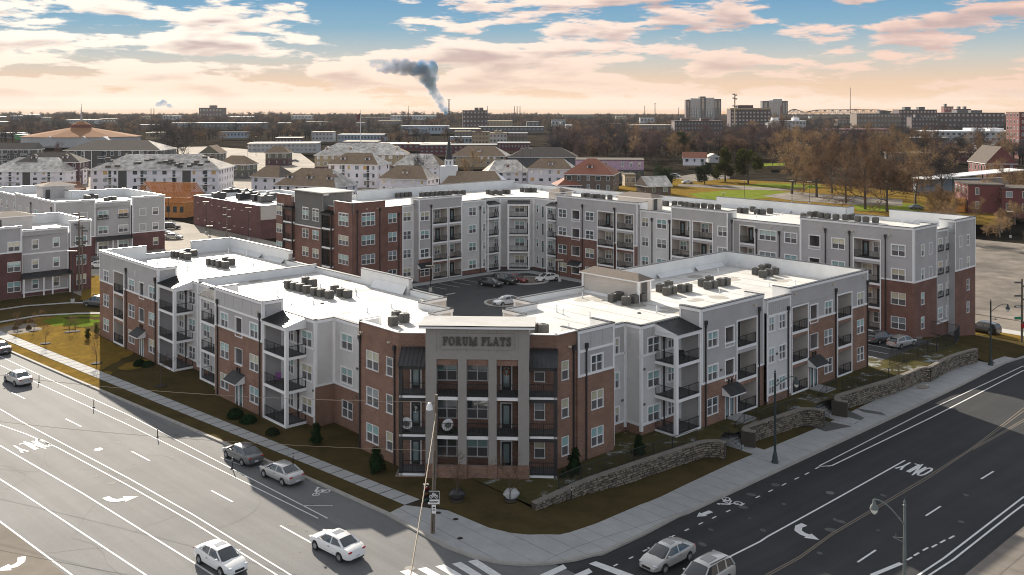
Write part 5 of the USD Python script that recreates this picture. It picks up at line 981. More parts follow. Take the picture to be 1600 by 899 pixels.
for s in (.2, 3.4, 4.4, 7.5): put(N2, 'porch_post', MB().box(s - .1, s + .1, 1.3, 1.5, 0, 3.15, f2[3]), 'trim_white')
penthouse(N2, 17, 24, 176, 181, 10.3, 3.0, 'siding_grey')
ac_row([(3, 352), (9, 350), (14, 348), (20, 352), (18, 356), (25, 350), (31, 353), (41, 352)], 10.2, 'dark air conditioner on the white roof of the nearer neighbour block at far left', 'air conditioners on the nearer neighbour block')
ac_row([(84, 303), (90, 303.5), (97, 302), (134, 311), (138, 312), (143, 309), (150, 310), (165, 315), (172, 314), (179, 314)], 10.3, 'dark air conditioner on the roof of the farther neighbour block at left', 'air conditioners on the farther neighbour block')
WH = thing('warehouse', 'long flat roofed plum brick warehouse behind the left car park', 'warehouse', (*uv(58, 148), 0))
for p1, p2 in (((58, 186), (58, 148.5)), ((58, 148.5), (84, 148.5)), ((84, 148.5), (84, 186)), ((84, 186), (58, 186))):
    fr = Fr(uv(*p1), uv(*p2)); put(WH, 'brick_wall', MB().quad([(0, 0, -.3), (fr.L, 0, -.3), (fr.L, 0, 7.8), (0, 0, 7.8)], fr), 'brick_plum'); put(WH, 'parapet', MB().box(0, fr.L, -.3, -.01, 6.9, 7.79, fr), 'membrane_wall'); put(WH, 'cap', MB().box(-.05, fr.L + .05, -.34, .08, 7.8, 7.9, fr), 'trim_white')
    if p1 == (58, 186):
        for s in np.arange(3, 36, 4.2): put(WH, 'wall_lamp', MB().box(s - .45, s + .45, .01, .2, 6.0, 6.16, fr), 'lamp_casing'); put(WH, 'wall_vent', MB().box(s - .4, s + .4, .01, .1, 1.7, 1.85, fr), 'membrane_wall')
    if p1 == (58, 148.5): put(WH, 'siding_wall', MB().box(.05, 6, .004, .1, 4.4, 7.75, fr), 'siding_cream')
put(WH, 'roof', MB().poly(Polygon([uv(58.2, 148.7), uv(83.8, 148.7), uv(83.8, 185.8), uv(58.2, 185.8)]), 7.0), 'membrane')
for i, (px, py) in enumerate([(342, 311), (380, 312), (392, 310), (361, 305), (404, 314), (415, 316), (385, 306), (418, 312)]):
    q = at(px, py, 7.0); w = R.uniform(1.4, 2.4); t = thing('rooftop_unit', 'boxy grey rooftop ventilation unit on the plum brick warehouse', 'rooftop unit', (q[0], q[1], 7.0), R.uniform(35, 50), 'rooftop units on the warehouse', False)
    put(t, 'case', MB().box(-w, w, -w * .6, w * .6, .25, 1.7), 'metal_seam'); put(t, 'kerb', MB().box(-w * .8, w * .8, -w * .5, w * .5, 0, .25), 'ac_top'); put(t, 'hood', MB().lathe([(.5, 1.7), (.5, 2.0), (.2, 2.1), (0, 2.1)], n=8), 'ac_case')
# ================================================================ trees
mt('bark', (.085, .066, .052), .9, var=.25, scale=2.0); mt('bark_pale', (.19, .15, .12), .9, var=.25)
def leafmat(name, c, tr=.3):
    c = np.array(c); M[name] = usdkit.material(stage, f'/World/Looks/{name}', {'g': ('geometry', {}), 'oi': ('object_info', {}), 'n': ('noise_texture', {'scale': .55, 'detail': 4.0}), 'r': ('rgb_ramp', {'ramp': [(.25, tuple(c * .6)), (.75, tuple(c * 1.35))]}),
        'mr': ('map_range', {'from_min': 0, 'from_max': 1, 'to_min': .75, 'to_max': 1.25}), 'v': ('vector_math', {'math_type': 'scale'}), 'd': ('diffuse_bsdf', {}), 't': ('translucent_bsdf', {}), 'm': ('mix_closure', {'fac': tr})},
        [('g.position', 'n.vector'), ('n.fac', 'r.fac'), ('r.color', 'v.vector1'), ('oi.random', 'mr.value'), ('mr.result', 'v.scale'), ('v.vector', 'd.color'), ('v.vector', 't.color'), ('d.BSDF', 'm.closure1'), ('t.BSDF', 'm.closure2')], surface='m.closure')
leafmat('twig_brown', (.165, .105, .068)); leafmat('twig_plum', (.095, .066, .066)); leafmat('twig_tan', (.26, .175, .10)); leafmat('twig_dark', (.048, .047, .052)); leafmat('leaf_dark', (.030, .045, .022), .2); leafmat('leaf_olive', (.075, .078, .026)); leafmat('leaf_shrub', (.018, .042, .016), .2); leafmat('leaf_rust', (.26, .15, .06))
def rodrigues(d, ax, a): return d * math.cos(a) + np.cross(ax, d) * math.sin(a) + ax * np.dot(ax, d) * (1 - math.cos(a))
def bare_tree(seed, H=14.0, spread=.55, levels=4, fork=(2, 3), twigs=3, trunk_h=.34):
    """Leafless tree: (trunk and limbs, fine twigs) as two meshes, 1 unit = 1 m, foot at the origin."""
    r = random.Random(seed); tr, cr = MB(), MB(); TV = []
    def rv():
        while True:
            q = np.array([r.uniform(-1, 1) for _ in range(3)]); n = np.linalg.norm(q)
            if .1 < n < 1: return q / n
    def side(d, lo, hi):
        ax = np.cross(d, rv()); ax /= np.linalg.norm(ax) + 1e-9
        return rodrigues(d, ax, r.uniform(lo, hi) * spread)
    def grow(p, d, ln, rad, lv):
        k = 4 if lv > 2 else 3 if lv > 1 else 2
        for i in range(k):
            d2 = d + rv() * (.20 if lv < levels else .10) + np.array([0, 0, .07]); d2 /= np.linalg.norm(d2); q = p + d2 * ln / k
            if rad > .020: tr.tube(p, q, rad, rad * .88, 6 if rad > .12 else 4 if rad > .05 else 3, False)
            p, d, rad = q, d2, rad * .88
            if lv <= 2:
                for _ in range(twigs + (2 - lv)): TV.append((p, d, ln if lv > 0 else ln * 1.2))
            if 1 < lv and i >= (1 if lv == levels else 0) and i < k - 1:
                dd = side(d, 1.2, 2.0); grow(p, dd / np.linalg.norm(dd), ln * r.uniform(.5, .8) * (1.1 - .12 * i), rad * r.uniform(.42, .6), lv - (1 if lv == levels or r.random() < .4 else 2))
        if lv == 0: return
        for i in range(r.randint(*fork)):
            dd = side(d, .3, 1.15) if i else side(d, .1, .4); grow(p, dd / np.linalg.norm(dd), ln * r.uniform(.7, .88), rad * (.84 if i == 0 else r.uniform(.55, .75)), lv - 1)
    grow(np.zeros(3), np.array([0, 0, 1.0]), H * trunk_h, H * .021, levels)
    V = []
    for p, d, ln in TV:
        dd = d * .6 + rv() * .9 + np.array([0, 0, .2]); dd /= np.linalg.norm(dd); L = min(ln, 1.9) * r.uniform(.5, 1.25); s = np.cross(dd, rv()); s /= np.linalg.norm(s) + 1e-9; w = .016 * H / 14 + .010
        V += [p - s * w, p + s * w, p + dd * L + rv() * .15]
    V = np.array(V); cr.add(V, np.arange(len(V)).reshape(-1, 3))
    return tr, cr
def place(src_cache, key, maker, name, label, cat, at3, rot, scale, group):
    """First of a kind is the thing itself, later ones reference it."""
    if key not in src_cache:
        p = maker(name, label, cat, at3, rot, scale, group); src_cache[key] = p; return p
    return copy_of(src_cache[key], label, at3, rot, group, scale, cat)
TREES = {}
def mk_bare(key):
    seed, H, spread, lv, fork, tw, th, bark, twig = key
    def f(name, label, cat, at3, rot, scale, group):
        t = thing(name, label, cat, at3, rot, group, False, scale=scale); a, b = bare_tree(seed, H, spread, lv, fork, tw, th); put(t, 'trunk', a, bark); put(t, 'crown', b, twig); return t
    return f
KIND = {'big': [(s, 15.0, .62, 4, (2, 3), 5, .30, 'bark', 'twig_tan' if s == 12 else 'twig_brown') for s in (11, 12, 13)], 'plum': [(s, 14.0, .5, 4, (2, 3), 6, .3, 'bark', 'twig_plum') for s in (21, 22)], 'dark': [(31, 14.0, .62, 4, (2, 3), 4, .3, 'bark', 'twig_dark')], 'tan': [(41, 11.0, .6, 4, (2, 3), 4, .22, 'bark_pale', 'twig_tan')], 'young': [(51, 5.0, .35, 3, (2, 3), 2, .42, 'bark', 'twig_brown'), (52, 5.0, .3, 3, (2, 3), 2, .45, 'bark', 'twig_brown')]}
HT = {}
def bare(kind, p, h, label, group=None, z=0.0, name='bare_tree'):
    keys = KIND[kind]; key = keys[R.randrange(len(keys))]
    if key not in HT: a, b = bare_tree(*key[:7]); HT[key] = float(max(b.done()[0][:, 2].max(), a.done()[0][:, 2].max()))
    return place(TREES, key, mk_bare(key), name, label, 'tree', (p[0], p[1], z), R.uniform(0, 360), h / HT[key], group)
def tree_px(kind, x, yb, yt, label, group=None, z=0.0):
    p = at(x, yb, z); h = (yb - yt) * 1.08 * p[1] / FPX; return bare(kind, p, h, label, group, z)
for kind, x, yb, yt, lab in [('big', 1237, 303, 196, 'tall bare tree at the left edge of the park tree row behind the rear building'), ('big', 1276, 308, 194, 'broad bare brown tree second from the left in the park tree row'), ('big', 1352, 327, 204, 'bare tree with forked pale limbs directly behind the long rear roof'), ('big', 1386, 331, 214, 'bare tree with thick black leaning trunk at the rear roof edge'), ('big', 1300, 302, 203, 'bare brown tree in the middle of the park behind the rear building'), ('dark', 1470, 312, 222, 'wide dark bare tree left of the orange container'), ('big', 1322, 318, 226, 'bushy bare tree overlapping the park path'), ('big', 1430, 322, 226, 'bare tree beside the white canopy roof'), ('dark', 965, 252, 182, 'tall dark bare tree standing over the plum coloured thicket'), ('big', 1256, 300, 236, 'smaller bare tree at the green park lawn'), ('dark', 280, 262, 178, 'big dark bare tree behind the grey apartment roofs at left'), ('dark', 648, 282, 238, 'small dark bare tree between the white unfinished houses'), ('tan', 738, 275, 232, 'bare tree with spreading twigs beside the church steeple'), ('dark', 10, 318, 288, 'dark leafless tree at the left edge before the unfinished block'), ('tan', 1585, 322, 246, 'pale bare tree at the right edge near the red brick church'), ('tan', 1560, 330, 272, 'tangled tan tree left of the red brick house'), ('plum', 200, 246, 218, 'plum coloured leafless tree before the domed church'), ('plum', 92, 248, 222, 'plum coloured leafless tree at the left of the domed church'), ('dark', 245, 232, 186, 'dark bare tree right of the domed church')]:
    tree_px(kind, x, yb, yt, lab)
g_ = 'leafless trees massed behind the purple building'
for k in range(46):
    x = R.uniform(862, 1232); yb = R.uniform(222, 262); h = R.uniform(26, 48)
    tree_px('plum' if R.random() < .7 else 'big', x, yb, yb - h, 'leafless purplish tree in the dense thicket between the purple building and the hotel', g_)
g_ = 'leafless trees right of the park'
for k in range(32):
    x = R.uniform(1240, 1600); yb = R.uniform(238, 306); h = R.uniform(34, 62)
    tree_px(R.choice(['big', 'big', 'tan', 'plum']), x, yb, yb - h, 'leafless brown tree in the woods between the park and the warehouses at right', g_)
g_ = 'scrubby leafless trees along the gravel lot'
for k in range(34):
    x = R.uniform(1455, 1605); yb = R.uniform(322, 372) - (x < 1540) * 12; tree_px('tan', x, yb, yb - R.uniform(20, 42), 'scrubby tan tree in the thicket along the back of the gravel lot', g_)
def leaf_tree(key, H, W, mat, n=2600, shape='cone', trunk=.16):
    r = np.random.RandomState(key); mb, cr = MB(), MB(); mb.tube((0, 0, 0), (0, 0, H * .6), .03 * H, .012 * H, 7)
    V = []; cl = []
    for _ in range(26): 
        t = r.uniform(trunk, .97); rad = W / 2 * ((1 - t) ** .75 * 1.15 if shape == 'cone' else math.sqrt(max(0, 1 - (2 * t - 1.05) ** 2)) ) ; a = r.uniform(0, 6.28); q = r.uniform(.45, 1) * rad; c = np.array([math.cos(a) * q, math.sin(a) * q, t * H]); cl.append((c, W * r.uniform(.13, .24)))
        mb.tube((0, 0, t * H * .75), c, .008 * H, .003 * H, 3, False)
    for k in range(n):
        c, s = cl[r.randint(len(cl))]; d = r.normal(size=3); d /= np.linalg.norm(d); p = c + d * s * r.uniform(.55, 1.0) ; t1 = np.cross(d, r.normal(size=3)); t1 /= np.linalg.norm(t1); t2 = np.cross(d, t1); w = H * r.uniform(.02, .036)
        V += [p - t1 * w, p + t1 * w, p + t2 * w * 1.6 + d * w * .5]
    cr.add(np.array(V), np.arange(len(V)).reshape(-1, 3))
    if trunk < .1: cr.lathe([(.02 * W, .02 * H), (.36 * W, .1 * H), (.34 * W, .35 * H), (.2 * W, .68 * H), (.03 * W, .9 * H)], n=9)
    return mb, cr
def evergreen(x, yb, yt, wpx, mat, label, shape='cone', key=1, name='evergreen_tree', z=0.0, n=2600, cat='tree', trunk=.16):
    p = at(x, yb, z); H = (yb - yt) * p[1] / FPX; W = wpx * p[1] / FPX; t = thing(name, label, cat, (p[0], p[1], z), 0, None, False); a, b = leaf_tree(key, H, W, mat, n, shape, trunk); put(t, 'trunk', a, 'bark'); put(t, 'crown', b, mat); return t
evergreen(1133, 284, 235, 36, 'leaf_olive', 'tall olive evergreen in the middle of the three by the park path', 'cone', 1); evergreen(1169, 287, 236, 42, 'leaf_olive', 'olive evergreen with bare lower trunk at the right of the three park evergreens', 'round', 2, trunk=.3)
evergreen(1101, 288, 257, 32, 'leaf_dark', 'round dark evergreen at the left of the three park evergreens', 'round', 3, trunk=.22); evergreen(1038, 290, 261, 36, 'leaf_dark', 'round dark evergreen right of the purple building', 'round', 4, trunk=.05); evergreen(1060, 244, 209, 36, 'leaf_dark', 'large round evergreen rising out of the leafless thicket', 'round', 5)
for i, (x, yb, yt, w, lab) in enumerate([(588, 737, 698, 26, 'dark conical shrub left of the sign block against the brick corner'), (494.5, 694, 660, 22, 'dark conical shrub at the foot of the grey recess in the left wing'), (897.5, 742, 700, 26, 'dark conical shrub right of the sign block beside the downpipe'), (998.5, 711, 681, 24, 'dark conical shrub before the pale bay of the right wing'), (880, 747, 735, 12, 'small dark shrub at the right foot of the sign block')]):
    evergreen(x, yb, yt, w, 'leaf_shrub', lab, 'cone', 20 + i, 'conical_shrub', .12, 1500, 'shrub', .02)
def shrub(x, y, w, h, mat, label, key, name='low_shrub', z=.12):
    p = at(x, y, z); s = p[1] / FPX; t = thing(name, label, 'shrub', (p[0], p[1], z), 0, None, False); r = np.random.RandomState(key); V = []; W, H = w * s, h * s
    for _ in range(900):
        d = r.normal(size=3); d /= np.linalg.norm(d); d[2] = abs(d[2]); q = d * [W / 2, W / 2, H] * r.uniform(.7, 1.05); t1 = r.normal(size=3); t1 /= np.linalg.norm(t1); t2 = np.cross(t1, d); a = .05 * (W + .6); V += [q - t1 * a, q + t1 * a, q + t2 * a * 1.8]
    put(t, 'foliage', MB().add(np.array(V), np.arange(len(V)).reshape(-1, 3)), mat); st = MB()
    for k in range(5): a = k * 1.26; st.tube((0, 0, -.05), (math.cos(a) * W * .25, math.sin(a) * W * .25, H * .6), .02, .01, 4)
    put(t, 'stems', st, 'bark'); return t
shrub(368, 652, 26, 14, 'leaf_shrub', 'dark spreading shrub under the awning of the second left door', 61); shrub(388, 659, 26, 10, 'leaf_shrub', 'low dark shrub beside the second left door, right one', 62); shrub(218, 571, 18, 9, 'leaf_shrub', 'dark low shrub left of the first awning on the far left wing', 63); shrub(231, 572, 20, 7, 'leaf_shrub', 'dark low shrub under the first awning on the far left wing', 64); shrub(426, 678, 22, 9, 'leaf_dark', 'dark bushy shrub by the corner balcony of the left wing', 65)
for i, (x, y, w, h) in enumerate([(28, 508, 9, 7), (37, 504, 8, 6), (49, 503, 8, 6), (24, 514, 8, 5), (45, 514, 8, 6)]): shrub(x, y, w, h, 'twig_tan', f'tan ornamental grass tuft in the gravel bed at far left, {["front left", "middle", "rear right", "front", "right"][i]} one', 70 + i, 'grass_tuft')
for i, (x, y, w, h, l) in enumerate([(137, 530, 9, 17, 'clipped green shrub on the sunny lawn left of the building end'), (151, 521, 10, 16, 'larger clipped shrub nearest the building end on the sunny lawn')]): evergreen(x, y, y - h, w, 'leaf_olive', l, 'round', 80 + i, 'clipped_shrub', .12, 900, 'shrub', .05)
def ring_bed(p, r, label, z=.13):                      # mulch saucer round a young tree
    t = thing('mulch_ring', label, 'mulch', (p[0], p[1], z), 0, None, False); put(t, 'mulch', MB().lathe([(r, 0), (r * .8, .07), (r * .25, .05), (0, .05)], n=12), 'mulch')
for x, y, h, lab in [(71, 537, 36, 'young tree with rusty leaves staked on the sunny lawn'), (151, 568, 52, 'young leafless tree at the shadow edge beside the pavement'), (251, 603, 62, 'young leafless tree in the shaded lawn before the first awning'), (108, 519, 30, 'slim young tree behind the green patch'), (118, 518, 28, 'slim young tree right of the green patch'), (28, 518, 36, 'slim bare sapling at the far left gravel bed'), (53, 517, 34, 'slim bare sapling right of the gravel bed'), (714, 782, 92, 'young bare tree before the left bay of the sign block'), (797, 782, 88, 'young bare tree before the right bay of the sign block')]:
    p = at(x, y, .12); bare('young', p, h * p[1] / FPX, lab, None, .12, 'young_tree'); ring_bed(p, .7 if y < 700 else .55, 'mulch ring under the ' + ' '.join(lab.split()[:11]))
for x, y, m, lab in ((714, 779, 'metal_black', 'black watering bag around the left young tree at the corner'), (799, 778, 'bag_white', 'pale sagging watering bag around the right young tree at the corner')):
    p = at(x, y, .13); t = thing('watering_bag', lab, 'bag', (p[0], p[1], .13), 0, None, False); s = trimesh.creation.icosphere(2, 1.0); v = np.asarray(s.vertices); nn = meshkit.fbm(v * 2.2 + 5, 3, 4); v = v * (.75 + .5 * nn[:, None]) * [.62, .55, .45] + [0, 0, .33]; v[:, 2] = np.maximum(v[:, 2], 0); put(t, 'bag', MB().add(v, s.faces), m, smooth=True); put(t, 'tie', MB().lathe([(.1, .6), (.16, .7), (.08, .78)], n=8), 'rail_black')
# far woods: one mass that nobody could count
def far_wood():
    pr = UsdGeom.PointInstancer.Define(stage, '/World/distant_wood'); meta(pr.GetPrim(), 'belt of dark leafless woods along the whole horizon', 'woods', None, 'stuff'); paths = []
    for k, mat in enumerate(('twig_dark', 'twig_plum', 'twig_brown', 'twig_dark')):
        r = np.random.RandomState(90 + k); mb = MB(); V = []; cl = []
        mb.tube((0, 0, 0), (0, 0, 7), .35, .15, 4, False)
        for _ in range(9):
            a = r.uniform(0, 6.28); q = r.uniform(.5, 3.6); c = np.array([math.cos(a) * q, math.sin(a) * q, r.uniform(4.5, 11.5)]); cl.append(c); mb.tube((0, 0, r.uniform(2.5, 6)), c, .14, .05, 3, False)
        for _ in range(420):
            c = cl[r.randint(9)]; d = r.normal(size=3); d /= np.linalg.norm(d); d[2] = d[2] * .8 + .2; p = c + d * r.uniform(.2, 1.6); s = np.cross(d, r.normal(size=3)); s /= np.linalg.norm(s); w = r.uniform(.07, .16); V += [p - s * w, p + s * w, p + d * r.uniform(.8, 1.6)]
        mb.add(np.array(V), np.arange(len(V)).reshape(-1, 3)); paths.append(put('/World/distant_wood', 'leafless_tree', mb, mat))
    pts, sc, idx, rot = [], [], [], []
    keep = [(x0 - 3, x1 + 3, yb - 1.5, yb + 9) for x0, x1, yb, *_ in SHEDS + FAR]
    def add(px, y, s=1.0):
        if 1215 < px < 1440 and y < 191: return
        if any(a < px < b and c < y < d for a, b, c, d in keep) : return
        p = at(px, y); g = R.uniform(.75, 1.3) * s
        pts.append(Gf.Vec3f(float(p[0]), float(p[1]), 0)); sc.append(Gf.Vec3f(g * 1.25, g * 1.25, g)); idx.append(R.randrange(4)); a = R.uniform(0, 3.14); rot.append(Gf.Quath(float(math.cos(a)), 0.0, 0.0, float(math.sin(a))))
    for k in range(4200):                                # the horizon belt, denser with distance
        y = 182.6 + 15 * R.random() ** 1.35; px = R.uniform(-120, 1720); add(px, y, (.95 if px < 900 else .72) * (1 + .15 * math.sin(px * .021) + .1 * math.sin(px * .063)))
    zones = [(0, 330, 186, 214, 420), (230, 560, 190, 224, 380), (0, 120, 214, 226, 50), (440, 640, 186, 208, 150), (640, 880, 186, 200, 150), (860, 1240, 194, 246, 800), (1230, 1460, 200, 250, 560), (1420, 1640, 208, 262, 220), (560, 720, 208, 240, 70)]
    for a, b, c, d, n in zones:
        for _ in range(n): add(R.uniform(a, b), R.uniform(c, d), .85)
    pr.CreatePrototypesRel().SetTargets([Sdf.Path(p) for p in paths]); pr.CreatePositionsAttr(Vt.Vec3fArray(pts)); pr.CreateScalesAttr(Vt.Vec3fArray(sc)); pr.CreateProtoIndicesAttr(Vt.IntArray(idx)); pr.CreateOrientationsAttr(Vt.QuathArray(rot))
# ================================================================ houses and sheds behind
mt('wrap_white', (.76, .72, .745), .7, var=.07, scale=.4); mt('roof_tan', (.24, .175, .12), .95, var=.18, scale=.8, spec=.1); mt('roof_frost', (.52, .48, .43), .9, var=.5, scale=.6, spec=.1, big=.3); mt('roof_felt', (.13, .11, .095), .95, var=.25, spec=.1); mt('roof_terracotta', (.26, .095, .055), .85, var=.15); mt('timber', (.50, .22, .065), .85, var=.25, scale=1.5); mt('wall_darkgrey', (.085, .082, .078), .8); mt('wall_tan', (.36, .28, .18), .8); mt('wall_plum', (.09, .045, .055), .8); mt('wall_olive', (.12, .115, .085), .8); mt('wall_brown', (.16, .12, .095), .85); mt('wall_pink', (.45, .30, .40), .75, var=.1); mt('shed_pale', (.42, .42, .42), .7); mt('shed_blue', (.30, .36, .42), .6); mt('shed_dark', (.10, .10, .105), .8); mt('shed_maroon', (.12, .035, .045), .8); mt('roof_cream', (.62, .53, .42), .7, var=.15, scale=.05); mt('tower_pale', (.40, .39, .385), .8); mt('hotel_brown', (.085, .055, .058), .8); mt('brick_red', (.17, .055, .05), .85); mt('orange_box', (.55, .23, .05), .7); mt('steel_far', (.06, .058, .06), .7)
def house(name, label, x0, x1, yb, ye, yr, wall, roof, rot=0.0, storeys=3, kind='hip', depth=None, cat='house', win=True, wmat='pane_dark', dormers=0, roof2=None, porch=0, wall2=None, balc=0, bundles=0):
    """House with eaved hip or gable roof, storeys of windows, dormers; placed by the pixel rows of base, eaves and ridge."""
    p = at((x0 + x1) / 2, yb); Y = p[1]; s = Y / FPX; W = (x1 - x0) * s * .96; H = max(2.5, (yb - ye) * s); D = depth or max(9.0, W * .55); D = min(D, 22)
    t = thing(name, label, cat, (p[0], p[1] + D / 2, 0), rot, None, False); hw, hd, e = W / 2, D / 2, .55; RH = max(1.2, (ye - yr) * s + (hd * .5 if kind != 'flat' else 0) * .25)
    wf = put(t, 'wall', MB().box(-hw, hw, -hd, hd, -1, H), wall)
    if wall2: put(t, 'lower_wall', MB().box(-hw - .03, hw + .03, -hd - .03, hd + .03, -1, H / storeys), wall2)
    if kind == 'flat':
        put(t, 'roof', MB().box(-hw - .2, hw + .2, -hd - .2, hd + .2, H, H + .35), roof); rp = None
    else:
        q = [(-hw - e, -hd - e, H), (hw + e, -hd - e, H), (hw + e, hd + e, H), (-hw - e, hd + e, H)]
        along = hw >= hd; k = 0 if kind == 'gable' else min(hd, hw) * .95
        r1, r2 = ((-hw - e + k, 0, H + RH), (hw + e - k, 0, H + RH)) if along else ((0, -hd - e + k, H + RH), (0, hd + e - k, H + RH))
        V = q + [r1, r2]; F = ([[0, 1, 5, 4], [2, 3, 4, 5]], [[1, 2, 5], [3, 0, 4]]) if along else ([[1, 2, 5, 4], [3, 0, 4, 5]], [[0, 1, 4], [2, 3, 5]])
        rp = put(t, 'roof', MB().add(V, F[0][:1]).add(V, F[0][1:]), roof); [put(rp, 'hip_end' if k else 'gable_wall', MB().add(V, [ff]), (roof2 or roof) if k else wall) for ff in F[1]]
        put(rp, 'eaves', MB().box(-hw - e, hw + e, -hd - e, hd + e, H - .28, H - .01), 'trim_white')
        for i in range(bundles):
            x = R.uniform(-hw * .85, hw * .85); f = R.uniform(.15, .8); y = (-hd - e) * (1 - f); zz = H + RH * f; put(rp, 'shingle_bundle', MB().box(x - .9, x + .9, y - .5, y + .5, zz - .3, zz + .55), R.choice(['roof_felt', 'wall_darkgrey']))
        for i in range(dormers):
            x = -hw + W * (i + .5) / dormers; y = -hd * .55; zz = H + RH * .42; d = put(rp, 'dormer', MB().box(x - 1.1, x + 1.1, y - .6, y + 2, zz - .6, zz + .9), 'wrap_white'); put(d, 'pane', MB().quad([(x - .6, y - .62, zz - .1), (x + .6, y - .62, zz - .1), (x + .6, y - .62, zz + .7), (x - .6, y - .62, zz + .7)]), 'pane_dark'); put(d, 'roof', MB().add([(x - 1.4, y - .9, zz + .8), (x + 1.4, y - .9, zz + .8), (x + 1.4, y + 3, zz + .8), (x - 1.4, y + 3, zz + .8), (x, y - .9, zz + 1.7), (x, y + 3, zz + 1.7)], [[0, 1, 4], [3, 5, 2]]).add([(x - 1.4, y - .9, zz + .8), (x + 1.4, y - .9, zz + .8), (x + 1.4, y + 3, zz + .8), (x - 1.4, y + 3, zz + .8), (x, y - .9, zz + 1.7), (x, y + 3, zz + 1.7)], [[1, 2, 5, 4], [3, 0, 4, 5]]), roof)
    if win:
        sh = H / storeys
        for face, L in ((0, W), (1, D), (3, D)):
            n = max(2, int(L / 3.4)); c_, s_ = [(1, 0), (0, 1), (-1, 0), (0, -1)][face]
            for k in range(n):
                if R.random() < .1: continue
                u = -L / 2 + L * (k + .5) / n; off = (hd if face in (0, 2) else hw) + .03
                for j in range(storeys):
                    z = j * sh + sh * .32; w2 = R.choice([.45, .45, .8]); h2 = sh * .48
                    pt = lambda a, z_, d=0.0: ((u + a) * c_ + (off + d) * s_, (u + a) * s_ - (off + d) * c_, z_)
                    fm = MB().quad([pt(-w2 - .12, z - .12), pt(w2 + .12, z - .12), pt(w2 + .12, z + h2 + .12), pt(-w2 - .12, z + h2 + .12)]); wn = put(t, 'window', fm, 'trim_white'); put(wn, 'pane', MB().quad([pt(-w2, z, .03), (pt(w2, z, .03)), pt(w2, z + h2, .03), pt(-w2, z + h2, .03)]), R.choice([wmat, wmat, 'pane_grey', 'pane_amber' if wall == 'wrap_white' and R.random() < .6 else wmat]))
    sh = H / storeys
    for i in range(balc):
        x = -hw + W * (i + .5) / balc + 1.2
        for j in range(1, storeys):
            b = put(t, 'balcony', MB().box(x - 1.8, x + 1.8, -hd - 1.2, -hd - .05, j * sh - .2, j * sh), 'trim_white'); put(b, 'railing', MB().box(x - 1.8, x + 1.8, -hd - 1.2, -hd - 1.14, j * sh + .8, j * sh + .9).box(x - 1.8, x - 1.72, -hd - 1.2, -hd - 1.12, j * sh, j * sh + .8).box(x + 1.72, x + 1.8, -hd - 1.2, -hd - 1.12, j * sh, j * sh + .8), 'trim_white')
        put(t, 'doorway', MB().box(x - .5, x + .5, -hd - .06, -hd - .01, .1, H * .95), 'pane_dark')
    for i in range(porch):
        x = -hw + W * (i + .5) / porch; pp = put(t, 'stair_hall', MB().box(x - 1.6, x + 1.6, -hd - .08, -hd - .02, 0, H * .94), 'wall_darkgrey'); put(pp, 'frame', MB().box(x - 1.9, x - 1.61, -hd - .14, -hd - .02, 0, H * .97).box(x + 1.61, x + 1.9, -hd - .14, -hd - .02, 0, H * .97), 'trim_white')
    return t
house('unfinished_block', 'long unfinished white wrapped apartment block with frosted roof and loose shingle bundles', 137, 343, 300, 265, 249, 'wrap_white', 'roof_frost', 2, 3, balc=4, porch=2, cat='building', bundles=26)
house('unfinished_block', 'unfinished white wrapped apartment block at the left edge with bright frosted roof', -22, 108, 292, 268, 252, 'wrap_white', 'roof_frost', -3, 3, balc=2, porch=1, cat='building')
house('apartment_block', 'long dark grey apartment block with snowy gabled roofs before the domed church', 97, 253, 271, 235, 225, 'wall_darkgrey', 'roof_felt', 0, 3, roof2='roof_frost', balc=4, porch=2, cat='building')
house('apartment_block', 'dark apartment block with white gable trim at the left edge', -14, 52, 258, 234, 226, 'wall_darkgrey', 'roof_felt', 0, 3, 'gable', balc=2, cat='building'); house('apartment_block', 'dark brown apartment block with dormers behind the left unfinished block', 22, 119, 290, 254, 243, 'wall_plum', 'roof_felt', 8, 3, 'hip', dormers=2, cat='building')
house('house', 'small olive house with a pointed gable on the bare plots at left', 311, 343, 252, 240, 230, 'wall_olive', 'roof_tan', 0, 2, 'gable', depth=14)
house('house', 'two tone olive and dark house with tan roof between the unfinished blocks', 341, 393, 279, 257, 246, 'wall_olive', 'roof_tan', -18, 2, wall2='wall_darkgrey'); house('house', 'olive and plum house with white porch on the bare plots', 414, 451, 259, 239, 230, 'wall_olive', 'roof_tan', 0, 2, wall2='wall_plum')
house('unfinished_house', 'small white wrapped house with tan hip roof left of the brown block', 393, 452, 300, 277, 262, 'wrap_white', 'roof_tan', -28, 2, roof2='roof_felt'); house('unfinished_house', 'white wrapped house with tan roof and frosted dormers behind the brick end', 430, 547, 312, 291, 269, 'wrap_white', 'roof_tan', -24, 2, roof2='roof_frost', dormers=3)
house('unfinished_house', 'tall three storey white wrapped house with tan and frosted roof', 514, 601, 293, 257, 243, 'wrap_white', 'roof_tan', -16, 3, roof2='roof_frost', dormers=2, balc=2, cat='house'); house('apartment_block', 'long tan apartment block with row of roof gables behind the white houses', 486, 637, 270, 242, 229, 'wall_tan', 'roof_frost', 6, 3, roof2='roof_tan', dormers=4, wall2='wall_plum', cat='building')
house('unfinished_house', 'white wrapped house with dormer left of the church steeple', 594, 680, 300, 280, 263, 'wrap_white', 'roof_tan', -20, 2, roof2='roof_frost', dormers=1); house('unfinished_house', 'white wrapped house with frosted roof behind the church steeple', 617, 694, 275, 259, 244, 'wrap_white', 'roof_frost', -14, 2, roof2='roof_tan', dormers=1)
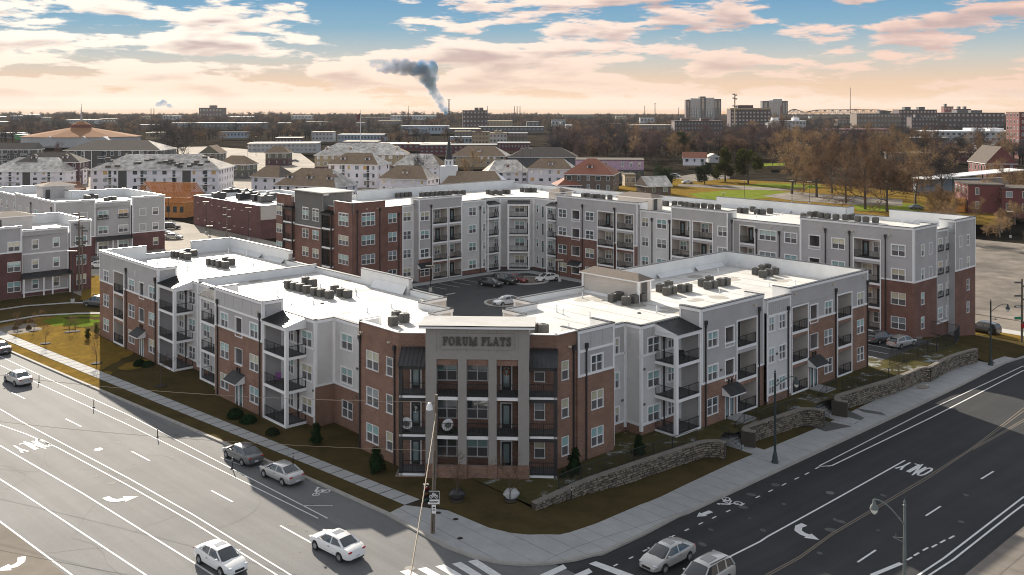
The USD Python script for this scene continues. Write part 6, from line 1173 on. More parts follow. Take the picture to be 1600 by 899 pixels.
house('house', 'white and tan house with frosted tan roof right of the steeple', 706, 795, 258, 244, 232, 'wall_tan', 'roof_tan', -8, 2, roof2='roof_frost', dormers=1); house('unfinished_house', 'white wrapped house with frosted hip roof right of the church hall', 757, 824, 286, 269, 253, 'wrap_white', 'roof_frost', 14, 2, dormers=1); house('unfinished_house', 'white wrapped house with tan roof beside the red roofed house', 827, 899, 287, 264, 251, 'wrap_white', 'roof_tan', -12, 2, roof2='roof_frost', dormers=1)
house('house', 'brown brick house with broad terracotta hip roof', 888, 968, 300, 273, 254, 'wall_brown', 'roof_terracotta', -14, 2, depth=17, dormers=1); house('house', 'low brown outbuilding with small terracotta roof in front of the red roofed house', 868, 905, 300, 290, 281, 'wall_brown', 'roof_terracotta', 10, 1); house('building', 'pink insulated flat roofed building under construction', 900, 1011, 280, 251, 248, 'wall_pink', 'roof_felt', -6, 2, 'flat', cat='building', wall2='wall_darkgrey'); house('building', 'low tan brick annex with two windows right of the red roofed house', 976, 994, 291, 274, 273, 'wall_tan', 'roof_felt', 0, 1, 'flat', cat='building'); house('building', 'brown brick house with pale gable roof below the round evergreen', 1003, 1045, 304, 291, 279, 'wall_brown', 'roof_frost', 20, 1, 'gable', cat='house')
house('house', 'cottage with orange tiled roof and white gable left of the evergreens', 1069, 1106, 256, 247, 240, 'wrap_white', 'roof_terracotta', -10, 1, 'gable'); house('house', 'little pale cottage behind the tall olive evergreen', 1108, 1124, 252, 245, 242, 'shed_pale', 'roof_frost', 0, 1, 'gable')
house('building', 'long dark grey warehouse with row of roof lights behind the white houses', 794, 906, 259, 246, 235, 'shed_dark', 'roof_felt', -4, 1, 'hip', cat='warehouse', win=False)
house('brick_house', 'dark red brick terrace with white windows at the right edge', 1520, 1575, 333, 290, 282, 'brick_red', 'roof_felt', -10, 2, 'flat', 14, 'house'); house('brick_house', 'brown brick terrace half hidden by scrub at the right edge', 1572, 1640, 335, 296, 292, 'brick_red', 'roof_felt', -10, 2, 'flat', 12, 'house')
house('church', 'red brick church with steep dark gable at the right edge', 1545, 1592, 274, 256, 234, 'brick_red', 'roof_felt', -6, 1, 'gable', 26, 'church'); house('tower', 'tan topped brick tower cut by the right edge', 1592, 1625, 246, 176, 175, 'brick_red', 'wall_tan', 0, 7, 'flat', 16, 'tower')
# timber frames
def timber(label, x0, x1, yb, ye, yr, mat, n, name='timber_frame', rot=10):
    p = at((x0 + x1) / 2, yb); s = p[1] / FPX; W, H, RH, D = (x1 - x0) * s, (yb - ye) * s, (ye - yr) * s, 12.0
    t = thing(name, label, 'building frame', (p[0], p[1] + 6, 0), rot, None, False); put(t, 'stud_wall', MB().box(-W / 2, W / 2, -D / 2, D / 2, -.5, H), mat)
    for k in range(n):
        x = -W / 2 + W * (k + .5) / n; put(t, 'rafter', MB().tube((x, -D / 2 - .6, H), (x, 0, H + RH + 1), .15, n=4).tube((x, 0, H + RH + 1), (x, D / 2 + .6, H), .15, n=4).tube((x, -D / 2, H), (x, D / 2, H), .08, n=4), mat)
    for k in range(max(3, n // 4)):
        x = -W / 2 + W * (k + .5) / max(3, n // 4); put(t, 'opening', MB().box(x - .6, x + .6, -D / 2 - .05, -D / 2 - .01, H * .3, H * .72), 'pane_dark')
    put(t, 'ridge_beam', MB().box(-W / 2, W / 2, -.08, .08, H + RH + .8, H + RH + 1.05), mat)
timber('orange timber roof trusses of a house under construction behind the neighbour block', 207, 302, 338, 316, 293, 'timber', 34, rot=-14); timber('dark red timber frame behind the farther neighbour block', 52, 112, 306, 299, 291, 'rust', 22, rot=4)
# domed church with needle spire
def dome_church():
    p = at(127, 229); Y = p[1] + 30; s = Y / FPX; t = thing('round_church', 'wide round church with copper tent roof and white needle spire', 'church', (p[0] * Y / p[1], Y, 0), 0, None, False); Rr = 93 * s; n = 12; H = 13.5 * s; A = 27 * s
    an = [i * 2 * math.pi / n + .26 for i in range(n)]; pt = lambda a, r, z: (math.cos(a) * r, math.sin(a) * r * .62, z)
    put(t, 'wall', MB().add([pt(a, Rr * .97, -1) for a in an] + [pt(a, Rr * .97, H) for a in an], [[i, (i + 1) % n, n + (i + 1) % n, n + i] for i in range(n)]), 'shed_pale')
    for i in range(n): put(t, 'roof_panel', MB().add([pt(an[i], Rr, H), pt(an[(i + 1) % n], Rr, H), pt(an[(i + 1) % n], Rr * .17, A), pt(an[i], Rr * .17, A)], [[0, 1, 2, 3]]), 'roof_copper')
    put(t, 'lantern', MB().add([pt(a, Rr * .17, A - .5) for a in an] + [pt(a, Rr * .17, A + 2.5) for a in an], [[i, (i + 1) % n, n + (i + 1) % n, n + i] for i in range(n)]), 'brick_red')
    put(t, 'lantern_roof', MB().add([pt(a, Rr * .16, A + 2.5) for a in an] + [(0, 0, A + 6)], [[i, (i + 1) % n, n] for i in range(n)]), 'roof_copper')
    put(t, 'spire', MB().tube((0, 0, A + 3), (0, 0, A + 8), 1.3, .8, 8).tube((0, 0, A + 8), (0, 0, A + 20), .8, .08, 8), 'shed_pale')
    for k in (-.25, .3, .62): put(t, 'porch_gable', MB().add([(k * Rr - 7, -Rr * .6, 0), (k * Rr + 7, -Rr * .6, 0), (k * Rr + 7, -Rr * .6, H * .5), (k * Rr, -Rr * .6, H * 1.1), (k * Rr - 7, -Rr * .6, H * .5), (k * Rr + 7, -Rr * .2, H * .5), (k * Rr, -Rr * .2, H * 1.1), (k * Rr - 7, -Rr * .2, H * .5)], [[0, 1, 2], [0, 2, 3], [0, 3, 4], [2, 5, 6], [2, 6, 3], [4, 3, 6], [4, 6, 7]]), 'shed_pale')
mt('roof_copper', (.33, .17, .09), .95, var=.12, scale=.1, spec=.05); dome_church()
def steeple_church():
    p = at(742, 303); s = p[1] / FPX; t = thing('steeple_church', 'white church hall with tan roof and black pointed steeple', 'church', (p[0], p[1], 0), -4, None, False)
    W, H = 96 * s, (303 - 287) * s; rh = 19 * s
    put(t, 'wall', MB().box(-W / 2, W / 2, -6, 10, -1, H), 'wrap_white'); V = [(-W / 2 - .5, -6.6, H), (W / 2 + .5, -6.6, H), (W / 2 + .5, 10.6, H), (-W / 2 - .5, 10.6, H), (-W / 2 + 3, 2, H + rh), (W / 2 - 4, 2, H + rh)]
    rp = put(t, 'roof', MB().add(V, [[0, 1, 5, 4], [2, 3, 4, 5]]), 'roof_tan'); put(rp, 'hip_end', MB().add(V, [[3, 0, 4]]), 'roof_tan'); put(rp, 'gable_wall', MB().add(V, [[1, 2, 5]]), 'wrap_white')
    x = -42 * s; zb = (303 - 268) * s; tw = 6.3 * s * 2; put(t, 'tower_base', MB().box(x - tw, x + tw, 2 - tw, 2 + tw, H, zb + 8 * s), 'trim_white'); put(t, 'belfry', MB().box(x - 6 * s, x + 6 * s, 2 - 6 * s, 2 + 6 * s, zb + 8 * s, zb + 18 * s), 'trim_white')
    for k in (-3, 3): put(t, 'louvre', MB().box(x + k * s - 1.2 * s, x + k * s + 1.2 * s, 2 - 6 * s - .05, 2 - 6 * s, zb + 10 * s, zb + 16 * s), 'pane_grey')
    put(t, 'spire', MB().tube((x, 2, zb + 18 * s), (x, 2, zb + 57 * s), 6 * s, .25 * s, 8), 'metal_black'); put(t, 'cross', MB().box(x - .1, x + .1, 1.9, 2.1, zb + 57 * s, zb + 62 * s).box(x - 2.2 * s, x + 2.2 * s, 1.9, 2.1, zb + 59.5 * s, zb + 60 * s), 'metal_black')
steeple_church()
# flat sheds and yards stretching to the horizon: (x0, x1, base row, top row, wall, roof, what it looks like)
SHEDS = [(300, 405, 201, 193, 'shed_dark', 'shed_pale', 'long shed with pale roof in the woods at left'), (386, 492, 237, 225, 'shed_pale', 'roof_cream', 'long cream roofed store with a dark door'), (430, 470, 226, 216, 'wall_plum', 'roof_cream', 'small plum walled store left of the flagpole'), (487, 520, 220, 207, 'shed_pale', 'roof_cream', 'white house shaped store with twin windows'), (528, 600, 220, 211, 'shed_blue', 'shed_pale', 'pale blue shed behind the flagpole'), (537, 590, 231, 222, 'shed_dark', 'roof_cream', 'low dark office row right of the flagpole'), (626, 700, 208, 197, 'shed_blue', 'shed_pale', 'white blue warehouse with shallow gable'), (640, 750, 207, 202, 'shed_dark', 'roof_cream', 'very long low shed with glowing cream roof'), (560, 700, 233, 226, 'shed_maroon', 'roof_cream', 'long maroon wall of sheds behind the bare trees'), (655, 775, 240, 228, 'shed_maroon', 'shed_dark', 'long maroon warehouse behind the black steeple'), (778, 828, 234, 224, 'shed_maroon', 'shed_pale', 'maroon shed with white band doors'), (703, 737, 225, 215, 'shed_blue', 'shed_blue', 'pale blue flat roofed shed right of the steeple'), (738, 764, 226, 207, 'wall_tan', 'wall_brown', 'tan three storey block of flats'), (765, 792, 224, 209, 'shed_pale', 'wall_tan', 'pale block of flats beside the tan block'), (795, 824, 223, 209, 'wall_brown', 'shed_pale', 'brown block of flats at the thicket'), (710, 735, 216, 206, 'wall_brown', 'wall_tan', 'brown gabled hall right of the steeple tip'), (748, 850, 206, 199, 'shed_dark', 'shed_dark', 'long black flat roof in the middle distance'), (725, 800, 198, 189, 'wall_tan', 'wall_tan', 'long tan factory with low roof'), (823, 842, 199, 191, 'shed_dark', 'shed_pale', 'small shed with bright gable roof'), (862, 884, 198, 188, 'shed_pale', 'shed_dark', 'pale house row with dark roof'), (884, 894, 203, 195, 'trim_white', 'trim_white', 'tiny white cube shaped building'), (722, 761, 200, 173, 'hotel_brown', 'shed_dark', 'dark old brick school with roof turret'), (311, 348, 184, 169, 'hotel_brown', 'shed_dark', 'dark square mill building on the horizon at left'), (455, 487, 186, 181, 'shed_pale', 'roof_cream', 'shed with glowing roof at the wood edge'), (100, 150, 193, 188, 'shed_pale', 'roof_cream', 'pale roofs behind the needle spire'), (216, 246, 201, 195, 'shed_dark', 'shed_pale', 'grey shed right of the round church'), (0, 42, 214, 208, 'shed_pale', 'roof_cream', 'cream roofed hall at the left edge'), (24, 42, 217, 211, 'shed_green', 'shed_green', 'green container by the round church'), (610, 680, 187, 181, 'shed_pale', 'shed_pale', 'long grey works below the smoke plume'), (985, 1050, 205, 196, 'wall_brown', 'roof_cream', 'brick row with peach roofs in the thicket'), (1055, 1130, 212, 190, 'hotel_brown', 'hotel_brown', 'long dark flat block before the pale tower'), (1000, 1022, 192, 184, 'shed_pale', 'shed_dark', 'grey columned building at the horizon'), (1200, 1236, 208, 193, 'shed_pale', 'shed_pale', 'pale base building beside the brick chimney'), (1201, 1260, 204, 189, 'tower_pale', 'trim_white', 'white roofed hall below the second tower'), (1406, 1464, 200, 172, 'hotel_brown', 'shed_dark', 'long dark brick block on the right horizon'), (1476, 1490, 195, 167, 'brick_red', 'shed_dark', 'slim brick tower on the right horizon'), (1494, 1517, 196, 171, 'brick_red', 'shed_dark', 'stepped brick block on the right horizon'), (1464, 1570, 200, 177, 'hotel_brown', 'shed_dark', 'long low dark block behind the brick towers'), (1425, 1466, 204, 184, 'hotel_brown', 'shed_dark', 'dark hall with pale arched front'), (1475, 1545, 196, 184, 'shed_pale', 'shed_blue', 'pale flat warehouse on the right'), (1310, 1352, 196, 187, 'wall_brown', 'shed_maroon', 'maroon roofed mill right of the bridge'), (1340, 1408, 200, 178, 'wall_brown', 'shed_dark', 'dim flat blocks below the bridge end'), (1300, 1400, 212, 203, 'brick_red', 'shed_maroon', 'long maroon roof in the brown trees'), (1460, 1600, 222, 206, 'shed_pale', 'trim_white', 'very long white warehouse at right'), (1423, 1480, 228, 216, 'shed_dark', 'roof_cream', 'flat dark warehouse before the white one'), (1536, 1570, 236, 227, 'shed_pale', 'shed_pale', 'small pale shed left of the red church'), (1500, 1556, 250, 240, 'shed_maroon', 'roof_cream', 'pale roofed maroon shed below the long warehouse'), (1432, 1452, 250, 240, 'shed_dark', 'roof_cream', 'cream roofed shed among the right trees'), (1395, 1412, 248, 240, 'shed_dark', 'roof_cream', 'small cream roof among the right trees'), (1465, 1497, 240, 231, 'wrap_white', 'shed_blue', 'white house with grey blue roof among the right trees'), (1370, 1400, 222, 214, 'shed_dark', 'roof_cream', 'small pale roof over the brown trees')]
mt('shed_green', (.05, .30, .09), .6)
RS = random.Random(77); FAR = []
for k in range(150):
    zx = RS.choice([(-20, 560, 186, 222), (430, 900, 184, 214), (430, 900, 184, 200), (900, 1240, 182, 200), (1230, 1600, 190, 236), (-20, 420, 184, 200)]); x = RS.uniform(zx[0], zx[1]); y = RS.uniform(zx[2], zx[3]); w = RS.uniform(10, 44) * (1.2 if y < 200 else 1); h = RS.uniform(2.6, 6.5) * (1 + (y - 186) / 60)
    if any(a - w * .4 < x < b + w * .4 and c - 7 < y < d + 7 for a, b, c, d in [(q[0], q[1], q[3], q[2]) for q in SHEDS + FAR]): continue
    if 30 < x < 225 and y > 193: continue
    FAR.append((x - w / 2, x + w / 2, y, y - h, RS.choice(['shed_pale', 'shed_blue', 'wall_brown', 'shed_maroon', 'wall_tan', 'shed_dark', 'wall_olive']), RS.choice(['roof_cream', 'shed_pale', 'roof_cream', 'trim_white', 'roof_felt', 'shed_dark']), 'low flat roofed building among the trees of the far town'))
for x0, x1, yb, yt, w, rf, lab in SHEDS + FAR:
    p = at((x0 + x1) / 2, yb); s = p[1] / FPX; W = (x1 - x0) * s; H = (yb - yt) * s; D = max(14, min(60, W * .5)); t = thing('distant_building', lab, 'building', (p[0], p[1] + D / 2, 0), R.uniform(-5, 5), 'low buildings scattered over the far town' if 'far town' in lab else None, False)
    put(t, 'wall', MB().box(-W / 2, W / 2, -D / 2, D / 2, -1, H), w); put(t, 'roof', MB().box(-W / 2 - .4, W / 2 + .4, -D / 2 - .4, D / 2 + .4, H, H + .5), rf); k = 0
    n = min(16, max(3, int((x1 - x0) / 5))); rows = max(1, min(6, int((yb - yt) / 6)))
    for j in range(rows):
        for i in range(n): x = -W / 2 + W * (i + .5) / n; z = H * (j + .35) / rows; put(t, 'window', MB().box(x - W / n * .22, x + W / n * .22, -D / 2 - .25, -D / 2 - .02, z, z + H / rows * .4), 'pane_dark' if w in ('shed_pale', 'wall_tan', 'shed_blue', 'trim_white', 'tower_pale') else 'pane_grey')
    if yb - yt > 14:
        for i in range(2): x = R.uniform(-W * .3, W * .3); put(t, 'roof_house', MB().box(x - W * .08, x + W * .08, -D * .2, D * .2, H + .5, H + .5 + 4 * s), rf)
# towers, hotel, chimney, bridge, masts
def tower_block(label, x0, x1, Y, yt, seg, wall, name='tower_block'):
    s = Y / FPX; c = atY((x0 + x1) / 2, Y); t = thing(name, label, 'tower', (c[0], Y, 0), 0, None, False); W = (x1 - x0) * s; H = zY(yt, Y)
    for i, (a, b, dy, m, k) in enumerate(seg):
        xa, xb = -W / 2 + W * a, -W / 2 + W * b; h = H - dy * s; put(t, 'shaft', MB().box(xa, xb, -9 - 3 * (i % 2), 12, -2, h), m)
        for j in range(k):
            x = xa + (xb - xa) * (j + .5) / k; put(t, 'window_strip', MB().box(x - (xb - xa) / k * .2, x + (xb - xa) / k * .2, -9.3 - 3 * (i % 2), -9.02 - 3 * (i % 2), 4, h - 4), 'pane_dark')
        for z in np.arange(6, h - 3, 7.0): put(t, 'floor_band', MB().box(xa, xb, -9.5 - 3 * (i % 2), -9.31 - 3 * (i % 2), z, z + .9), m)
tower_block('pale concrete apartment tower with dark window strips, left one on the horizon', 1071, 1125.5, 2300, 151, [(0, .12, 5, 'hotel_brown', 1), (.12, .4, 3, 'tower_pale', 4), (.4, .56, 0, 'wall_darkgrey', 1), (.56, .8, 2, 'tower_pale', 3), (.8, 1, 4, 'wall_darkgrey', 2)], 'tower_pale'); tower_block('pale concrete apartment tower right of the brown hotel', 1190, 1229, 2400, 155, [(0, .25, 3, 'shed_dark', 1), (.25, .42, 2, 'tower_pale', 1), (.42, .78, 0, 'tower_pale', 4), (.78, 1, 3, 'shed_dark', 2)], 'tower_pale')
def hotel():
    Y = 1250; s = Y / FPX; c = atY(1170, Y); t = thing('old_hotel', 'dark brown brick hotel with rows of small windows on the horizon', 'building', (c[0], Y, 0), 0, None, False); W = 62 * s; H = zY(169, Y); put(t, 'wall', MB().box(-W / 2, W / 2, -10, 12, -1, H), 'hotel_brown'); put(t, 'cornice', MB().box(-W / 2 - .6, W / 2 + .6, -10.8, 12.6, H - 2, H), 'wall_tan'); put(t, 'roof_house', MB().box(-W * .3, W * .08, -6, 6, H, H + 4.5 * s), 'hotel_brown')
    for j in range(5):
        for i in range(11): x = -W / 2 + W * (i + .5) / 11; z = H * .1 + j * H * .165; w = put(t, 'window', MB().box(x - 1.1, x + 1.1, -10.4, -10.02, z, z + 2.1), 'shed_pale'); put(w, 'pane', MB().box(x - .8, x + .8, -10.5, -10.42, z + .9, z + 2.0), 'pane_grey')
    m = thing('mast', 'pale lattice floodlight mast rising behind the brown hotel', 'mast', (atY(1148, Y - 20)[0], Y - 20, 0), 0, None, False); z0, z1 = 0, zY(147, Y)
    put(m, 'pole', MB().tube((0, 0, z0), (0, 0, z1), 1.1, .8, 6), 'wall_tan')
    for z in (z1, z1 - 5, z1 - 15): put(m, 'floodlight', MB().box(-3, -.8, -1, 1, z - 1.4, z).box(.8, 3, -1, 1, z - 2.5, z - 1), 'shed_dark')
hotel()
def pole(name, label, x, yb, yt, r, mat, cat='mast', Y=None, top=None):
    Y = Y or at(x, yb)[1]; c = atY(x, Y); z1 = zY(yt, Y); t = thing(name, label, cat, (c[0], Y, 0), 0, None, False); put(t, 'shaft', MB().tube((0, 0, 0), (0, 0, z1), r, r * .6, 8), mat)
    put(t, 'top', MB().lathe([(0, z1 - .5), (r * (top or 1.3), z1 - .4), (r * (top or 1.3), z1 + .4), (0, z1 + .6)], n=8), mat); put(t, 'base', MB().lathe([(r * 1.6, 0), (r * 1.6, .6), (r, 1.0)], n=8), mat); return t
pole('chimney', 'tall slim brick chimney in front of the second tower', 1220.5, 196, 166, 1.9, 'brick_red', 'chimney')
for x, yt, lab in ((1328.5, 138, 'very thin radio mast above the bridge'), (1023.5, 162, 'thin mast with dark head above the right thicket'), (1007.5, 166, 'short thin mast left of the dark headed mast'), (1060.5, 169, 'thin mast left of the pale tower'), (701.5, 156, 'dark stack beside the blue smoke plume'), (638.5, 167, 'thin mast left of the smoke plume'), (761.5, 167, 'thin mast above the old school'), (804, 167, 'first of three thin stacks on the horizon'), (808, 167, 'second of three thin stacks on the horizon'), (812.5, 167, 'third of three thin stacks on the horizon'), (630, 175, 'short white stack on the horizon'), (236, 170, 'first slim stack below the small smoke cloud'), (240.5, 170, 'second slim stack below the small smoke cloud')): pole('mast', lab, x, 190, yt, .9 if x != 701.5 else 1.7, 'steel_far', 'mast', Y=2000, top=2.0 if x in (701.5, 1023.5) else 1.2)
def flag():
    p = at(563.5, 236); z1 = zY(174, p[1]); t = thing('flagpole', 'tall white flagpole with a limp dark flag in the middle distance', 'flagpole', (p[0], p[1], 0), 0, None, False); put(t, 'pole', MB().tube((0, 0, 0), (0, 0, z1), .35, .18, 8), 'trim_white'); v = [(0, 0, z1 - 1), (-3, .3, z1 - 3), (-2.4, -.2, z1 - 8), (-.3, .1, z1 - 5)]; put(t, 'flag', MB().add(v, [[0, 1, 2], [0, 2, 3]]), 'shed_maroon'); put(t, 'ball', MB().lathe([(0, z1), (.4, z1 + .4), (0, z1 + .8)], n=8), 'trim_white')
flag()
def bridge():
    Y = 2500; s = Y / FPX; t = thing('truss_bridge', 'long steel truss bridge on the right horizon', 'bridge', (atY(1325, Y)[0], Y, 0), 0, None, False); zt = lambda y: zY(y, Y); X = lambda x: (x - 1325) * s
    top = [(1229, 178), (1236, 172), (1242, 170.5), (1250, 174), (1258, 176), (1266, 174), (1275, 172.2), (1290, 171.8), (1310, 171.8), (1328, 171.6), (1338, 170.8), (1345, 171.5), (1360, 171.8), (1375, 172), (1388, 174), (1400, 176.5), (1408, 177.5)]; bot = 180.0; tp = lambda x: float(np.interp(x, [a for a, _ in top], [b for _, b in top]))
    put(t, 'deck', MB().box(X(1225), X(1425), -5, 5, zt(bot + .9), zt(bot - .1)), 'steel_far'); xs = np.arange(1229, 1410, 6.0)
    for side in (-5.0, 5.0):
        m = MB(); [m.tube((X(a), side, zt(tp(a))), (X(b), side, zt(tp(b))), .75, n=4, caps=False) for a, b in zip(xs[:-1], xs[1:])]; put(t, 'top_chord', m, 'steel_far'); m2 = MB()
        for i, (a, b) in enumerate(zip(xs[:-1], xs[1:])):
            m2.tube((X(a), side, zt(bot)), (X(a), side, zt(tp(a))), .5, n=4, caps=False); q = (a, b) if i % 2 else (b, a); m2.tube((X(q[0]), side, zt(bot)), (X(q[1]), side, zt(tp(q[1]))), .55, n=4, caps=False)
        put(t, 'web', m2, 'steel_far', kind='stuff')
    for x in (1242, 1266, 1338, 1400): put(t, 'pier', MB().box(X(x) - 3, X(x) + 3, -7, 7, 0, zt(bot + .9)), 'shed_pale')
bridge()
def canopy():
    p = at(1520, 300); t = thing('canopy', 'long thin white canopy roof left of the red brick terrace', 'canopy', (p[0], p[1], 0), 8, None, False); put(t, 'roof', MB().add([(-22, -5, 5.2), (18, -5, 8.4), (18, 5, 8.4), (-22, 5, 5.2), (-22, -5, 4.9), (18, -5, 8.1), (18, 5, 8.1), (-22, 5, 4.9)], [[0, 1, 2, 3], [0, 4, 5, 1], [4, 7, 6, 5], [1, 5, 6, 2]]), 'trim_white')
    for x in (-20, -8, 4, 16): put(t, 'post', MB().box(x - .15, x + .15, -.15, .15, 0, 5.2 + (x + 22) * .08), 'steel_far')
    put(t, 'wall', MB().box(-21, 17, 3, 4.8, 0, 4.8), 'shed_blue')
canopy()
def container():
    p = at(1509, 330); t = thing('container', 'bright orange container beside the red brick terrace', 'container', (p[0], p[1], 0), 38, None, False); put(t, 'body', MB().box(-3.6, 3.6, -1.4, 1.4, 0, 4.0), 'orange_box'); m = MB(); [m.box(-3.4 + i * .6, -3.1 + i * .6, -1.46, -1.41, .2, 3.8) for i in range(12)]; put(t, 'ribs', m, 'orange_box')
container()
far_wood()
# smoke: steam drifting from the works
def smoke(label, blobs, Y, seed, dens, name='smoke_plume'):
    mans = []; c0 = atY(blobs[0][0], Y); r = np.random.RandomState(seed)
    for (x, y, rr) in blobs:
        c = atY(x, Y); s = Y / FPX; mans.append(manifold3d.Manifold.sphere(rr * s, 20).translate((c[0] - c0[0], r.uniform(-.3, .3) * rr * s, zY(y, Y))))
    u = manifold3d.Manifold.batch_boolean(mans, manifold3d.OpType.Add); q = u.to_mesh(); v = np.asarray(q.vert_properties)[:, :3].astype(float); f = np.asarray(q.tri_verts)
    v += (meshkit.fbm(v / 22.0 + 3, 3, seed)[:, None] - .5) * np.array([14, 10, 14]); put('', name, (v + [c0[0], Y, 0], f), 'smoke_' + dens, label, 'smoke', origin=(c0[0], Y, 0))
for nm, d, col in (('smoke_thick', .12, (.13, .37, .76)), ('smoke_thin', .13, (.42, .46, .66))):
    M[nm] = usdkit.material(stage, f'/World/Looks/{nm}', {'g': ('geometry', {}), 'n': ('noise_texture', {'scale': .03, 'detail': 5.0, 'roughness': .6}), 'mr': ('map_range', {'from_min': .36, 'from_max': .62, 'to_min': 0.0, 'to_max': d, 'clamp': True}), 'v': ('principled_volume', {'color': col, 'anisotropy': 0.0, 'absorption_color': (.05, .1, .22)})}, [('g.position', 'n.vector'), ('n.fac', 'mr.value'), ('mr.result', 'v.density')], volume='v.volume')
smoke('blue grey smoke column leaning up from the horizon works', [(697, 177, 5), (694, 171, 6), (690, 164, 6.5), (686, 157, 6.5), (681, 150, 6.5), (678, 143, 7), (675, 136, 7.5), (671, 128, 11), (677, 119, 11), (664, 121, 13), (655, 114, 12), (672, 108, 14), (662, 104, 11)], 2500, 5, 'thick')
smoke('flat smoke bank drifting left from the top of the smoke column', [(658, 106, 12), (645, 108, 12), (632, 106, 13), (618, 104, 12), (604, 105, 11), (592, 103, 9), (584, 101, 7)], 2520, 6, 'thin', 'smoke_bank'); smoke('small blue smoke cloud on the left horizon', [(266, 169, 3), (262, 165, 5), (256, 161, 6), (249, 163, 5)], 2600, 7, 'thick', 'smoke_cloud')
# ================================================================ vehicles
def car_paint(name, c, rough=.25, metal=.0): plain(name, c, rough, metal, .5, .8)
for n, c, me in (('paint_car_white', (.78, .78, .77), 0), ('paint_car_silver', (.42, .42, .42), .55), ('paint_car_grey', (.11, .115, .12), .4), ('paint_car_black', (.012, .012, .014), 0), ('paint_car_red', (.17, .02, .022), .2), ('paint_car_champagne', (.46, .45, .43), .4), ('paint_car_frost', (.55, .56, .58), 0)): car_paint(n, c, .28, me)
plain('car_glass', (.012, .015, .018), .03, spec=1.0, ior=1.6); plain('tyre', (.015, .015, .015), .85); plain('rim', (.42, .42, .43), .3, .8); plain('tail_lamp', (.35, .02, .02), .2); plain('head_lamp', (.62, .64, .66), .08, spec=1.0); plain('car_trim', (.02, .02, .022), .5); plain('plate', (.55, .56, .58), .5)
SEDAN = dict(L=4.75, W=1.84, H=1.46, belt=[(-2.37, .55, .60), (-2.3, .86, .76), (-2.0, 1.0, .86), (-1.35, 1.01, .91), (-.4, .96, .92), (.6, .94, .92), (1.1, .93, .90), (1.7, .86, .87), (2.15, .74, .78), (2.33, .60, .64), (2.37, .48, .56)], cab=[(-1.72, .99, .60, .72), (-1.0, 1.37, .56, .76), (-.5, 1.455, .575, .79), (.15, 1.45, .575, .79), (.5, 1.39, .57, .78), (1.35, .93, .62, .74)], roof=(-1.0, .5), pillars=(-.3, -1.2), wheel=1.38)
SUV = dict(L=4.8, W=1.92, H=1.75, belt=[(-2.4, .6, .72), (-2.36, 1.05, .86), (-1.9, 1.12, .93), (-.4, 1.08, .95), (.7, 1.05, .95), (1.2, 1.04, .92), (1.9, .97, .88), (2.25, .82, .80), (2.38, .62, .68), (2.4, .5, .6)], cab=[(-2.32, 1.1, .68, .8), (-1.95, 1.64, .64, .8), (-1.0, 1.745, .65, .83), (.1, 1.74, .65, .83), (.5, 1.68, .64, .82), (1.3, 1.05, .68, .80)], roof=(-1.95, .5), pillars=(-.4, -1.35), wheel=1.42)
HATCH = dict(SEDAN, L=4.5, cab=[(-2.2, 1.02, .6, .72), (-1.75, 1.3, .56, .76), (-.6, 1.5, .58, .8), (.15, 1.5, .58, .8), (.5, 1.43, .57, .78), (1.35, .95, .62, .74)], roof=(-1.75, .5))
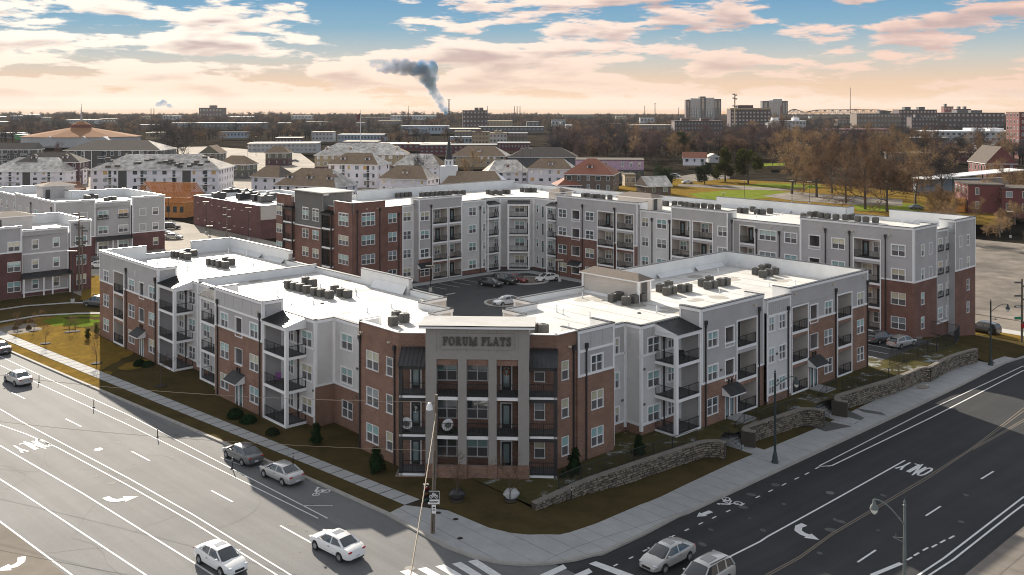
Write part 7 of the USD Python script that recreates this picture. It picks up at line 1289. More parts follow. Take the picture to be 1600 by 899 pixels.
def build_car(t, spec, paint, detail=True, sunroof=False, hood_lip=False):
    """Body with cut wheel arches, greenhouse, roof skin and pillars, four wheels, lamps, mirrors, bumper, plate. Front is +x."""
    def ring(x, zb, w): return [(x, 0, .22), (x, w * .80, .22), (x, w * .97, .34), (x, w, .55 if zb > .7 else zb * .8), (x, w * .985, zb * .86), (x, w * .90, zb), (x, 0, zb + .035)]
    V = []; B = spec['belt']
    for x, zb, w in B:
        r = ring(x, zb, w); r = [(a, b, max(c, .32) if abs(x) > 2.25 and c < .3 else c) for a, b, c in r]; V += r + [(a, -b, c) for a, b, c in r[-2:0:-1]]
    n = len(V) // len(B); F = []
    for i in range(len(B) - 1):
        for j in range(n): a, b = i * n + j, i * n + (j + 1) % n; F += [[a, b, b + n], [a, b + n, a + n]]
    F += [[0, k + 1, k] for k in range(1, n - 1)]; o = (len(B) - 1) * n; F += [[o, o + k, o + k + 1] for k in range(1, n - 1)]
    m = trimesh.Trimesh(np.array(V), np.array(F), process=False); m.fix_normals() if m.volume > 0 else m.invert()
    try:
        mn = manifold3d.Manifold(manifold3d.Mesh(np.asarray(m.vertices, np.float32), np.asarray(m.faces, np.uint32)))
        if mn.volume() < 0: raise ValueError
        for x in (-spec['wheel'], spec['wheel']): mn = mn - manifold3d.Manifold.cylinder(3, .385, .385, 24, True).rotate((90, 0, 0)).translate((x, 0, .33))
        body = MB().man(mn)
    except Exception: body = MB().add(m.vertices, m.faces)
    put(t, 'body', body, paint, smooth=32)
    C = spec['cab']; Z = lambda x: float(np.interp(x, [b[0] for b in B], [b[1] for b in B])); V = []; F = []
    for x, zt, wt, wb in C:
        zb = Z(x) - .02; V += [(x, wb, zb), (x, wt + .02, zt - .06), (x, wt * .86, zt), (x, -wt * .86, zt), (x, -wt - .02, zt - .06), (x, -wb, zb)]
    for i in range(len(C) - 1):
        for j in range(5): a = i * 6 + j; F += [[a, a + 6, a + 7], [a, a + 7, a + 1]]
    g = put(t, 'window_glass', MB().add(V, F).add(V, F and [[0, 1, 5], [1, 4, 5], [1, 2, 4], [2, 3, 4]]), 'car_glass', smooth=35)
    zt = lambda x: float(np.interp(x, [c[0] for c in C], [c[1] for c in C])); wt = lambda x: float(np.interp(x, [c[0] for c in C], [c[2] for c in C])); wb = lambda x: float(np.interp(x, [c[0] for c in C], [c[3] for c in C]))
    xs = [c[0] for c in C if spec['roof'][0] <= c[0] <= spec['roof'][1]]; R_ = []
    for x in xs: R_ += [(x, wt(x) + .035, zt(x) - .07), (x, wt(x) * .86, zt(x) + .014), (x, 0, zt(x) + .03), (x, -wt(x) * .86, zt(x) + .014), (x, -wt(x) - .035, zt(x) - .07)]
    put(t, 'roof', MB().add(R_, [[i * 5 + j, (i + 1) * 5 + j, (i + 1) * 5 + j + 1, i * 5 + j + 1] for i in range(len(xs) - 1) for j in range(4)]), paint, smooth=40)
    for sgn in (1, -1):
        P_ = lambda x, f: np.array([x, sgn * (wb(x) + (wt(x) + .02 - wb(x)) * f + .012), Z(x) - .02 + (zt(x) - .06 - Z(x) + .02) * f])
        for x0, x1, w in ((spec['roof'][1], 1.3, .06), (spec['roof'][0], C[0][0] + .06, .09)):
            a, b = P_(x0, 1), P_(x1, .06); put(t, 'pillar', MB().tube(a, b, w, w, 4), paint)
        for x in spec['pillars'][:1]: put(t, 'pillar', MB().tube(P_(x, 1), P_(x, 0), .05, .06, 4), paint)
        if len(spec['pillars']) > 1 and spec['H'] > 1.6: put(t, 'pillar', MB().tube(P_(spec['pillars'][1], 1), P_(spec['pillars'][1], 0), .06, .08, 4), paint)
        mr = MB().tm(trimesh.creation.icosphere(1, 1.0), np.array([[.09, 0, 0, .95], [0, .12, 0, sgn * (.92 if spec['W'] < 1.9 else .97)], [0, 0, .075, Z(.95) + .1], [0, 0, 0, 1]])); put(t, 'mirror', mr, paint, smooth=True)
        hx = B[-2][0] - .02; put(t, 'headlight', MB().tm(trimesh.creation.icosphere(2, 1.0), np.array([[.17, 0, .10, hx - .19], [0, .19, 0, sgn * .60], [0, 0, .085, .655 if spec['H'] < 1.6 else .78], [0, 0, 0, 1]])), 'head_lamp', smooth=True)
        put(t, 'tail_light', MB().tm(trimesh.creation.icosphere(2, 1.0), np.array([[.07, 0, 0, -2.285 if spec['H'] < 1.6 else -2.335], [0, .19, 0, sgn * .60], [0, 0, .07, .82 if spec['H'] < 1.6 else .98], [0, 0, 0, 1]])), 'tail_lamp', smooth=True)
        for x in (-spec['wheel'], spec['wheel']):
            y = sgn * (spec['W'] / 2 - .11); prof = [(.20, -.11), (.30, -.115), (.335, -.07), (.335, .07), (.30, .115), (.20, .11)]; ml = MB().lathe(prof, n=20); v, f = ml.done(); v = np.column_stack([v[:, 0] + x, v[:, 2] + y, v[:, 1] + .335]); tp = put(t, 'wheel', (v, f), 'tyre', smooth=40)
            rm = MB().lathe([(.0, .07), (.06, .09), (.20, .075), (.215, .10)], n=16); v, f = rm.done(); rr = (np.column_stack([v[:, 0] + x, sgn * v[:, 2] + y, v[:, 1] + .335]), f); put(tp, 'rim', rr, 'rim', smooth=40)
            if detail:
                sp = MB()
                for k in range(5): a = k * 1.2566 + .3; c, s = math.cos(a), math.sin(a); sp.tube((x + c * .05, y + sgn * .10, .335 + s * .05), (x + c * .2, y + sgn * .105, .335 + s * .2), .028, .02, 4)
                put(tp, 'spokes', sp, 'rim')
    fx, rx = B[-1][0], B[0][0]
    put(t, 'grille', MB().box(fx - .05, fx + .006, -.36, .36, .40, .56 if spec['H'] < 1.6 else .72), 'car_trim'); put(t, 'number_plate', MB().box(rx - .012, rx + .02, -.18, .18, .42, .54), 'plate')
    put(t, 'bumper', MB().box(fx - .12, fx + .01, -.58, .58, .25, .34).box(rx - .01, rx + .14, -.58, .58, .25, .34), 'car_trim')
    if sunroof:
        ss = [x for x in xs if -1.1 < x < .2][-2:]; put(t, 'sunroof', MB().quad([(ss[0] + .08, -.38, zt(ss[0]) + .036), (ss[1] - .02, -.38, zt(ss[1]) + .036), (ss[1] - .02, .38, zt(ss[1]) + .036), (ss[0] + .08, .38, zt(ss[0]) + .036)]), 'car_glass')
    if hood_lip: put(t, 'roof_rails', MB().tube((-1.7, .62, zt(-1.7) + .05), (.2, .62, zt(.2) + .05), .025, n=5).tube((-1.7, -.62, zt(-1.7) + .05), (.2, -.62, zt(.2) + .05), .025, n=5), 'car_trim')
    hm = MB()
    for y in (-.955, .955): hm.box(-.35, -.15, y * spec['W'] / 1.84 - .02, y * spec['W'] / 1.84 + .0, .8, .83)
    put(t, 'door_handles', hm, 'car_trim')
dl = ats(11.9, 548) - ats(607, 804.4); AL = math.degrees(math.atan2(dl[1], dl[0])); AR = math.degrees(math.atan2(EU[1], EU[0]))
CARS = [  # name, label, pixel under its middle, heading, spec, paint, extras
 ('white_car', 'white sedan with sunroof driving towards the camera at the bottom left', (345, 884), AL + 180, SEDAN, 'paint_car_white', dict(sunroof=True)),
 ('white_car', 'white sedan with red tail lamps crossing the shadow edge left of the utility pole', (526, 862), AL, SEDAN, 'paint_car_white', dict(sunroof=True)),
 ('silver_car', 'silver sedan parked at the kerb, the rear one of the two', (440, 748), AL - 1, SEDAN, 'paint_car_silver', {}),
 ('grey_car', 'dark grey sedan parked at the kerb in front of the silver one', (379, 718), AL - 2, SEDAN, 'paint_car_grey', {}),
 ('silver_car', 'silver car glinting in the sun on the far left street', (28, 598), AL, SEDAN, 'paint_car_silver', {}),
 ('silver_car', 'silver sedan with sunroof facing the crossing on the right street', (1043, 880), AR + 180, SEDAN, 'paint_car_champagne', dict(sunroof=True)),
 ('silver_suv', 'silver sport utility car with glass roof cut by the bottom edge', (1101, 917), AR + 180, SUV, 'paint_car_champagne', dict(sunroof=True, hood_lip=True)),
 ('dark_suv', 'dark sport utility car parked beyond the right end of the rear building', (1537, 519), AR + 83, SUV, 'paint_car_black', {}),
 ('silver_car', 'silver hatchback parked by the right end of the front building', (1409, 541), AR - 8, HATCH, 'paint_car_silver', {}),
 ('grey_car', 'grey car half hidden behind the right end of the front building', (1375, 534), AR - 8, HATCH, 'paint_car_grey', {}),
 ('black_car', 'black sedan parked first in the courtyard row', (767, 447), -35, SEDAN, 'paint_car_black', {}), ('black_suv', 'black sport utility car parked second in the courtyard row', (788, 443), -35, SUV, 'paint_car_black', {}), ('red_car', 'dark red car parked third in the courtyard row', (806, 441), -35, HATCH, 'paint_car_red', {}),
 ('white_car', 'white car parked at the right of the courtyard by the island', (855, 439), 215, SEDAN, 'paint_car_white', {}), ('white_car', 'frosted white car parked beside the courtyard island', (792, 476), 215, SEDAN, 'paint_car_frost', {}),
 ('silver_car', 'silver sedan in the sunlit car park left of the plum warehouse', (270, 374), 0, SEDAN, 'paint_car_silver', {}), ('dark_suv', 'black sport utility car at the hedge of the sunlit car park', (267, 358), 5, SUV, 'paint_car_black', {}), ('white_car', 'white car at the left edge of the sunlit car park', (253, 367), 0, HATCH, 'paint_car_white', {}),
 ('black_car', 'black sedan with a bright sun glint beside the neighbour block', (143, 413), 8, SEDAN, 'paint_car_black', {}), ('dark_suv', 'dark car parked behind the black glinting sedan', (147, 396), 8, SUV, 'paint_car_grey', {}), ('white_car', 'white car just showing beside the left end of the front building', (157, 419), 8, SEDAN, 'paint_car_white', {}),
 ('silver_suv', 'rounded grey van half hidden by the left end of the front building', (153, 479), 160, SUV, 'paint_car_grey', {}), ('dark_car', 'dark car with glinting roof cut by the left edge', (-2, 550), AL, SEDAN, 'paint_car_grey', {}), ('white_car', 'white car parked in the park lane behind the rear building', (1074, 287), 10, SEDAN, 'paint_car_white', {}), ('white_van', 'white van parked in the park lane right of the round evergreen', (1055, 277), -20, SUV, 'paint_car_white', {}), ('dark_car', 'tiny dark car on the bare plots by the small olive house', (372, 250), 5, SEDAN, 'paint_car_grey', {}), ('grey_car', 'dark car parked by the plum and olive house', (461, 253), 5, SEDAN, 'paint_car_grey', {}), ('silver_car', 'car parked behind the park trees by the path', (1432, 327), 5, SEDAN, 'paint_car_grey', {})]
for name, lab, (px, py), head, spec, paint, ex in CARS:
    right = px > 860 and py > 520 and px < 1300; p = ats(px, py) if right else at(px, py, -2.7 if px > 1500 else .165 if 600 < px < 900 and py < 500 or 1300 < px < 1430 and py > 500 else 0)
    z = float(zs(to_uv(p)[0])) if right else (-2.74 if px > 1500 else .165 if (600 < px < 900 and py < 500 or 1300 < px < 1430 and py > 500) else 0.03 if px < 300 and py < 490 else -.018)
    t = thing(name, lab, 'van' if 'van' in name else 'car', (p[0], p[1], z), head, None, False); build_car(t, spec, paint, py > 500, **ex)
# ================================================================ street furniture
def street_lamp(base, z0, height, out, label, mat='lamp_green'):
    """Dark post with fluted base, curved arm and bell-shaped lantern; out = horizontal direction of the arm."""
    t = thing('street_lamp', label, 'street lamp', (base[0], base[1], z0), 0, None, False); o = np.array([out[0], out[1], 0.0]); h = height
    put(t, 'base', MB().lathe([(.34, 0), (.34, .12), (.27, .2), (.25, .55), (.19, .75), (.15, 1.0), (.13, 1.05), (0, 1.05)], n=12), mat, smooth=40); put(t, 'post', MB().tube((0, 0, 1.0), (0, 0, h - .25), .12, .085, 10), mat, smooth=50); put(t, 'finial', MB().lathe([(.1, h - .25), (.12, h - .2), (.05, h - .12), (.09, h - .02), (.03, h + .12), (0, h + .25)], n=8), mat)
    pts = [o * (.09 + 1.75 * s) + np.array([0, 0, h - 1.35 + 1.1 * math.sin(min(1, s * 1.05) * math.pi / 2)]) for s in np.linspace(0, 1, 8)]; e = pts[-1] + o * .12 + np.array([0, 0, -.02])
    put(t, 'arm', MB().path(pts + [e], .04, 6), mat); put(t, 'bracket', MB().path([np.array([0, 0, h - 2.5]), o * .75 + np.array([0, 0, h - 2.35])], .025, 5).path([np.array([0, 0, h - 2.2]), o * .75 + np.array([0, 0, h - 2.35])], .02, 5).path([o * .55 + np.array([0, 0, h - 2.4]), o * .55 + np.array([0, 0, h - 2.1])], .02, 5), mat)
    c = tuple(e + np.array([0, 0, -.1])); put(t, 'lantern', MB().lathe([(0, .12), (.07, .1), (.1, 0), (.12, -.18), (.24, -.34), (.27, -.5), (.22, -.52)], c, 12), mat, smooth=40); put(t, 'globe', MB().lathe([(.22, -.5), (.2, -.66), (.1, -.8), (0, -.84)], c, 12), 'lamp_glass', smooth=50); return t
plain('sign_green', (.02, .22, .11), .5); mt('lamp_green', (.022, .035, .036), .45, var=.2); mt('lamp_grey', (.13, .15, .145), .45, var=.2); plain('lamp_glass', (.72, .70, .64), .15, spec=.8)
b = ats(1211, 725); street_lamp(b, float(zs(to_uv(b)[0])) + .1, 8.5, -EV * .96 + EU * .28, 'dark green street lamp on the right pavement before the second stair'); b = ats(1548, 572); street_lamp(b, float(zs(to_uv(b)[0])) + .1, 8.3, -EV * .96 + EU * .28, 'dark street lamp at the far right pavement corner')
b = np.array([24.2, 58.7]); street_lamp(b, -.7, 8.3, EV * .9 - EU * .2, 'weathered street lamp in the right foreground with clear globe', 'lamp_grey')
def lot_lamp(x, yb, yt, label, z=0.0, arm=(1, 0), name='lamp_post'):
    p = at(x, yb, z); h = (yb - yt) * p[1] / FPX; t = thing(name, label, 'lamp post', (p[0], p[1], z), 0, None, False); put(t, 'post', MB().tube((0, 0, 0), (0, 0, h), .08, .06, 6), 'metal_black'); put(t, 'base', MB().lathe([(.3, 0), (.3, .7), (0, .7)], n=10), 'concrete_pale'); put(t, 'head', MB().box(-.1 - .7 * arm[0], .7, -.18, .18, h, h + .14), 'lamp_casing')
lot_lamp(672.5, 456, 416, 'slim lamp post beside the courtyard parking bays', .16); lot_lamp(874.5, 440, 407, 'slim lamp post before the brick foot of the right courtyard wing', .16); lot_lamp(113.5, 474, 393, 'slim lamp post at the access road island on the left', .05); lot_lamp(263, 352, 310, 'lamp post by the timber frame house'); lot_lamp(322, 366, 316, 'lamp post before the plum warehouse, left one'); lot_lamp(388.5, 376, 325, 'lamp post before the plum warehouse, right one'); lot_lamp(328, 373, 354, 'short lamp post at the edge of the sunlit car park'); lot_lamp(1579, 372, 331, 'lamp post on the gravel lot at the right', -2.8)
for x, yb, yt, lab in ((1163, 312, 283, 'thin brown pole on the park lawn behind the rear roof'), (1237.5, 318, 283, 'thin brown pole right of the green park grass'), (1265, 320, 284, 'pole with lamp arm beside the broad bare tree'), (1131, 318, 302, 'short pole just above the rear roof parapet'), (816, 290, 232, 'thin dark pole rising before the white house with frosted roof'), (829, 284, 232, 'thin dark pole right of the first pole before the dark warehouse'), (295, 262, 229, 'thin pole on the bare plots left of the olive house'), (387, 258, 230, 'thin pole on the bare plots before the cream store'), (400, 243, 214, 'thin pole behind the cream store'), (453, 240, 212, 'thin pole at the right end of the cream store')): lot_lamp(x, yb, yt, lab)
def utility_pole():
    p = at(676, 833, .12); t = thing('utility_pole', 'weathered wooden utility pole at the street corner before the sign block', 'utility pole', (p[0], p[1], .1), 0, None, False); H = 10.35
    put(t, 'post', MB().tube((0, 0, 0), (.28, 0, H), .17, .12, 9), 'wood_pole', smooth=50); put(t, 'insulator', MB().tube((.28, -.12, H - 1.3), (.28, -.35, H - 1.3), .06, n=6).tube((.25, -.12, H - 2.3), (.25, -.35, H - 2.3), .06, n=6), 'ac_case')
    put(t, 'floodlight', MB().lathe([(0, .2), (.13, .16), (.2, 0), (.26, -.32), (.22, -.36), (0, -.38)], (-.22, -.1, H - .75), 12), 'trim_white', smooth=40); put(t, 'lamp_arm', MB().tube((.25, 0, H - .6), (-.15, -.08, H - .62), .03, n=5), 'metal_seam'); put(t, 'conduit', MB().tube((.0, -.17, .2), (.2, -.15, H * .6), .03, n=5), 'metal_seam')
    s = thing('street_sign', 'black sign with white bicycle over a white plate on the wooden pole', 'sign', (p[0] + .1, p[1] - .24, 2.3), 0, None, False)
    put(s, 'panel', MB().box(-.40, .40, -.02, .02, .42, 1.02), 'metal_black'); put(s, 'border', MB().box(-.43, .43, -.012, .012, .39, 1.05), 'trim_white'); put(s, 'lower_plate', MB().box(-.43, .43, -.021, .021, .08, .40), 'trim_white')
    g = unary_union([Point(-.2, .64).buffer(.13).difference(Point(-.2, .64).buffer(.095)), Point(.2, .64).buffer(.13).difference(Point(.2, .64).buffer(.095)), LineString([(-.2, .64), (-.06, .84), (.12, .84), (.2, .64)]).buffer(.02), LineString([(-.06, .84), (.0, .66), (.12, .84)]).buffer(.02), LineString([(-.1, .9), (.0, .9)]).buffer(.02)])
    T = np.array([[1, 0, 0, 0], [0, 0, -1, -.021], [0, 1, 0, 0], [0, 0, 0, 1.0]]); put(s, 'bicycle', MB().prism(g, 0, .008, T), 'trim_white')
    tx = MB(); tx.box(-.34, .34, -.026, -.022, .26, .31).box(-.28, .28, -.026, -.022, .16, .21); put(s, 'lettering', tx, 'metal_black'); put(s, 'small_plate', MB().box(-.14, .16, -.02, .02, -.62, .02), 'trim_white'); put(s, 'small_print', MB().box(-.08, .1, -.026, -.022, -.22, -.12).box(-.08, .1, -.026, -.022, -.4, -.32), 'metal_black')
    top = np.array([p[0] + .27, p[1] - .2, .1 + H - 1.3])
    def wire(a, b, sag, r, label, n=18):
        q = [np.asarray(a) * (1 - k) + np.asarray(b) * k - np.array([0, 0, sag * 4 * k * (1 - k)]) for k in np.linspace(0, 1, n)]; put('', 'wire', MB().path(q, r, 4), 'wire_pale', label, 'wire', origin=tuple(q[0])); return q
    wire(top, (-5.1, 45, 8.0), .25, .035, 'pale twisted span wire running from the wooden pole down towards the camera')
    L = at(330, 703, 6.0); wire(np.array([p[0] + .2, p[1] - .2, H - .4]), (-60, 92, 7.5), .9, .018, 'thin pale wire from the pole head across the left lawn'); wire(np.array([p[0] + .2, p[1] - .1, 6.3]), (-52, 88, 3.4), .5, .014, 'lower thin wire from the pole over the verge'); wire((-75, 72, 7.2), (-2, 47, 6.0), 1.0, .014, 'dark overhead cable in the bottom left corner')
    a, b = top, np.array([-5.1, 45, 8.0]); k = .42; c = a * (1 - k) + b * k - np.array([0, 0, .25 * 4 * k * (1 - k)]); f = 1 - k
    t2 = thing('traffic_signal', 'black three lamp traffic signal hanging from the span wire', 'traffic signal', (c[0], c[1], c[2] - 1.35), 20, None, False); put(t2, 'housing', MB().box(-.17, .17, -.13, .13, 0, 1.1), 'rail_black'); put(t2, 'hanger', MB().tube((0, 0, 1.1), (0, 0, 1.36), .025, n=5), 'rail_black')
    for i in range(3): z = .2 + i * .36; put(t2, 'visor', MB().lathe([(.15, 0), (.15, .22)], n=10).done() and (lambda q: (np.column_stack([q[0][:, 0] * 1, -.13 - q[0][:, 2], q[0][:, 1] + z]), q[1]))(MB().lathe([(.145, 0), (.145, .2)], n=10).done()), 'rail_black'); put(t2, 'lens', (lambda q: (np.column_stack([q[0][:, 0], -.14 - q[0][:, 2], q[0][:, 1] + z]), q[1]))(MB().lathe([(.12, 0), (0, .02)], n=10).done()), ['lens_green', 'lens_amber', 'tail_lamp'][i])
plain('wire_pale', (.30, .24, .17), .7); plain('lens_green', (.02, .12, .09), .2); plain('lens_amber', (.25, .12, .02), .2); utility_pole()
def lot_pole(x, yb, yt, label):
    p = at(x, yb); h = (yb - yt) * p[1] / FPX; t = thing('utility_pole', label, 'utility pole', (p[0], p[1], 0), 0, None, False); put(t, 'post', MB().tube((0, 0, 0), (0, 0, h), .16, .11, 7), 'wood_pole')
    for z in (h - .6, h - 2.4, h - 5.5): put(t, 'fixture', MB().box(-1.0, -.15, -.1, .1, z, z + .22).box(.15, .95, -.1, .1, z - .5, z - .28), 'ac_case')
lot_pole(354.5, 372, 322, 'wooden pole with floodlights before the plum warehouse'); lot_pole(123.5, 455, 331, 'dark wooden pole at the corner of the nearer neighbour block'); lot_pole(128.5, 456, 352, 'pale pole right beside the dark wooden pole at left'); lot_pole(1597, 535, 436, 'grey pole with street name signs at the right edge')
p = at(1597, 535); sg = thing('street_sign', 'green street name sign on the grey pole at the right edge', 'sign', (p[0] - .3, p[1] - .3, 2.9), 10, None, False); put(sg, 'panel', MB().box(-1.0, .1, -.02, .02, .3, .62), 'sign_green'); put(sg, 'upper_panel', MB().box(-1.0, .1, -.02, .02, 1.9, 2.15), 'metal_black'); put(sg, 'arrow', MB().box(-.8, -.1, -.026, -.021, 1.97, 2.07), 'trim_white'); put(sg, 'stop_panel', MB().lathe([(0, 0), (.36, 0), (.36, .03), (0, .03)], n=8).done() and (lambda q: (np.column_stack([q[0][:, 0] + .3, -.05 - q[0][:, 2], q[0][:, 1] - .6]), q[1]))(MB().lathe([(.0, 0), (.38, 0), (.38, .03), (0, .03)], n=8).done()), 'tail_lamp')
for i, (x, y) in enumerate(((61, 597.5), (146.5, 636.5), (246, 682.5), (363, 732), (458, 724), (893, 790))):
    p = ats(x, y); t = thing('marker_post', f'thin black marker post on the left street, {["first from the far end", "second from the far end", "by the shadow edge", "beside the dark parked car", "on the verge by the silver car", "at the corner lawn"][i]}', 'post', (p[0], p[1], 0), 0, None, False); put(t, 'post', MB().tube((0, 0, 0), (0, 0, .95), .045, .04, 7), 'rail_black'); put(t, 'base', MB().lathe([(.15, 0), (.12, .05), (.05, .07)], n=8), 'rail_black'); put(t, 'band', MB().tube((0, 0, .7), (0, 0, .82), .05, n=7), 'plate')
# ================================================================ stone retaining walls, stairs and fences along the right pavement
def stone_wall(pts, label, top=.47, h0=None):
    P3 = [uv(*q) for q in pts]; ln = LineString([tuple(q) for q in P3]); Lh = ln.length; c = ln.interpolate(.5, True); t = thing('retaining_wall', label, 'stone wall', (c.x, c.y, 0)); r = random.Random(int(Lh * 97)); ch = .21
    core = MB().prism(ln.buffer(.18, cap_style=2, join_style=2), -3.2, top - .12); put(t, 'backing', core, 'stone_joint'); row = 0; z1 = top - .10; count = 0; rest = MB()
    while z1 > -2.1:
        z0 = z1 - ch; s = -r.uniform(0, .5)
        while s < Lh:
            w = r.uniform(.34, .72); a, b = max(0, s), min(Lh, s + w - .03); s += w
            if b - a < .1: continue
            q0, q1 = ln.interpolate(a), ln.interpolate(b); m = np.array([(q0.x + q1.x) / 2, (q0.y + q1.y) / 2])
            if z1 < float(zs(to_uv(m)[0])) - .05: continue
            fr = Fr((q0.x, q0.y), (q1.x, q1.y)); d = r.uniform(.20, .34); e = .045
            v = fr(np.array([(.004, 0, z0 + .01), (fr.L - .004, 0, z0 + .01), (fr.L - .004, 0, z1), (.004, 0, z1), (e, d, z0 + e), (fr.L - e, d, z0 + e), (fr.L - e, d, z1 - e), (e, d, z1 - e)])); F = [[4, 5, 6, 7], [0, 1, 5, 4], [1, 2, 6, 5], [2, 3, 7, 6], [3, 0, 4, 7]]
            count += 1
            if count <= 300: put(t, 'stone', MB().add(v, F), r.choice(['stone', 'stone', 'stone_dark', 'stone_warm']))
            else: rest.add(v, F)
        z1 = z0; row += 1
    put(t, 'stones', rest, 'stone', kind='stuff'); s = 0
    while s < Lh - .1:
        b = min(Lh, s + 1.15); q0, q1 = ln.interpolate(s + .008), ln.interpolate(b - .008); fr = Fr((q0.x, q0.y), (q1.x, q1.y)); put(t, 'cap_stone', MB().box(0, fr.L, -.2, .3, top - .10, top + r.uniform(.0, .012), fr), 'stone_cap'); s += 1.15
    return t
mt('stone_joint', (.055, .046, .038), .95); mt('stone_dark', (.12, .10, .08), .9, var=.35, scale=1.7, bump=.3, bscale=12); mt('stone_warm', (.27, .225, .175), .9, var=.3, scale=1.7, bump=.3, bscale=12)
stone_wall([(-.4, -7.3), (6.3, -6.9), (12.7, -7.3), (17.8, -7.7), (21.1, -8.0), (22.2, -8.9), (22.3, -9.7)], 'stone retaining wall right of the sign block up to the first stair'); stone_wall([(26.9, -10.0), (26.4, -8.9), (27.2, -8.5), (31, -8.8), (36.9, -9.2), (37.6, -10.2), (37.7, -11.2)], 'stone retaining wall between the two outdoor stairs'); stone_wall([(42.2, -11.4), (41.8, -10.0), (43.7, -9.5), (54.8, -10.6), (61.6, -10.7), (62.2, -11.4)], 'long stone retaining wall right of the second stair'); stone_wall([(62.3, -11.3), (67.4, -10.9), (71.4, -11.0), (75.5, -11.6)], 'stepped stone retaining wall below the end lawn')
def stair(u0, u1, v0, v1, label):
    """Landing at the door, a flight down along the wall towards the sign, then a lower flight out to the pavement."""
    c = uv((u0 + u1) / 2, v0); t = thing('outdoor_stair', label, 'stair', (*c, 0)); zb = float(zs(u0)) + .12; n1, n2 = 5, 5
    bx = lambda a, b, c_, d, z0, z1, nm, mat='concrete': put(t, nm, MB().prism(Polygon([uv(a, c_), uv(b, c_), uv(b, d), uv(a, d)]), z0, z1), mat)
    bx(u1 - 2.2, u1, v0 - .0, v0 + 2.0, -1.5, .30, 'landing'); zmid = .3 - n1 * .16
    for i in range(n1): bx(u1 - 2.2 - (i + 1) * .34, u1 - 2.2 - i * .34 - .003, v0, v0 + 1.7, -1.6, .30 - (i + 1) * .155, 'step')
    ue = u1 - 2.2 - n1 * .34; bx(ue - 1.7, ue - .003, v0 - .6, v0 + 1.7, -1.7, .3 - n1 * .155 - .01, 'landing'); zl = .3 - n1 * .155
    k = max(2, int(round((zl - zb) / .155)))
    for i in range(k): bx(ue - 1.7, ue - .2, v0 - .6 - (i + 1) * .36, v0 - .6 - i * .36 - .003, -2.2, zl - (i + 1) * (zl - zb) / (k + .2), 'step')
    bx(ue - 1.8, ue - .1, v1, v0 - .6 - k * .36 - .003, -2.2, zb + .02, 'walk')
    rl = MB()
    for a, b in (((ue - .1, v0 - .1, zl), (u1 - 2.2, v0 - .1, .3)), ((u1 - 2.2, v0 - .1, .3), (u1, v0 - .1, .3)), ((ue - .15, v0 - .6, zl), (ue - .15, v0 - .6 - k * .36, zb)), ((ue - 1.75, v0 + 1.0, zl), (ue - 1.75, v0 - .6, zl)), ((ue - 1.75, v0 - .6, zl), (ue - 1.75, v0 - .6 - k * .36, zb)), ((ue - .1, v0 - .1, zl), (ue - .15, v0 - .6, zl))):
        A, B = np.array([*uv(a[0], a[1]), a[2]]), np.array([*uv(b[0], b[1]), b[2]]); up = np.array([0, 0, 1.0]); L = np.linalg.norm(A - B); rl.tube(A + up, B + up, .03, n=5).tube(A + up * .15, B + up * .15, .02, n=5); n = max(2, int(L / .14))
        for i in range(n + 1): q = A + (B - A) * i / n; rl.tube(q, q + up, .03 if i in (0, n) else .01, n=4)
    put(t, 'handrail', rl, 'rail_black', kind='stuff')
stair(23.2, 31.0, -7.4, -12.2, 'outdoor concrete stair with black handrails at the first right wing door'); stair(38.0, 46.3, -7.8, -12.8, 'outdoor concrete stair with black handrails at the second right wing door')
def fence(pts, label, h=1.15, z=.15, step=.14, zf=None):
    c = uv(*pts[len(pts) // 2]); t = thing('metal_fence', label, 'fence', (*c, 0)); pk = MB()
    for a, b in zip(pts[:-1], pts[1:]):
        A, B = uv(*a), uv(*b); L = np.linalg.norm(B - A); zA, zB = (zf(*a), zf(*b)) if zf else (z, z); n = max(1, int(L / 2.2)); k = int(L / step)
        for i in range(n): q = A + (B - A) * i / n; zz = zA + (zB - zA) * i / n; put(t, 'post', MB().box(q[0] - .03, q[0] + .03, q[1] - .03, q[1] + .03, zz - .2, zz + h + .05), 'rail_black')
        for f in (.1, h): put(t, 'rail', MB().tube((*A, zA + f), (*B, zB + f), .032, n=4), 'rail_black')
        for i in range(k): q = A + (B - A) * (i + .5) / k; zz = zA + (zB - zA) * (i + .5) / k; pk.tube((*q, zz + .1), (*q, zz + h), .014, n=3, caps=False)
    put(t, 'pickets', pk, 'rail_black', kind='stuff')
fence([(3.5, -6.3), (6.3, -6.2), (12.7, -6.6), (17.8, -7.0), (21.3, -7.3)], 'thin black fence along the first stone wall right of the sign block'); fence([(30.6, -8.1), (36.9, -8.5)], 'black fence on the wall between the two stairs'); fence([(46.2, -8.6), (54.8, -9.8), (59.5, -9.9)], 'black fence on the long stone wall right of the second stair')
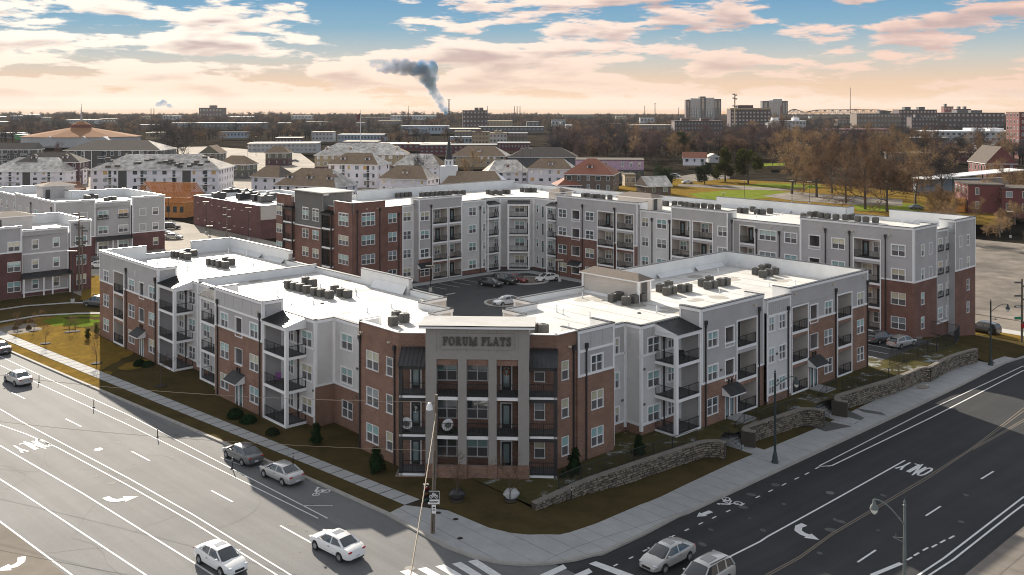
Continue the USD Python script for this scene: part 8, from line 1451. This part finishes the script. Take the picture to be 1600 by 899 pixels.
fence([(60.5, -7.2), (66, -8.2), (76, -8.6), (80, -7.6), (80, -3.6)], 'tall black fence round the parking bays at the right end', 1.9, .15, .12); fence([(2.0, 99), (5.5, 86), (5.0, 80)], 'thin grey fence on the sunny lawn beside the neighbour block', 1.2, .05, .3)
# parking bays: white lines in the courtyard and by the right end
for k in range(7): a = uv(42 + k * 2.75, 72.6); b_ = a - EV * 5.2 + EU * .4; mark_z = .178; put('', 'bay_line', MB().poly(ribbon([a, b_], .12), mark_z), 'paint_white', kind='structure')
for k in range(4): a = uv(62.5 + k * 2.8, -4.6); put('', 'bay_line', MB().poly(ribbon([a, a + EV * 5], .12), .178), 'paint_white', kind='structure')
for x, y, w in ((670, 466, 2.0), (704, 460, 2.0)): p = at(x, y, .17); put('', 'wheel_stop', MB().prism(ribbon([p - EU * w / 2, p + EU * w / 2], .18), .17, .30), 'concrete_pale', kind='structure')
for i, (x, y) in enumerate(((1434, 528), (1513, 538), (1552, 535), (1442, 604))):
    p = at(x, y, .14); t = thing('boulder', f'pale flat stone on the grass by the right end, {["inside the fence", "left one on the end lawn", "right one on the end lawn", "beside the long wall"][i]}', 'stone', (p[0], p[1], .1 if i in (0, 3) else z_at(p) + .1), R.uniform(0, 90), None, False); s = trimesh.creation.icosphere(2, 1.0); v = np.asarray(s.vertices); v = v * (.8 + .5 * meshkit.fbm(v * 1.5 + i, 3, i)[:, None]) * [.8, .45, .16]; put(t, 'stone', MB().add(v, s.faces), 'stone_cap', smooth=40); put(t, 'chips', MB().tm(trimesh.creation.icosphere(1, .15), np.array([[1, 0, 0, .9], [0, 1, 0, .3], [0, 0, .5, 0], [0, 0, 0, 1]])), 'stone_cap')

# ================================================================ winter haze between the camera and the horizon
M['haze'] = usdkit.material(stage, '/World/Looks/haze', {'v': ('principled_volume', {'color': (.93, .94, .96), 'density': 0.00002, 'anisotropy': 0.25})}, [], volume='v.volume')
put('', 'haze', MB().box(-9600, 9600, -450, 14500, -4.4, 150.0), 'haze', 'thin pale winter haze over the whole town', None, None, 'stuff')
